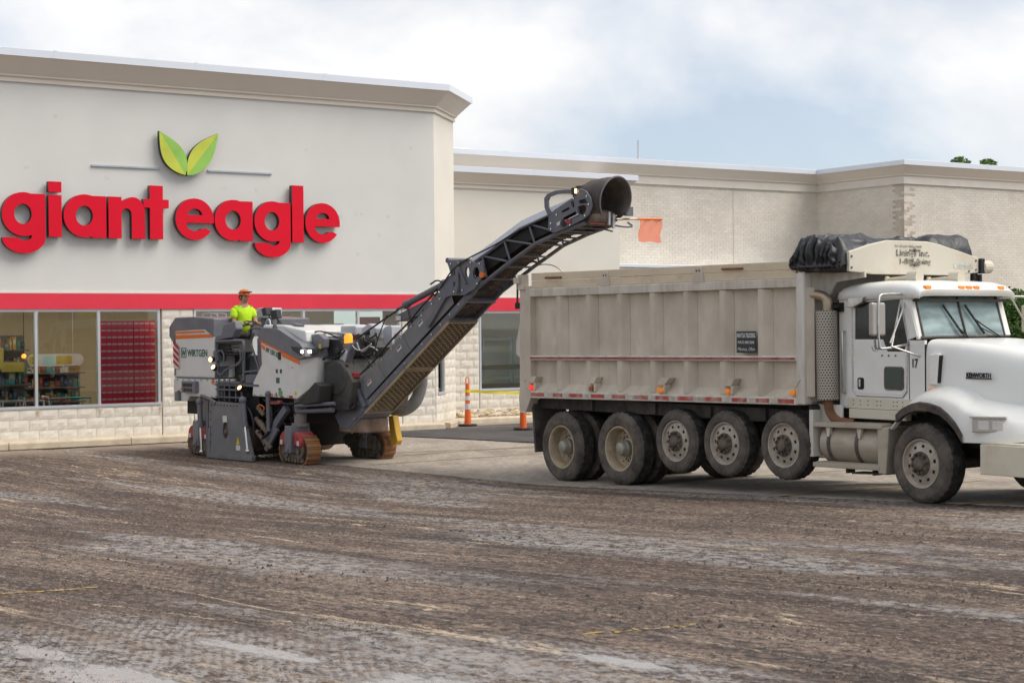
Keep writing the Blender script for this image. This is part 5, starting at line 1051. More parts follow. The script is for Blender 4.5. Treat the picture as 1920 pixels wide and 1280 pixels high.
mb = MB(); mb.box(-3.52, -2.95, .2, 1.2, .77, 1.06); mb.prism([(-3.50, 1.02), (-2.4, 1.10), (-2.4, .98), (-3.3, .9)], 'y', .3, 2.0); mb.build('exhaust_box', 'black', MM)
# platform
mb = MB(); mb.box(-2.30, -.92, .0, YW, 1.34, 1.385); pf = mb.build('platform', 'mill_steel', MM)
mb = MB(); mb.box(-2.25, -1.05, .72, 1.3, 1.385, 1.9); mb.box(-1.32, -1.06, .25, .9, 1.385, 2.24); mb.prism([(-1.30, 2.24), (-1.06, 2.24), (-1.06, 2.42), (-1.24, 2.40)], 'y', .3, 1.0); mb.build('console', 'mill_grey', pf, bevel=.03)
mb = MB(); mb.prism([(-2.68, 2.62), (-2.46, 2.60), (-2.38, 2.34), (-2.62, 2.32)], 'y', .24, .68); mb.build('seat_back', 'mill_light', pf, bevel=.05, seg=3); mb = MB(); mb.prism([(-2.60, 2.34), (-2.05, 2.30), (-2.05, 2.22), (-2.55, 2.20)], 'y', .22, .70); mb.build('seat_cushion', 'black', pf, bevel=.03)
mb = MB(); mb.prism([(-2.04, 2.49), (-1.68, 2.55), (-1.64, 2.40), (-1.76, 2.24), (-2.30, 2.18), (-2.32, 2.27), (-2.12, 2.30)], 'y', .02, .19); mb.build('armrest', 'mill_grey', pf, bevel=.02)
mb = MB(); mb.prism([(-2.26, 2.22), (-1.95, 2.22), (-1.85, 1.95), (-2.26, 1.90)], 'y', .05, .6); mb.build('seat_base', 'black', pf, bevel=.02)
mb = MB()
for z in (1.92, 1.98, 2.04, 2.10): mb.box(-2.02, -1.65, .04, .1, z, z + .03)
mb.box(-2.20, -1.42, -.01, .03, 2.13, 2.17); mb.build('vent_slats', 'sticker_black', pf)
mb = MB(); mb.tube([(-2.25, 0, 2.17), (-1.42, 0, 2.19), (-1.38, 0, 2.15), (-1.40, 0, 1.78), (-1.92, 0, 1.66), (-2.08, 0, 1.55), (-2.18, 0, 1.55), (-2.24, 0, 1.62), (-2.25, 0, 2.17)], .022, 8, smooth=1); mb.tube([(-1.42, .03, 2.19), (-1.42, .03, 1.45)], .028, 8); mb.tube([(-1.66, .0, 2.0), (-1.48, 0, 2.02), (-1.47, 0, 1.80), (-1.60, 0, 1.76)], .018, 8, smooth=1); mb.tube([(-1.28, .04, 2.30), (-1.25, .04, 2.40), (-1.05, .04, 2.42), (-.86, .04, 2.41)], .02, 8, smooth=1); mb.tube([(-1.20, .04, 2.12), (-.95, .04, 1.62)], .02, 8); mb.tube([(-1.42, .02, 1.60), (-.95, .02, 1.64), (-.95, .02, 1.36)], .02, 8); mb.tube([(-2.2, -.02, 1.95), (-2.05, -.02, 2.02), (-1.96, -.02, 1.9), (-2.0, -.02, 1.75)], .015, 6, smooth=2)
mb.build('guard_rail', 'mill_steel', pf, smooth=50)
mb = MB()
for x in (-2.2, -2.02, -1.86, -1.66, -1.48): mb.tube([(x, .02, 1.48), (x, .02, 1.06)], .02, 6)
for z in (1.12, 1.26, 1.40): mb.box(-2.22, -1.46, -.05, .12, z, z + .025)
mb.build('access_ladder', 'mill_steel', pf, smooth=50)
mb = MB(); mb.box(-2.2, -1.0, .9, 1.0, 1.06, 1.36); mb.box(-2.27, -1.13, .16, 2.1, .98, 1.335); mb.build('engine_bay', 'black', MM)
mb = MB(); mb.box(-1.36, -.96, .01, .30, 1.40, 1.56); mb.build('tool_box', 'mill_steel', pf, bevel=.02)
mb = MB(); mb.box(-2.37, -2.20, .0, .2, 1.80, 2.0); mb.tube([(-2.28, .05, 1.82), (-2.22, .02, 1.7), (-2.25, 0, 1.6)], .03, 8); mb.build('lamp_mount', 'mill_steel', pf, bevel=.015)
for x, z, a in ((-2.33, 1.83, 0), (-2.25, 1.68, .5), (-1.42, 1.31, .6)):
    mb = MB(); mb.lathe([(.0, -.02), (.052, -.015), (.058, .01), (.045, .06), (0, .07)], 14); w_ = mb.build('work_lamp', 'sticker_black', pf, smooth=40, loc=(x, -.06, z), rot=(-a, 0, .2)); mb = MB(); mb.lathe([(.0, -.028), (.046, -.022)], 14); mb.build('lamp_lens', 'lamp_warm', w_)
mb = MB(); mb.lathe([(.155, -.012), (.167, 0), (.155, .012), (.143, 0)], 22, (0, 0, 0), 'z', True); mb.box(-.15, .15, -.014, .014, -.01, .01); mb.box(-.014, .014, -.15, .15, -.01, .01); mb.cyl((0, 0, -.30), (0, 0, 0), .025, 8); mb.build('steering_wheel', 'sticker_black', pf, smooth=40, loc=(-1.86, .55, 2.50), rot=(0, R(18), 0))
mb = MB(); mb.cbox((-1.72, .80, 2.72), (.10, .22, .14), (0, R(-15), .3)); mb.tube([(-1.70, .82, 2.66), (-1.60, .85, 2.45), (-1.35, .85, 2.40)], .018, 6); mb.build('display_unit', 'sticker_black', pf, bevel=.01); mb = MB(); mb.cbox((-1.12, .55, 2.66), (.14, .17, .16), (0, R(-10), .4)); mb.tube([(-1.08, .55, 2.6), (-1.02, .55, 2.42)], .02, 6); mb.tube([(-1.05, .50, 2.44), (-.95, .5, 2.55), (-.85, .5, 2.45)], .03, 6); mb.build('display_unit', 'sticker_black', pf, bevel=.01)
mb = MB(); mb.box(-2.45, -2.05, 1.10, 1.4, 2.60, 2.80); mb.build('cabin_box', 'mill_light', pf, bevel=.02)
mb = MB(); mb.tube([(-1.55, .62, 2.42), (-1.50, .62, 2.55), (-1.42, .62, 2.58), (-1.38, .62, 2.42)], .02, 6, smooth=1); mb.build('grab_bar', 'mill_light', pf, smooth=50)
# front hood
mb = MB(); mb.prism([(-1.13, 1.17), (.18, 1.15), (.30, 1.84), (-.86, 2.20), (-.84, 1.75), (-1.10, 1.42)], 'y', 0, .25); mb.prism([(-1.13, 1.17), (.18, 1.15), (.30, 1.84), (-.86, 2.20), (-.84, 1.75), (-1.10, 1.42)], 'y', 2.0, YW); fh = mb.build('front_hood', 'mill_white', MM, bevel=.02)
mb = MB(); mb.add([(.18, 0, 1.15), (.36, .30, 1.40), (.44, .30, 1.90), (.30, 0, 1.84)], [(0, 1, 2, 3)]); mb.add([(.36, .30, 1.40), (.36, 2.0, 1.40), (.44, 2.0, 1.90), (.44, .30, 1.90)], [(0, 1, 2, 3)]); mb.add([(.18, 0, 1.15), (.1, .6, 1.15), (.36, .30, 1.40)], [(0, 1, 2)]); mb.build('corner_panel', 'mill_white', fh, recalc=False)
mb = MB(); mb.prism([(-.96, 2.30), (-.80, 2.42), (-.35, 2.405), (.05, 2.24), (.30, 2.14), (.44, 2.02), (.46, 1.90), (.31, 1.845), (-.875, 2.205)], 'y', -.015, .30); mb.prism([(-.96, 2.30), (-.80, 2.42), (-.35, 2.405), (.05, 2.24), (.30, 2.14), (.44, 2.02), (.46, 1.90), (.31, 1.845), (-.875, 2.205)], 'y', 1.95, YW + .01); mb.prism([(.0, 2.20), (.30, 2.14), (.46, 2.02), (.48, 1.90), (0, 1.86)], 'y', .30, 1.95); mb.build('hood_cover', 'mill_grey', fh, bevel=.025)
mb = MB(); mb.prism([(-1.0, 2.30), (-1.0, 2.47), (-.4, 2.46), (.25, 2.36), (.30, 2.15), (0, 2.10)], 'y', .16, 2.1); mb.build('hood_top', 'mill_white', fh, bevel=.03)
mb = MB()
for y in (.5, .95, 1.4): mb.box(-.9, -.2, y, y + .012, 2.462, 2.468)
mb.tube([(-.85, .3, 2.49), (-.1, .3, 2.46)], .01, 6); mb.build('hood_seam', 'mill_grey', fh)
mb = MB(); mb.prism([(-.862, 2.195), (-.30, 2.02), (-.30, 1.985), (-.86, 2.155)], 'y', -.006, .0); mb.prism([(-.30, 2.02), (.295, 1.835), (.30, 1.755), (-.20, 1.895)], 'y', -.006, 0); mb.prism([(-.858, 2.125), (-.76, 2.095), (-.68, 2.0), (-.80, 2.03)], 'y', -.006, 0); mb.build('orange_stripe', 'mill_orange', fh)
text('W 150 XFi', .125, 'logo_green', fh, (-.70, -.008, 1.985), (R(90), R(16), 0), fit=.42, ext=.001, bold=.003)
for i, (x, z, w, h, m) in enumerate([(-.40, 1.60, .05, .07, 'sticker_black'), (-.28, 1.60, .05, .07, 'sticker_black'), (-.40, 1.42, .10, .10, 'logo_green'), (-.33, 1.19, .11, .10, 'sticker_green'), (-.33, 1.30, .07, .03, 'sticker_black'), (-.56, 1.17, .06, .06, 'mill_orange'), (-.28, 1.16, .10, .03, 'mill_red'), (-.02, 1.155, .10, .05, 'mill_red'), (.05, 1.70, .06, .01, 'mill_red')]):
    mb = MB(); mb.box(x, x + w, -.005, -.0005, z, z + h); mb.build('decal', m, fh)
mb = MB(); mb.prism([(-.43, 1.215), (-.38, 1.16), (-.36, 1.18), (-.40, 1.26)], 'y', -.005, -.0005); mb.build('warning_triangle', 'mill_red', fh)
mb = MB(); mb.prism([(.12, 1.25), (.16, 1.29), (.20, 1.25), (.16, 1.21)], 'y', -.006, -.0005); mb.build('warning_diamond', 'sticker_yellow', fh)
mb = MB(); mb.lathe([(.13, 0), (.145, .02), (.145, .12), (.12, .135), (.10, .14), (.10, .16), (0, .17)], 20, (-.30, .42, 2.30), 'z'); mb.prism([(-.40, 2.45), (-.20, 2.43), (-.18, 2.46), (-.40, 2.50)], 'y', .36, .48); mb.build('air_intake', 'mill_steel', fh, smooth=35)
# lamp unit on the front corner
Tl = Matrix.Translation((.40, .10, 2.0)) @ Matrix.Rotation(R(55), 4, 'Z')
mb = MB(); mb.prism([(-.30, .09), (.15, .04), (.17, -.05), (-.12, -.085), (-.27, .02)], 'y', -.05, .06, Tl); lu = mb.build('lamp_unit', 'sticker_black', fh, bevel=.01)
for a in (-.10, .03): mb = MB(); mb.cyl(Tl @ Vector((a, -.053, -.01)), Tl @ Vector((a, -.07, -.01)), .030, 14); mb.build('headlamp', 'lamp_white', lu)
mb = MB(); mb.sphere((-.50, .06, 2.29), .10, 12, 10, (.45, .75, 1.95)); mr_ = mb.build('mirror', 'sticker_black', MM, smooth=60); mb = MB(); mb.tube([(-.50, .06, 2.12), (-.40, .06, 2.02), (-.30, .05, 1.98), (-.29, .03, 1.85)], .018, 6, smooth=1); mb.box(-.33, -.25, -.01, .04, 1.84, 1.98); mb.build('mirror_arm', 'sticker_black', mr_)
mb = MB(); mb.prism([(.10, 2.28), (.48, 2.30), (.62, 2.22), (.60, 2.05), (.44, 2.02)], 'y', .28, .42); mb.build('hood_lug', 'mill_grey', fh, bevel=.02); mb = MB(); mb.box(.50, .55, .265, .285, 2.04, 2.12); mb.build('tag', 'sticker_yellow', fh)
# drum housing side plate
ho = outline('drum_side_plate', [[(-2.20, 1.06), (-1.22, 1.04), (-1.16, .98), (-1.10, .72), (-.88, .10), (-.86, .03), (-2.28, .02), (-2.30, .10), (-2.22, .30), (-2.24, .80)], arc(-1.70, .53, .085, 0, 360, 20, .155)[:-1]], .05, ['mill_plate'], MM, (0, -.17, 0)); ho.modifiers.new('b', 'BEVEL').width = .008
mb = MB(); mb.cyl((-1.70, -.14, .53), (-1.70, -.08, .53), .16, 20); mb.sphere((-1.69, -.17, .50), .06, 10, 6); mb.build('drum_hub', 'dusty_brown', ho, smooth=50)
mb = MB(); mb.box(-1.78, -1.65, -.202, -.197, .68, .80); mb.build('label_plate', 'hazard_white', ho); mb = MB(); mb.prism([(-1.36, .29), (-1.26, .29), (-1.31, .42)], 'y', -.202, -.197); mb.build('warning_sign', 'sticker_yellow', ho); mb = MB(); mb.box(-1.37, -1.24, -.202, -.197, .18, .275); mb.build('label_plate', 'hazard_white', ho)
mb = MB()
for i in range(9): mb.cyl((-2.13 + .1 * i, -.205, .99), (-2.13 + .1 * i, -.19, .99), .014, 6)
for i in range(5): mb.cyl((-2.17, -.205, .30 + .14 * i), (-2.17, -.19, .30 + .14 * i), .014, 6); mb.cyl((-1.17 + .04 * i, -.205, .85 - .14 * i), (-1.17 + .04 * i, -.19, .85 - .14 * i), .014, 6)
mb.build('bolt_row', 'sticker_black', ho)
mb = MB(); mb.box(-2.29, -.87, -.215, -.13, .0, .09); mb.prism([(-2.25, .09), (-2.2, .09), (-2.18, .55), (-2.25, .55)], 'y', -.205, -.196); mb.build('skid', 'mill_plate', ho, bevel=.01)
for x0, z0, x1, z1 in ((-2.52, 1.04, -2.47, .10), (-1.15, 1.10, -1.01, .18)):
    mb = MB(); a, b = Vector((x0, -.2, z0)), Vector((x1, -.2, z1)); m = a.lerp(b, .52); mb.cyl(a, m, .052, 12); mb.sphere(a, .075, 10, 6); mb.cyl(m - (b - a) * .05, m, .062, 12); hc = mb.build('hydraulic_cylinder', 'mill_steel', MM, smooth=40)
    mb = MB(); mb.cyl(m, b, .026, 10); mb.sphere(b, .05, 10, 6); mb.build('piston_rod', 'cyl_rod', hc, smooth=40)
mb = MB(); mb.box(-2.35, -2.28, -.18, -.05, .1, 1.05); mb.tube([(-2.55, -.15, 1.12), (-2.45, -.2, 1.16), (-2.25, -.2, 1.12), (-2.0, -.19, 1.03)], .03, 8, smooth=1); mb.build('plate_guide', 'mill_steel', MM, smooth=40)
# milling drum with picks behind the plate
mb = MB(); mb.cyl((-1.65, -.05, .46), (-1.65, 2.1, .46), .42, 24)
for i in range(60):
    a = i * 2.4; y = .0 + 2.05 * i / 60; c_, s_ = math.cos(a), math.sin(a); mb.cyl((-1.65 + .40 * c_, y, .46 + .40 * s_), (-1.65 + .48 * c_, y, .46 + .48 * s_), .03, 5, .012)
mb.build('milling_drum', 'dusty_brown', MM)
mb = MB(); mb.box(-2.3, -.95, .02, 2.15, .62, .98); mb.box(-.95, .0, .25, 2.0, .68, 1.14); mb.prism([(-.95, .2), (-.85, .2), (-.55, .68), (-.95, .68)], 'y', .1, 2.0); mb.prism([(-1.02, 1.14), (.6, 1.10), (.75, 1.0), (-1.02, 1.0)], 'y', .30, 1.95); mb.build('drum_housing', 'black', MM)
# tracks
def stadium(L, h, n=26):
    r = h / 2; per = 2 * (L - h) + math.pi * h; pts = []
    for i in range(n):
        d = per * i / n
        if d < L - h: pts.append((-(L - h) / 2 + d, -r, 0))
        elif d < L - h + math.pi * r: a = (d - (L - h)) / r; pts.append(((L - h) / 2 + r * math.sin(a), -r * math.cos(a), a))
        elif d < 2 * (L - h) + math.pi * r: pts.append(((L - h) / 2 - (d - (L - h) - math.pi * r), r, math.pi))
        else: a = (d - 2 * (L - h) - math.pi * r) / r; pts.append((-(L - h) / 2 - r * math.sin(a), r * math.cos(a), math.pi + a))
    return pts
pad0 = None
def track(x, y, yaw, L=.98, h=.52, w=.27, red=True, lab=None):
    global pad0
    mb = MB(); pr = stadium(L - .10, h - .10, 36); mb.prism([(p[0], p[1] + h / 2) for p in pr], 'y', -w / 2 + .03, w / 2 - .03); t = mb.build('track_unit', 'hub_dark', MM, loc=(x, y, -.03), rot=(0, 0, yaw), smooth=30)
    for k, (px, pz, a) in enumerate(stadium(L, h, 24)):
        if pad0 is None:
            mb = MB(); mb.box(-.052, .052, -w / 2, w / 2, -.012, .018); mb.box(-.02, .02, -w / 2, w / 2, -.030, -.012); pad0 = mb.build('track_pad', 'pad_rust', t); pd = pad0
        else: pd = dup(pad0, t)
        pd.location = (px, 0, pz + h / 2); pd.rotation_euler = (0, -a, 0)
    mb = MB()
    for sx in (-1, 1): mb.cyl((sx * (L / 2 - .25), -w / 2 + .01, h / 2), (sx * (L / 2 - .25), -w / 2 - .035, h / 2), .15, 16); mb.cyl((sx * (L / 2 - .25), -w / 2 - .03, h / 2), (sx * (L / 2 - .25), -w / 2 - .06, h / 2), .06, 10)
    for i in range(7): mb.cyl((-.33 + .11 * i, -w / 2, .09), (-.33 + .11 * i, -w / 2 - .03, .09), .045, 8)
    mb.box(-.35, .35, -w / 2 - .02, -w / 2 + .03, .13, .30); mb.build('roller_set', 'hub_dark', t, smooth=40)
    if red:
        for sx in (-1, 1):
            pts = [(sx * .13, .36), (sx * .13, .575), (sx * .19, .60)] + [(sx * (.19 + .17 * math.sin(R(q))), .41 + .19 * math.cos(R(q))) for q in (15, 35, 55, 75, 90)] + [(sx * .36, .34), (sx * .28, .34)]
            mb = MB(); mb.prism(pts, 'y', -w / 2 - .075, w / 2 - .02); fd = mb.build('track_fender', 'mill_red', t, bevel=.015); mb = MB(); q0 = sx * .29; mb.box(q0 - .04, q0 + .04, -w / 2 - .079, -w / 2 - .0755, .36, .44); mb.build('decal', 'hazard_white', t)
    mb = MB(); mb.prism([(-.10, .22), (.10, .22), (.115, .60), (.09, .70), (-.09, .70), (-.115, .60)], 'y', -w / 2 - .12, w / 2 + .02); mb.cyl((0, -w / 2 - .14, .30), (0, -w / 2 - .11, .30), .06, 12); mb.build('track_yoke', 'mill_grey', t, bevel=.012)
    mb = MB(); mb.cyl((0, .02, .68), (0, .02, 1.32), .115, 16); mb.cyl((0, .02, .68), (0, .02, .74), .16, 16); mb.build('lifting_column', 'tank_brown', t, smooth=40); return t
track(.05, .17, R(-7)); track(-2.86, .20, R(-4)); track(.16, 1.78, R(0), red=False); track(-2.86, 2.0, R(-6))
mb = MB(); mb.lathe([(.0, -.05), (.10, -.05), (.12, 0), (.12, .10), (0, .10)], 14, (-.35, 1.62, .32)); mb.box(-.30, .45, 1.56, 1.62, .18, .42); mb.tube([(-.1, 1.58, .50), (.12, 1.54, .52), (.22, 1.54, .42), (.10, 1.54, .33), (-.05, 1.56, .33)], .055, 8, smooth=2); mb.build('track_drive', 'hub_dark', MM, smooth=40)
# clutter of links and hoses under the front
mb = MB(); mb.bar((-.85, .05, .32), (-.15, .05, .98), .10, .13); mb.bar((-.75, .02, .2), (-.4, .02, .6), .06, .1); mb.build('swing_arm', 'mill_steel', MM, bevel=.01)
mb = MB(); mb.cyl((-.62, -.02, 1.22), (-.60, -.02, .55), .045, 10); mb.sphere((-.62, -.02, 1.22), .06, 8, 6); mb.build('hydraulic_cylinder', 'mill_steel', MM, smooth=40)
mb = MB(); mb.cyl((.1, .05, 1.02), (.95, .25, 1.08), .035, 10); mb.cyl((.05, .1, .92), (.85, .3, .96), .045, 10); mb.build('side_rail', 'mill_steel', MM, smooth=40)
mb = MB(); mb.prism([(.18, 1.12), (.62, 1.45), (.80, 1.40), (.72, 1.10), (.2, 1.02)], 'y', .06, .34); mb.build('front_bracket', 'sticker_black', MM, bevel=.02)
mb = MB(); rh = random.Random(21)
for k in range(26):
    x = -.95 + .9 * rh.random(); y = .02 + .35 * rh.random(); z = .55 + .5 * rh.random(); p = [(x, y, z)]
    for q in range(4): p.append((p[-1][0] + .22 * (rh.random() - .4), p[-1][1] + .12 * (rh.random() - .5), max(.2, p[-1][2] + .25 * (rh.random() - .55))))
    mb.tube(p, .012 + .012 * rh.random(), 6, smooth=2)
mb.build('hose_bundle', 'hose', MM, smooth=60)
mb = MB()
for k, (x, z) in enumerate(((-.98, .75), (-.86, .70), (-.78, .62), (-.95, .52), (-.70, .36), (-.90, .95))): mb.cyl((x, -.02, z), (x + .1, .02, z - .12), .045, 10); mb.sphere((x, -.02, z), .05, 8, 6)
mb.build('pump_fittings', 'dusty_brown', MM, smooth=40); mb = MB(); mb.tube([(-.96, -.02, .98), (-.85, -.03, 1.03), (-.72, -.02, .97), (-.8, 0, .9)], .012, 6, smooth=2); mb.build('copper_hose', 'mill_orange', MM)
mb = MB(); mb.cyl((-.55, .0, 1.06), (-.25, .0, 1.08), .035, 8); mb.build('red_pipe', 'mill_red', MM)
mb = MB(); mb.prism([(.44, .95), (1.1, .95), (1.25, 1.45), (1.0, 1.75), (.44, 1.80)], 'y', .42, 1.8); mb.lathe([(0, -.7), (.30, -.7), (.33, -.6), (.33, .6), (0, .6)], 20, (.78, 1.1, 1.52)); mb.build('front_frame', 'mill_dark', MM, bevel=.02)
mb = MB(); mb.prism([(.3, 1.85), (.85, 1.88), (.95, 2.05), (.75, 2.25), (.3, 2.25)], 'y', .5, 1.9); mb.cyl((.75, .45, 2.0), (.75, .62, 2.0), .07, 12); mb.build('water_tank', 'sticker_black', MM, bevel=.03)
mb = MB(); mb.box(.32, .75, .9, 2.0, 2.26, 2.44); mb.prism([(.85, 2.15), (1.2, 2.2), (1.25, 2.40), (1.05, 2.48), (.85, 2.40)], 'y', .95, 1.3); mb.build('front_cover', 'mill_light', MM, bevel=.03)
mb = MB(); mb.cyl((.2, .6, 2.33), (1.0, .6, 2.29), .022, 8); mb.cyl((.15, .45, 2.22), (.8, .52, 2.20), .018, 8); mb.build('hand_rail', 'mill_light', MM, smooth=50)
# conveyor: lower section in its own slope coordinates
ca, sa = .811, .585
def cv(t, n): return (1.35 + t * ca - n * sa, .93 + t * sa + n * ca)
CN, CF = .60, 1.26
mb = MB()
for y in (CN, CF - .05): mb.prism([cv(-.55, .02), cv(3.5, .0), cv(3.5, .11), cv(-.45, .13)], 'y', y, y + .05)
for t in (-.2, 1.29, 2.66, 3.2): mb.prism([cv(t, -.02), cv(t + .05, -.02), cv(t + .05, .06), cv(t, .06)], 'y', CN, CF)
lo = mb.build('lower_conveyor', 'mill_steel', MM, bevel=.008)
mb = MB(); mb.prism([cv(.16, .15), cv(2.95, .15), cv(3.0, .36), cv(2.72, .56), cv(2.4, .50), cv(.22, .50)], 'y', CN - .012, CN + .012); sp = mb.build('side_panel', 'mill_plate', lo, bevel=.005)
mb = MB(); mb.prism([cv(.16, .15), cv(2.95, .15), cv(3.0, .36), cv(2.72, .56), cv(2.4, .50), cv(.22, .50)], 'y', CF - .012, CF + .012); mb.build('side_panel', 'mill_plate', lo)
for t, n in ((.35, .30), (1.35, .32), (2.05, .34), (2.72, .40)):
    mb = MB(); p = cv(t, n); q = cv(t + .13, n + .03); mb.prism([cv(t, n), cv(t + .13, n), cv(t + .13, n + .07), cv(t, n + .07)], 'y', CN - .016, CN - .0125); o_ = mb.build('warning_label', 'hazard_white', lo); mb = MB(); mb.prism([cv(t + .01, n + .035), cv(t + .12, n + .035), cv(t + .12, n + .062), cv(t + .01, n + .062)], 'y', CN - .018, CN - .0162); mb.build('label_print', 'sticker_black' if t != .35 else 'mill_red', lo)
for t in (.80, 1.62): mb = MB(); mb.prism([cv(t, .13), cv(t + .02, .13), cv(t + .02, .5), cv(t, .5)], 'y', CN - .017, CN - .0125); mb.build('panel_joint', 'mill_steel', lo)
rows = [];
for i in range(15):
    t = .2 + 2.5 * i / 14; rows.append([(cv(t, .50)[0], CN + .01, cv(t, .50)[1]), (cv(t, .585)[0], CN + .13, cv(t, .585)[1]), (cv(t, .61)[0], .93, cv(t, .61)[1]), (cv(t, .585)[0], CF - .13, cv(t, .585)[1]), (cv(t, .5)[0], CF - .01, cv(t, .5)[1])])
mb = MB(); mb.grid(rows); mb.build('belt_cover', 'dusty_brown', lo, recalc=True, smooth=40)
mb = MB(); mb.prism([cv(-.5, .10), cv(3.4, .06), cv(3.4, .14), cv(-.5, .14)], 'y', CN + .055, CF - .055); mb.build('belt', 'belt', lo)
# expanded metal guard
for t0, t1 in ((.0, 1.28), (1.34, 2.66)):
    mb = MB(); pit, hw = .095, .066; nr = int((t1 - t0) / (pit / 2)); nc = int((CF - CN - .1) / hw)
    P = lambda t, y: (cv(t, -.012)[0], y, cv(t, -.012)[1])
    for r in range(nr):
        a, b = t0 + r * pit / 2, t0 + (r + 1) * pit / 2
        for c in range(nc):
            y0 = CN + .05 + c * hw; y1 = y0 + hw
            if (r + c) % 2: y0, y1 = y1, y0
            w = .0085; A0, A1, B0, B1 = P(a - w, y0), P(a + w, y0), P(b - w, y1), P(b + w, y1)
            mb.add([A0, A1, B1, B0, *[(q[0] - .006, q[1], q[2] + .009) for q in (A0, A1, B1, B0)]], [(0, 1, 2, 3), (4, 7, 6, 5), (0, 3, 7, 4), (1, 5, 6, 2)])
    for a, b in ((t0 - .015, t0 + .015), (t1 - .015, t1 + .015)): mb.prism([cv(a, -.03), cv(b, -.03), cv(b, .01), cv(a, .01)], 'y', CN, CF)
    for y in (CN, CF - .03): mb.prism([cv(t0, -.03), cv(t1, -.03), cv(t1, .01), cv(t0, .01)], 'y', y + .001, y + .029)
    mb.build('mesh_guard', 'mesh_tan', lo, recalc=False)
# foot of the conveyor
mb = MB(); mb.prism([cv(-.75, .15), cv(-.5, -.03), cv(.0, -.03), cv(.18, .14), cv(.20, .50), cv(-.25, .55), cv(-.75, .42)], 'y', CN + .01, CF - .01); ft = mb.build('conveyor_foot', 'mill_steel', MM, bevel=.015)
mb = MB(); mb.prism([cv(.05, .05), cv(.13, .05), cv(.13, .60), cv(.05, .60)], 'y', CN - .05, CN + .0); mb.build('foot_strut', 'mill_steel', ft, bevel=.008)
mb = MB(); mb.cyl((.93, CN - .03, 1.10), (.93, CN + .02, 1.10), .05, 12); mb.build('reflector', 'mill_orange', ft)
mb = MB(); mb.box(.6, 1.25, CN + .02, CF - .02, .55, .80); mb.build('foot_tray', 'dusty_brown', ft, bevel=.03)
mb = MB(); mb.prism([(.50, 1.10), (.62, 1.10), (.78, 1.50), (1.08, 2.02), (1.10, 2.14), (.90, 2.14), (.86, 2.05), (.56, 1.40)], 'y', CN - .10, CN + .05); sa_ = mb.build('support_arm', 'mill_grey', MM, bevel=.015); mb = MB(); mb.prism([(.70, 1.55), (.84, 1.55), (1.03, 2.0), (.86, 2.0)], 'y', CN - .105, CN - .1005); mb.build('arm_panel', 'mill_light', sa_)
mb = MB(); mb.cyl((.56, CN - .13, 1.16), (.56, CN + .1, 1.16), .085, 14); mb.build('pivot', 'mill_plate', sa_, smooth=40)
mb = MB(); mb.tube([(1.02, CN - .12, 1.75), (.90, CN - .14, 1.45), (.82, CN - .14, 1.2), (.86, CN - .14, 1.02), (1.05, CN - .12, .95), (1.22, CN - .08, 1.04)], .035, 8, smooth=2); mb.build('hydraulic_hose', 'hose', MM, smooth=60)
mb = MB(); rh = random.Random(31)
for k in range(16):
    x = .95 + .5 * rh.random(); z = 1.75 + .55 * rh.random(); y = CN + .2 * rh.random(); p = [(x, y, z)]
    for q in range(4): p.append((p[-1][0] + .26 * (rh.random() - .4), p[-1][1] + .1 * (rh.random() - .5), p[-1][2] + .26 * (rh.random() - .5)))
    mb.tube(p, .010 + .008 * rh.random(), 6, smooth=2)
mb.build('hose_bundle', 'hose', MM, smooth=60)
mb = MB(); mb.tube([(1.15, CN, 2.15), (1.22, CN, 2.0), (1.35, CN, 1.98), (1.5, CN, 2.1), (1.6, CN + .1, 2.0)], .014, 6, smooth=2); mb.tube([(1.0, CN - .05, 2.2), (1.15, CN - .05, 2.02), (1.35, CN - .03, 2.0), (1.55, CN, 2.12)], .012, 6, smooth=2); mb.build('pale_hose', 'mill_light', MM, smooth=60)
mb = MB(); mb.box(1.1, 1.22, CN - .1, CN + .02, 1.52, 1.62); mb.build('red_valve', 'mill_red', MM, bevel=.02)
mb = MB(); mb.lathe([(.0, .17), (.055, .165), (.075, .12), (.075, .0), (0, 0)], 14, (.98, CN - .05, 2.13), 'z'); bc = mb.build('beacon', 'lamp_amber', MM, smooth=40); mb = MB(); mb.cyl((.98, CN - .05, 2.07), (.98, CN - .05, 2.129), .05, 10); mb.build('beacon_base', 'sticker_black', bc)
mb = MB(); mb.lathe([(.0, .12), (.05, .11), (.06, 0), (0, 0)], 12, (1.62, 1.5, 2.12), 'z'); bc = mb.build('beacon', 'lamp_amber', MM, smooth=40); mb = MB(); mb.cyl((1.62, 1.5, 1.8), (1.62, 1.5, 2.119), .03, 8); mb.build('beacon_base', 'sticker_black', bc)
mb = MB(); mb.prism(arc(1.36, 2.33, .09, 90, 180, 5) + [(1.28, 2.10), (1.52, 2.10), (1.50, 2.42), (1.46, 2.44)], 'y', 1.10, 1.16); mb.build('front_mirror', 'mill_light', MM, bevel=.01)
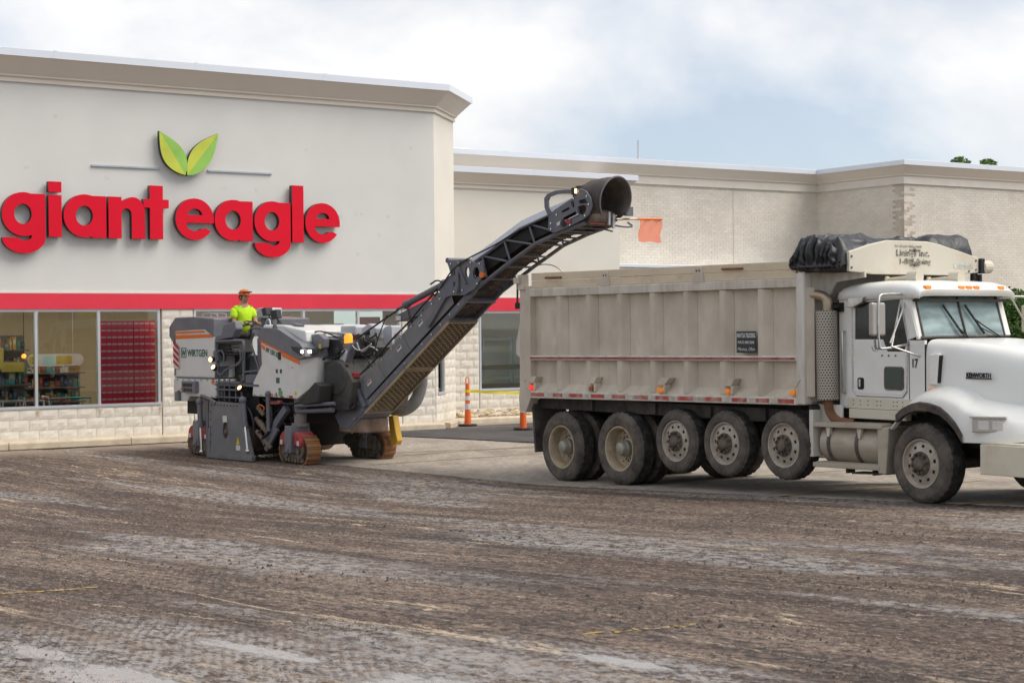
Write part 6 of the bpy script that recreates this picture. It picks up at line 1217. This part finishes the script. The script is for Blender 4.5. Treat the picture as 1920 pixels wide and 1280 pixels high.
# lift mast and cylinder above the conveyor
mb = MB(); mb.prism([(2.02, 2.50), (2.70, 2.60), (2.95, 2.82), (2.80, 2.86), (2.05, 2.62)], 'y', .75, 1.1); mb.prism([(2.28, 2.52), (2.5, 2.52), (2.34, 2.0), (2.18, 2.0)], 'y', .8, 1.05); mb.build('mast_beam', 'mill_steel', MM, bevel=.012); mb = MB(); mb.box(2.04, 2.16, .738, .748, 2.52, 2.60); mb.build('warning_label', 'hazard_white', MM)
mb = MB(); mb.cyl((2.35, .72, 2.80), (3.30, .72, 3.12), .055, 12); mb.sphere((3.30, .72, 3.12), .08, 10, 6); hc = mb.build('hydraulic_cylinder', 'mill_steel', MM, smooth=40); mb = MB(); mb.cyl((2.10, .72, 2.71), (2.36, .72, 2.80), .028, 8); mb.cyl((2.30, .72, 2.78), (2.42, .72, 2.82), .07, 10); mb.build('piston_rod', 'mill_steel', hc, smooth=40)
mb = MB(); mb.tube([(1.05, .66, 2.20), (1.9, .7, 2.60), (2.3, .72, 2.78)], .016, 6); mb.tube([(1.9, .66, 2.62), (1.72, .64, 2.3), (1.60, .62, 2.0)], .010, 6, smooth=1); mb.tube([(2.5, .64, 2.62), (2.6, .62, 2.5), (2.8, .6, 2.56), (3.1, .60, 2.78)], .014, 6, smooth=2); mb.tube([(3.0, .68, 3.12), (3.2, .66, 3.2), (3.45, .62, 3.1), (3.5, .60, 2.9)], .014, 6, smooth=2); mb.tube([(2.45, .66, 2.72), (2.52, .64, 2.55), (2.66, .6, 2.42)], .02, 6, smooth=1); mb.build('cable', 'hose', MM, smooth=60)
mb = MB(); mb.bar((3.05, CN - .03, 2.42), (3.52, CN - .03, 2.95), .07, .10); mb.build('fold_strut', 'mill_steel', lo, bevel=.01)
# fold joint plates
hp_ = outline('fold_plate', [[(3.56, 3.52), (3.66, 3.50), (3.90, 3.50), (4.10, 3.50), (4.24, 3.44), (4.42, 3.48), (4.45, 3.30), (4.36, 3.16), (4.22, 3.02), (3.98, 2.92), (3.66, 2.92), (3.42, 2.86), (3.36, 3.05), (3.56, 3.22), (3.68, 3.26), (3.58, 3.46)], arc(4.27, 3.27, .075, 0, 360, 16, .10)[:-1], arc(4.06, 3.29, .05, 0, 360, 14, .09)[:-1], [(3.76, 3.36), (3.80, 3.22), (3.73, 3.22)], [(3.73, 3.14), (3.81, 3.14), (3.80, 3.04), (3.72, 3.04)]], .04, ['mill_steel'], MM, (0, CN - .05, 0)); dup(hp_, MM, (0, CF - CN + .08, 0))
mb = MB(); mb.box(3.80, 3.88, CN - .10, CN - .04, 2.95, 3.49); mb.tube([(3.56, CN - .05, 3.50), (3.56, CF, 3.50)], .045, 10); mb.tube([(3.64, CN - .06, 3.44), (3.70, CN - .06, 3.25)], .03, 8); mb.cyl((3.86, CN - .12, 3.44), (3.86, CF, 3.44), .03, 10); mb.cyl((3.84, CN - .12, 3.0), (3.84, CF, 3.0), .035, 10); mb.bar((3.85, CN - .09, 3.4), (4.05, CN - .09, 3.1), .03, .03); mb.build('fold_link', 'mill_steel', MM, smooth=40)
mb = MB(); mb.cyl((4.40, CN - .08, 3.24), (4.40, CN - .03, 3.24), .05, 10); mb.build('reflector', 'mill_orange', MM)
# upper conveyor
bot = [(4.12, 2.98), (4.85, 3.36), (5.54, 3.69), (6.07, 3.845), (6.60, 3.965)]
top = [(4.06, 3.44), (4.60, 3.68), (5.20, 3.97), (5.85, 4.15), (6.30, 4.26)]
mb = MB()
for y in (CN, CF):
    mb.tube([(a, y, b) for a, b in bot], .032, 8); mb.tube([(a, y, b - .03) for a, b in top], .026, 8)
    for a, b in (((4.35, 3.53), (4.44, 3.20)), ((4.85, 3.78), (4.98, 3.46)), ((5.42, 3.98), (5.53, 3.71)), ((4.38, 3.54), (4.93, 3.44)), ((4.89, 3.78), (5.48, 3.69)), ((5.46, 4.0), (6.0, 3.86))): mb.tube([(a[0], y, a[1]), (b[0], y, b[1])], .019, 8)
for a, b in bot[1:]: mb.tube([(a, CN, b), (a, CF, b)], .02, 6)
for q in (4.5, 5.2, 5.75, 5.9, 6.2, 6.4):
    i = max(k for k in range(4) if bot[k][0] <= q); f_ = (q - bot[i][0]) / (bot[i + 1][0] - bot[i][0]); z = bot[i][1] + f_ * (bot[i + 1][1] - bot[i][1]); mb.tube([(q, CN, z - .01), (q, CF, z - .01)], .016, 6)
up = mb.build('upper_conveyor', 'mill_steel', MM, smooth=50)
mb = MB(); mb.grid([[(a, CN + .06, b + .07), (a, .93, b + .045), (a, CF - .06, b + .07)] for a, b in bot]); mb.grid([[(a, CN + .06, b + .20), (a, .93, b + .17), (a, CF - .06, b + .20)] for a, b in bot]); mb.build('belt', 'belt', up, recalc=False)
for k in range(22):                                 # chevron cleats
    q = 4.15 + 2.3 * k / 21; i = max(j for j in range(4) if bot[j][0] <= q); f_ = (q - bot[i][0]) / (bot[i + 1][0] - bot[i][0]); z = bot[i][1] + f_ * (bot[i + 1][1] - bot[i][1]) + .05; sl_ = math.atan2(bot[i + 1][1] - bot[i][1], bot[i + 1][0] - bot[i][0])
    mb = MB()
    for sg in (-1, 1): mb.bar((q, .93, z - .004), (q - .15, .93 + sg * .25, z - .15 * math.tan(sl_) + .018), .03, .03)
    mb.build('cleat', 'belt', up)
for k in range(16):
    t = -.1 + 3.3 * k / 15; mb = MB(); p = cv(t, .055); p2 = cv(t - .17, .055)
    for sg in (-1, 1): mb.bar((p[0], .93, p[1]), (p2[0], .93 + sg * .25, p2[1]), .03, .03)
    mb.build('cleat', 'belt', lo)
mb = MB(); mb.grid([[(a + .02, CN + .0, b + .0), (a - .06, CN + .10, b + .11), (a - .08, .93, b + .13), (a - .06, CF - .10, b + .11), (a + .02, CF, b)] for a, b in top]); mb.build('belt_hood', 'mill_light', up, recalc=True, smooth=30)
mb = MB(); mb.grid([[(a, CN + .03, b - .01), (a + .08, CN + .05, b - .25)] for a, b in top]); mb.grid([[(a, CF - .03, b - .01), (a + .08, CF - .05, b - .25)] for a, b in top]); mb.build('side_skirt', 'black', up, recalc=False)
# head of the conveyor
Z3 = lambda X, Y: (4.20 + (X - 320) * .00272 - max(0, X - 1000) * .00014, 3.12 + (960 - Y) * .00178)
hpl = outline('head_plate', [[Z3(*p) for p in [(940, 530), (945, 400), (1000, 350), (1140, 265), (1145, 195), (1200, 190), (1245, 215), (1280, 275), (1292, 345), (1270, 410), (1220, 455), (1080, 520), (985, 555)]][::-1], [Z3(*p) for p in [(1050, 370), (1110, 340), (1115, 360), (1052, 390)]], [Z3(*p) for p in [(1128, 295), (1150, 290), (1155, 345), (1132, 345)]], [Z3(*p) for p in [(1060, 430), (1165, 380), (1168, 415), (1065, 470)]], [Z3(*p) for p in [(1180, 345), (1225, 330), (1250, 345), (1245, 390), (1215, 420), (1185, 400)]], [Z3(*p) for p in [(1190, 290), (1240, 280), (1262, 320), (1190, 320)]]], .03, ['mill_steel'], MM, (0, CN - .05, 0))
dup(hpl, MM, (0, CF - CN + .10, 0))
mb = MB(); mb.cyl((6.22, CN - .09, 3.98), (6.22, CN - .03, 3.98), .055, 14); mb.cyl((6.22, CN - .10, 3.98), (6.22, CN - .085, 3.98), .03, 10); mb.build('drum_bearing', 'sticker_black', hpl); mb = MB(); mb.box(6.28, 6.38, CN - .085, CN - .04, 3.97, 4.04); mb.build('tensioner', 'mill_red', hpl); mb = MB(); mb.cyl((6.22, CN - .07, 4.0), (6.55, CN - .07, 4.10), .014, 8); mb.build('tension_rod', 'cyl_rod', hpl); mb = MB(); mb.prism([Z3(1010, 470), Z3(1050, 450), Z3(1055, 480), Z3(1012, 498)], 'y', CN - .071, CN - .0665); mb.build('label_plate', 'hazard_white', hpl)
mb = MB(); g0 = [Z3(*p) for p in [(940, 400), (915, 330), (912, 250), (935, 215), (1000, 190), (1080, 190), (1145, 195)]]; g1 = [Z3(*p) for p in [(975, 380), (945, 320), (942, 270), (955, 240), (1010, 222), (1080, 222), (1145, 225)]]
rows = [[(a[0], CN - .07, a[1]), (b[0], CN - .07, b[1])] for a, b in zip(g0, g1)]; mb.grid(rows); gl = mb.build('head_guard', 'mill_steel', hpl, recalc=False); sm_ = gl.modifiers.new('t', 'SOLIDIFY'); sm_.thickness = .03
mb = MB(); mb.cyl((6.55, CN + .03, 4.06), (6.55, CF - .03, 4.06), .13, 18); mb.build('head_drum', 'belt', MM, smooth=40)
mb = MB(); n_ = 26; rows = []
for xx, rr_, zc in ((6.30, .30, 4.30), (6.45, .335, 4.315), (6.75, .352, 4.32), (6.92, .352, 4.315)):
    rows.append([(xx + .06 * math.sin(R(-38 + 256 * i / n_)), .95 - rr_ * 1.0 * math.cos(R(-38 + 256 * i / n_)), zc + rr_ * math.sin(R(-38 + 256 * i / n_))) for i in range(n_ + 1)])
mb.grid(rows); dh = mb.build('discharge_hood', 'tank_brown', MM, recalc=True, smooth=60); s_ = dh.modifiers.new('t', 'SOLIDIFY'); s_.thickness = .02; dh.data.materials.clear(); pm('hood_rubber', (.075, .065, .058), .7, var=.2, vs=4, dirt=(.15, .11, .08), damt=.6, ds=4); dh.data.materials.append(MATS['hood_rubber'])
mb = MB(); mb.prism([(6.35, 4.02), (6.45, 4.02), (6.45, 4.55), (6.35, 4.55)], 'y', CN + .08, CF - .08); mb.build('back_flap', 'belt', dh)
mb = MB(); mb.tube([rows[-1][i] for i in range(n_ + 1)], .014, 6); mb.build('hood_rim', 'mill_steel', dh, smooth=60)
mb = MB(); mb.box(6.58, 6.64, CN + .08, CF - .06, 3.955, 4.0); mb.build('scraper', 'mill_red', MM, bevel=.01); mb = MB(); mb.box(6.66, 6.69, 1.15, 1.20, 3.9, 4.12); mb.box(6.66, 6.69, 1.05, 1.09, 3.95, 4.15); mb.build('scraper_stay', 'mill_light', MM)
mb = MB(); mb.box(6.42, 6.49, CN - .11, CN - .06, 4.40, 4.51); wl = mb.build('warning_lamp', 'sticker_black', MM, bevel=.01); mb = MB(); mb.box(6.491, 6.50, CN - .105, CN - .065, 4.42, 4.49); mb.build('lamp_lens', 'lamp_warm', wl)
mb = MB(); mb.box(6.72, 6.80, 1.36, 1.50, 4.10, 4.24); mb.tube([(6.66, 1.2, 3.95), (6.78, 1.35, 3.92), (6.85, 1.45, 3.93), (6.75, 1.42, 4.0)], .016, 6, smooth=1); mb.build('camera_mount', 'mill_steel', MM)
mb = MB(); mb.tube([(6.5, CN + .5, 3.90), (6.62, CN + .62, 3.86), (6.5, CF + .05, 3.87)], .014, 6, smooth=1); mb.build('step_loop', 'mill_steel', MM)
# flag on a rod
mb = MB(); mb.tube([(6.72, 1.18, 4.04), (6.75, 1.6, 4.06), (6.75, 2.24, 4.08)], .018, 6); fr_ = mb.build('flag_rod', 'pipe_heat', MM, smooth=50)
rows = [[(6.75 + .02 * math.sin(i * 1.3 + j * .7), 1.69 + .54 * i / 10 + .01 * math.sin(j), 4.07 - .36 * j / 8 - .01 * math.sin(i)) for i in range(11)] for j in range(9)]
mb = MB(); mb.grid(rows); mb.build('flag', 'flag_orange', fr_, recalc=False, smooth=60); mb = MB(); mb.tube([(6.75, 1.66, 4.062), (6.75, 2.24, 4.08)], .022, 6); mb.build('flag_sleeve', 'mill_orange', fr_)
mb = MB(); mb.tube([(4.75, CF + .02, 3.36), (5.0, CF + .12, 3.42), (5.22, CF + .2, 3.36), (5.36, CF + .24, 3.2), (5.42, CF + .26, 2.9)], .010, 6, smooth=2); mb.build('control_cable', 'pipe_heat', MM, smooth=60)
# dust hose and yellow chute on the far side
mb = MB(); mb.tube([(1.12, 2.15, 1.50), (1.06, 2.18, 1.30), (.98, 2.12, 1.02), (.80, 2.0, .88), (.60, 1.92, .88), (.48, 1.86, 1.0)], .115, 14, smooth=2); mb.build('dust_hose', 'hose_grey', MM, smooth=60)
mb = MB(); mb.prism([(.66, .78), (.80, .80), (.86, .55), (.92, .34), (.86, .26), (.72, .28), (.70, .5)], 'y', 1.72, 1.86); mb.build('yellow_chute', 'yellow_steel', MM, bevel=.02)

# bolts, straps, hoses along the conveyor and the hood
bolt = None
def bolts(pts, y, r=.012):
    global bolt
    for a, b in pts:
        if bolt is None: mb = MB(); mb.cyl((0, -.008, 0), (0, .004, 0), .013, 6); bolt = mb.build('bolt_head', 'cyl_rod', MM, loc=(a, y, b)); continue
        dup(bolt, MM, (a, y, b))
bolts([cv(-.3 + .28 * i, .065) for i in range(14)], CN - .008); bolts([cv(.3 + .32 * i, .46) for i in range(8)], CN - .02); bolts([(4.15 + .0, 3.45), (4.36, 3.42), (4.3, 3.1), (3.75, 2.98), (3.95, 3.0), (3.68, 3.44)], CN - .078)
bolts([(-3.55 + .2 * i, 1.43) for i in range(6)], -.002); bolts([(-1.05 + .2 * i, 1.20) for i in range(6)], -.008); bolts([Z3(*p) for p in [(965, 470), (965, 520), (1010, 400), (1150, 270), (1190, 215), (1255, 260), (1270, 330), (1240, 425), (1120, 495)]], CN - .07)
mb = MB(); mb.tube([(cv(t, .56)[0], CN - .03, cv(t, .56)[1] + .02 * math.sin(t * 6)) for t in (.3, .7, 1.1, 1.5, 1.9, 2.3, 2.7)], .014, 6, smooth=1); mb.tube([(cv(t, .60)[0], CN + .02, cv(t, .60)[1] + .025 * math.sin(t * 5 + 1)) for t in (.3, .8, 1.3, 1.8, 2.3, 2.75)], .012, 6, smooth=1); mb.tube([(cv(2.7, .5)[0], CN - .05, cv(2.7, .5)[1]), (3.5, CN - .09, 3.12), (3.75, CN - .11, 3.35), (4.1, CN - .09, 3.52), (4.6, CN - .03, 3.68), (5.2, CN - .03, 3.92), (5.85, CN - .04, 4.1)], .012, 6, smooth=2); mb.build('conveyor_hose', 'hose', MM, smooth=60)
mb = MB(); mb.tube([(-.92, .1, 1.12), (-.7, -.02, 1.08), (-.4, -.02, 1.10), (-.1, .0, 1.04), (.2, .05, 1.08), (.5, .3, 1.2)], .018, 6, smooth=2); mb.tube([(.3, .4, 1.78), (.55, .42, 1.9), (.75, .45, 1.85), (.95, .5, 2.0)], .018, 6, smooth=2); mb.tube([(.1, .35, 2.30), (.35, .40, 2.36), (.6, .44, 2.30), (.9, .5, 2.18)], .014, 6, smooth=2); mb.tube([(-.55, -.01, 1.0), (-.5, -.02, .75), (-.62, -.02, .5), (-.8, -.02, .42)], .022, 6, smooth=2); mb.tube([(-1.2, -.1, 1.0), (-1.02, -.12, .9), (-.95, -.1, .7), (-.98, -.08, .45)], .02, 6, smooth=2); mb.build('hydraulic_line', 'hose', MM, smooth=60)
mb = MB(); rw = random.Random(41)                # spilt millings lying on ledges
for k in range(260):
    a = rw.random(); t = .2 + 2.4 * a; p = cv(t, .60); crumb(mb, p[0] + .02 * rw.random(), CN + .1 + .45 * rw.random(), p[1] - .005, .012 + .02 * rw.random(), rw)
mb.build('spilt_millings', 'millings_brown', MM, recalc=False, kind='stuff')
# ------------------------------------------------------------------ the operator
pm('skin', (.42, .22, .15), .55, var=.06); pm('shirt', (.50, .80, .02), .85, var=.10, vs=7, bump=.9, bs=9); pm('trousers', (.035, .045, .042), .85, var=.2); pm('cap_orange', (.62, .15, .03), .7, var=.1); pm('hair', (.08, .045, .025), .8); pm('boot', (.06, .045, .03), .7)
OP = thing('person', 'operator in neon yellow shirt and orange cap standing on the machine', 'person', mw(-2.26, .62, 1.385), MRZ)
def skin(name, pts, edges, mat, parent, lv=2, root=0):
    me = bpy.data.meshes.new(name); me.from_pydata([p[:3] for p in pts], edges, []); o = bpy.data.objects.new(name, me); COL.objects.link(o); o.parent = parent
    md = o.modifiers.new('skin', 'SKIN'); md.use_smooth_shade = True
    if not me.skin_vertices: me.attributes  # layer comes with the modifier
    for i, p in enumerate(pts):
        s = me.skin_vertices[0].data[i]; r = p[3] if isinstance(p[3], tuple) else (p[3], p[3]); s.radius = r; s.use_root = (i == root)
    ss = o.modifiers.new('sub', 'SUBSURF'); ss.levels = lv; ss.render_levels = lv; me.materials.append(MATS[mat]); return o
# pelvis 0, waist, chest, neck, head ...
B = [(0, 0, .92, (.13, .11)), (.02, 0, 1.10, (.13, .11)), (.03, 0, 1.30, (.15, .12)), (.03, 0, 1.42, (.10, .08)), (.045, 0, 1.50, .052), (.065, 0, 1.56, (.070, .075)), (.07, 0, 1.63, (.078, .09)), (.065, 0, 1.69, (.06, .07)),
     (0, -.17, 1.39, .062), (.03, -.23, 1.13, .048), (.20, -.19, 1.07, .040), (.30, -.14, 1.10, .032),
     (.02, .17, 1.39, .062), (.10, .22, 1.15, .048), (.30, .12, 1.10, .040), (.40, .06, 1.12, .032),
     (0, -.10, .86, .095), (.02, -.11, .48, .068), (0, -.11, .10, .05), (.10, -.12, .04, .04), (-.02, .10, .86, .095), (0, .12, .48, .068), (-.02, .12, .10, .05), (.08, .13, .04, .04),
     (.155, 0, 1.595, .018), (.37, -.11, 1.11, .035), (.46, .02, 1.12, .035)]
E_ = [(0, 1), (1, 2), (2, 3), (3, 4), (4, 5), (5, 6), (6, 7), (3, 8), (8, 9), (9, 10), (10, 11), (3, 12), (12, 13), (13, 14), (14, 15), (0, 16), (16, 17), (17, 18), (18, 19), (0, 20), (20, 21), (21, 22), (22, 23), (6, 24), (11, 25), (15, 26)]
bd_ = skin('body', B, E_, 'skin', OP)
S = [(0.0, 0, .90, (.165, .145)), (.02, 0, 1.10, (.17, .145)), (.03, 0, 1.30, (.18, .15)), (.03, 0, 1.415, (.125, .10)), (.0, -.175, 1.385, .092), (.02, -.225, 1.20, .080), (.02, .175, 1.385, .092), (.07, .22, 1.21, .080), (.04, 0, 1.455, (.075, .065))]
skin('shirt', S, [(0, 1), (1, 2), (2, 3), (3, 4), (4, 5), (3, 6), (6, 7), (3, 8)], 'shirt', OP)
T2 = [(0, 0, .93, (.145, .13)), (0, -.10, .84, .118), (.02, -.11, .48, .088), (0, -.11, .10, .075), (-.02, .10, .84, .118), (0, .12, .48, .088), (-.02, .12, .10, .075)]
skin('trousers', T2, [(0, 1), (1, 2), (2, 3), (0, 4), (4, 5), (5, 6)], 'trousers', OP)
for x, y in ((0, -.115), (-.02, .125)): mb = MB(); mb.prism([(x - .09, 0), (x + .20, 0), (x + .20, .05), (x + .08, .10), (x + .06, .16), (x - .08, .16)], 'y', y - .05, y + .05); mb.build('boot', 'boot', OP, bevel=.02)
# fingers closing on the wheel rim
mb = MB()
for hx, hy, hz in ((.37, -.11, 1.11), (.46, .02, 1.12)):
    for k in range(4): a = -.028 + .019 * k; ln = (.055, .065, .06, .045)[k]; mb.tube([(hx + .01, hy + a, hz + .012), (hx + ln * .7, hy + a, hz + .016), (hx + ln, hy + a, hz - .012), (hx + ln * .75, hy + a, hz - .03)], [.010, .0095, .009, .008], 6)
    mb.tube([(hx - .01, hy + .035, hz), (hx + .025, hy + .05, hz - .012), (hx + .045, hy + .04, hz - .025)], [.012, .011, .009], 6)
mb.build('fingers', 'skin', OP, smooth=60)
mb = MB(); mb.lathe([(.103, 0), (.105, .03), (.095, .075), (.06, .105), (0, .115)], 18, (.062, 0, 1.655), 'z'); cp = mb.build('cap', 'cap_orange', OP, smooth=50)
mb = MB(); mb.prism([(.10, -.085), (.19, -.07), (.235, 0), (.19, .07), (.10, .085)], 'z', 1.652, 1.662); mb.build('cap_brim', 'cap_orange', cp, bevel=.004)
mb = MB(); mb.sphere((.02, 0, 1.62), .093, 12, 8, (.95, .95, .85)); mb.build('hair', 'hair', OP, smooth=60)
mb = MB()
for y in (-.086, .086): mb.sphere((.055, y, 1.605), .022, 8, 6, (.8, .4, 1.2))
mb.build('ears', 'skin', OP, smooth=60)
mb = MB()
for y in (-.035, .035): mb.sphere((.150, y, 1.622), .011, 8, 6)
mb.build('eyes', 'hair', OP, smooth=60); mb = MB(); mb.box(.145, .155, -.03, .03, 1.553, 1.560); mb.build('mouth', 'mill_red', OP)
mb = MB(); mb.box(.13, .185, -.09, .09, 1.700, 1.725); mb.tube([(.18, -.08, 1.712), (.06, -.108, 1.705), (-.03, -.08, 1.70)], .006, 6); mb.build('sunglasses', 'sticker_black', cp, bevel=.006)
# ------------------------------------------------------------------ orange posts and tape
pm('post_orange', (.78, .13, .02), .5, var=.08, vs=4, dirt=(.45, .2, .1), damt=.35, ds=5); pm('post_white', (.62, .63, .63), .35); pm('tape_yellow', (.72, .60, .03), .5); pm('post_base', (.03, .03, .03), .85)
def post(loc, lab, yaw=0):
    t = thing('delineator_post', lab, 'traffic post', loc, yaw, 'orange traffic posts along the lane')
    mb = MB(); mb.prism(arc(0, 0, .23, 0, 360, 8)[:-1], 'z', 0, .045); mb.build('base', 'post_base', t, bevel=.012)
    mb = MB(); mb.lathe([(.0, .046), (.085, .046), (.078, .20), (.062, .55), (.052, .98), (.045, 1.02), (0, 1.03)], 20, axis='z'); mb.build('shaft', 'post_orange', t, smooth=40)
    for a, b in ((.40, .54), (.62, .72)):
        r0 = lambda z: .0855 - (z - .046) * .0405 + .003; mb = MB(); mb.lathe([(r0(a), a), (r0(b), b)], 20, axis='z'); mb.build('reflective_band', 'post_white', t, smooth=40)
    mb = MB(); mb.tube([(-.035, 0, 1.0), (-.04, 0, 1.12), (-.02, 0, 1.17), (.02, 0, 1.17), (.04, 0, 1.12), (.035, 0, 1.0)], .013, 8, smooth=1); mb.build('handle', 'post_orange', t, smooth=60)
    return t
p1 = post((-1.08, 39.71, .022), 'orange traffic post with yellow tape tied round it, left of the truck'); p2 = post((.24, 38.10, .022), 'orange traffic post half hidden behind the rear of the truck', .6)
mb = MB(); mb.lathe([(.066, .80), (.064, .87)], 16, axis='z'); k_ = mb.build('caution_tape', 'tape_yellow', smooth=40, loc=(-1.08, 39.71, .022)); tag(k_, 'yellow caution tape strung from the left orange post to the truck', 'tape')
rows = []
for i in range(21):
    q = i / 20; x = .06 + 3.6 * q; y = .25 * q + 1.2 * q; z = .835 + .16 * q - .14 * math.sin(math.pi * q) + .01 * math.sin(i * 1.9); tw = .2 * math.sin(i * .9)
    rows.append([(x, y + .03 * math.sin(tw), z - .033), (x, y - .03 * math.sin(tw), z + .033)])
mb = MB(); mb.grid(rows); mb.build('tape_run', 'tape_yellow', k_, recalc=False)
# ------------------------------------------------------------------ planting
def leaf_mat(name, c1, c2):
    m = pm(name, c1, .55, var=.35, vs=1.3, dirt=c2, damt=.8, ds=1.6); return m
leaf_mat('leaves', (.07, .14, .03), (.12, .21, .045)); leaf_mat('leaves_light', (.13, .23, .045), (.19, .30, .07)); pm('bark', (.13, .10, .075), .9, var=.3, vs=6)
def foliage(mb, blobs, n, size, rnd):
    for k in range(n):
        c, r = rnd.choice(blobs); v = Vector((rnd.gauss(0, 1), rnd.gauss(0, 1), rnd.gauss(0, 1))).normalized(); d = r * (.45 + .62 * rnd.random() ** .5)
        p = Vector(c) + Vector((v.x * d, v.y * d, v.z * d * .9)); s = size * (.6 + .8 * rnd.random())
        u = Vector((rnd.gauss(0, 1), rnd.gauss(0, 1), rnd.gauss(0, .6))).normalized(); w = u.cross(Vector((rnd.gauss(0, 1), rnd.gauss(0, 1), rnd.gauss(0, 1)))).normalized()
        mb.mi = 1 if rnd.random() < .35 else 0; nn = u.cross(w) * s * .25
        mb.add([p - u * s, p + w * s * .5 + nn, p + u * s, p - w * s * .5 + nn], [(0, 1, 2), (0, 2, 3)])
def tree(name, loc, H, blobs, n, size, lab, cat, seed, trunk=.2, stems=1):
    t = thing(name, lab, cat, loc); rnd = random.Random(seed); mb = MB()
    for s in range(stems):
        a = rnd.random() * 6.3; dx = .25 * math.cos(a) * (stems > 1); dy = .25 * math.sin(a) * (stems > 1)
        mb.tube([(0, 0, 0), (dx * .5, dy * .5, H * .3), (dx, dy, H * .62)], [trunk, trunk * .75, trunk * .4], 8)
    for c, r in blobs[:10]: mb.tube([(0, 0, H * .35), (c[0] * .5, c[1] * .5, (H * .4 + c[2]) / 2), (c[0], c[1], c[2])], [trunk * .4, trunk * .25, trunk * .08], 6)
    mb.build('trunk', 'bark', t, smooth=60); mb = MB(); foliage(mb, blobs, n, size, rnd); mb.build('crown', ['leaves', 'leaves_light'], t, recalc=False)
rq = random.Random(17)
bl = [((rq.uniform(-1.3, 1.7), rq.uniform(-.8, .8), rq.uniform(.6, 2.85)), rq.uniform(.40, .65)) for _ in range(30)]
tree('leafy_shrub', (12.45, 41.0, 0), 2.6, bl, 30000, .055, 'bright green leafy shrub beyond the truck cab', 'shrub', 4, .06, 4)
bl = [((rq.uniform(-1.6, 1.6), rq.uniform(-1.5, 1.5), rq.uniform(5.5, 8.5)), rq.uniform(.5, .8)) for _ in range(20)] + [((-.9, 0, 9.42), .40), ((.35, 0, 9.36), .34)] 
tree('street_tree', (21.0, 74.0, 0), 8.0, bl, 6000, .13, 'top of a green tree showing above the right hand roof', 'tree', 6, .2)
print('blocks', NB[0], 'objects', len(bpy.data.objects))
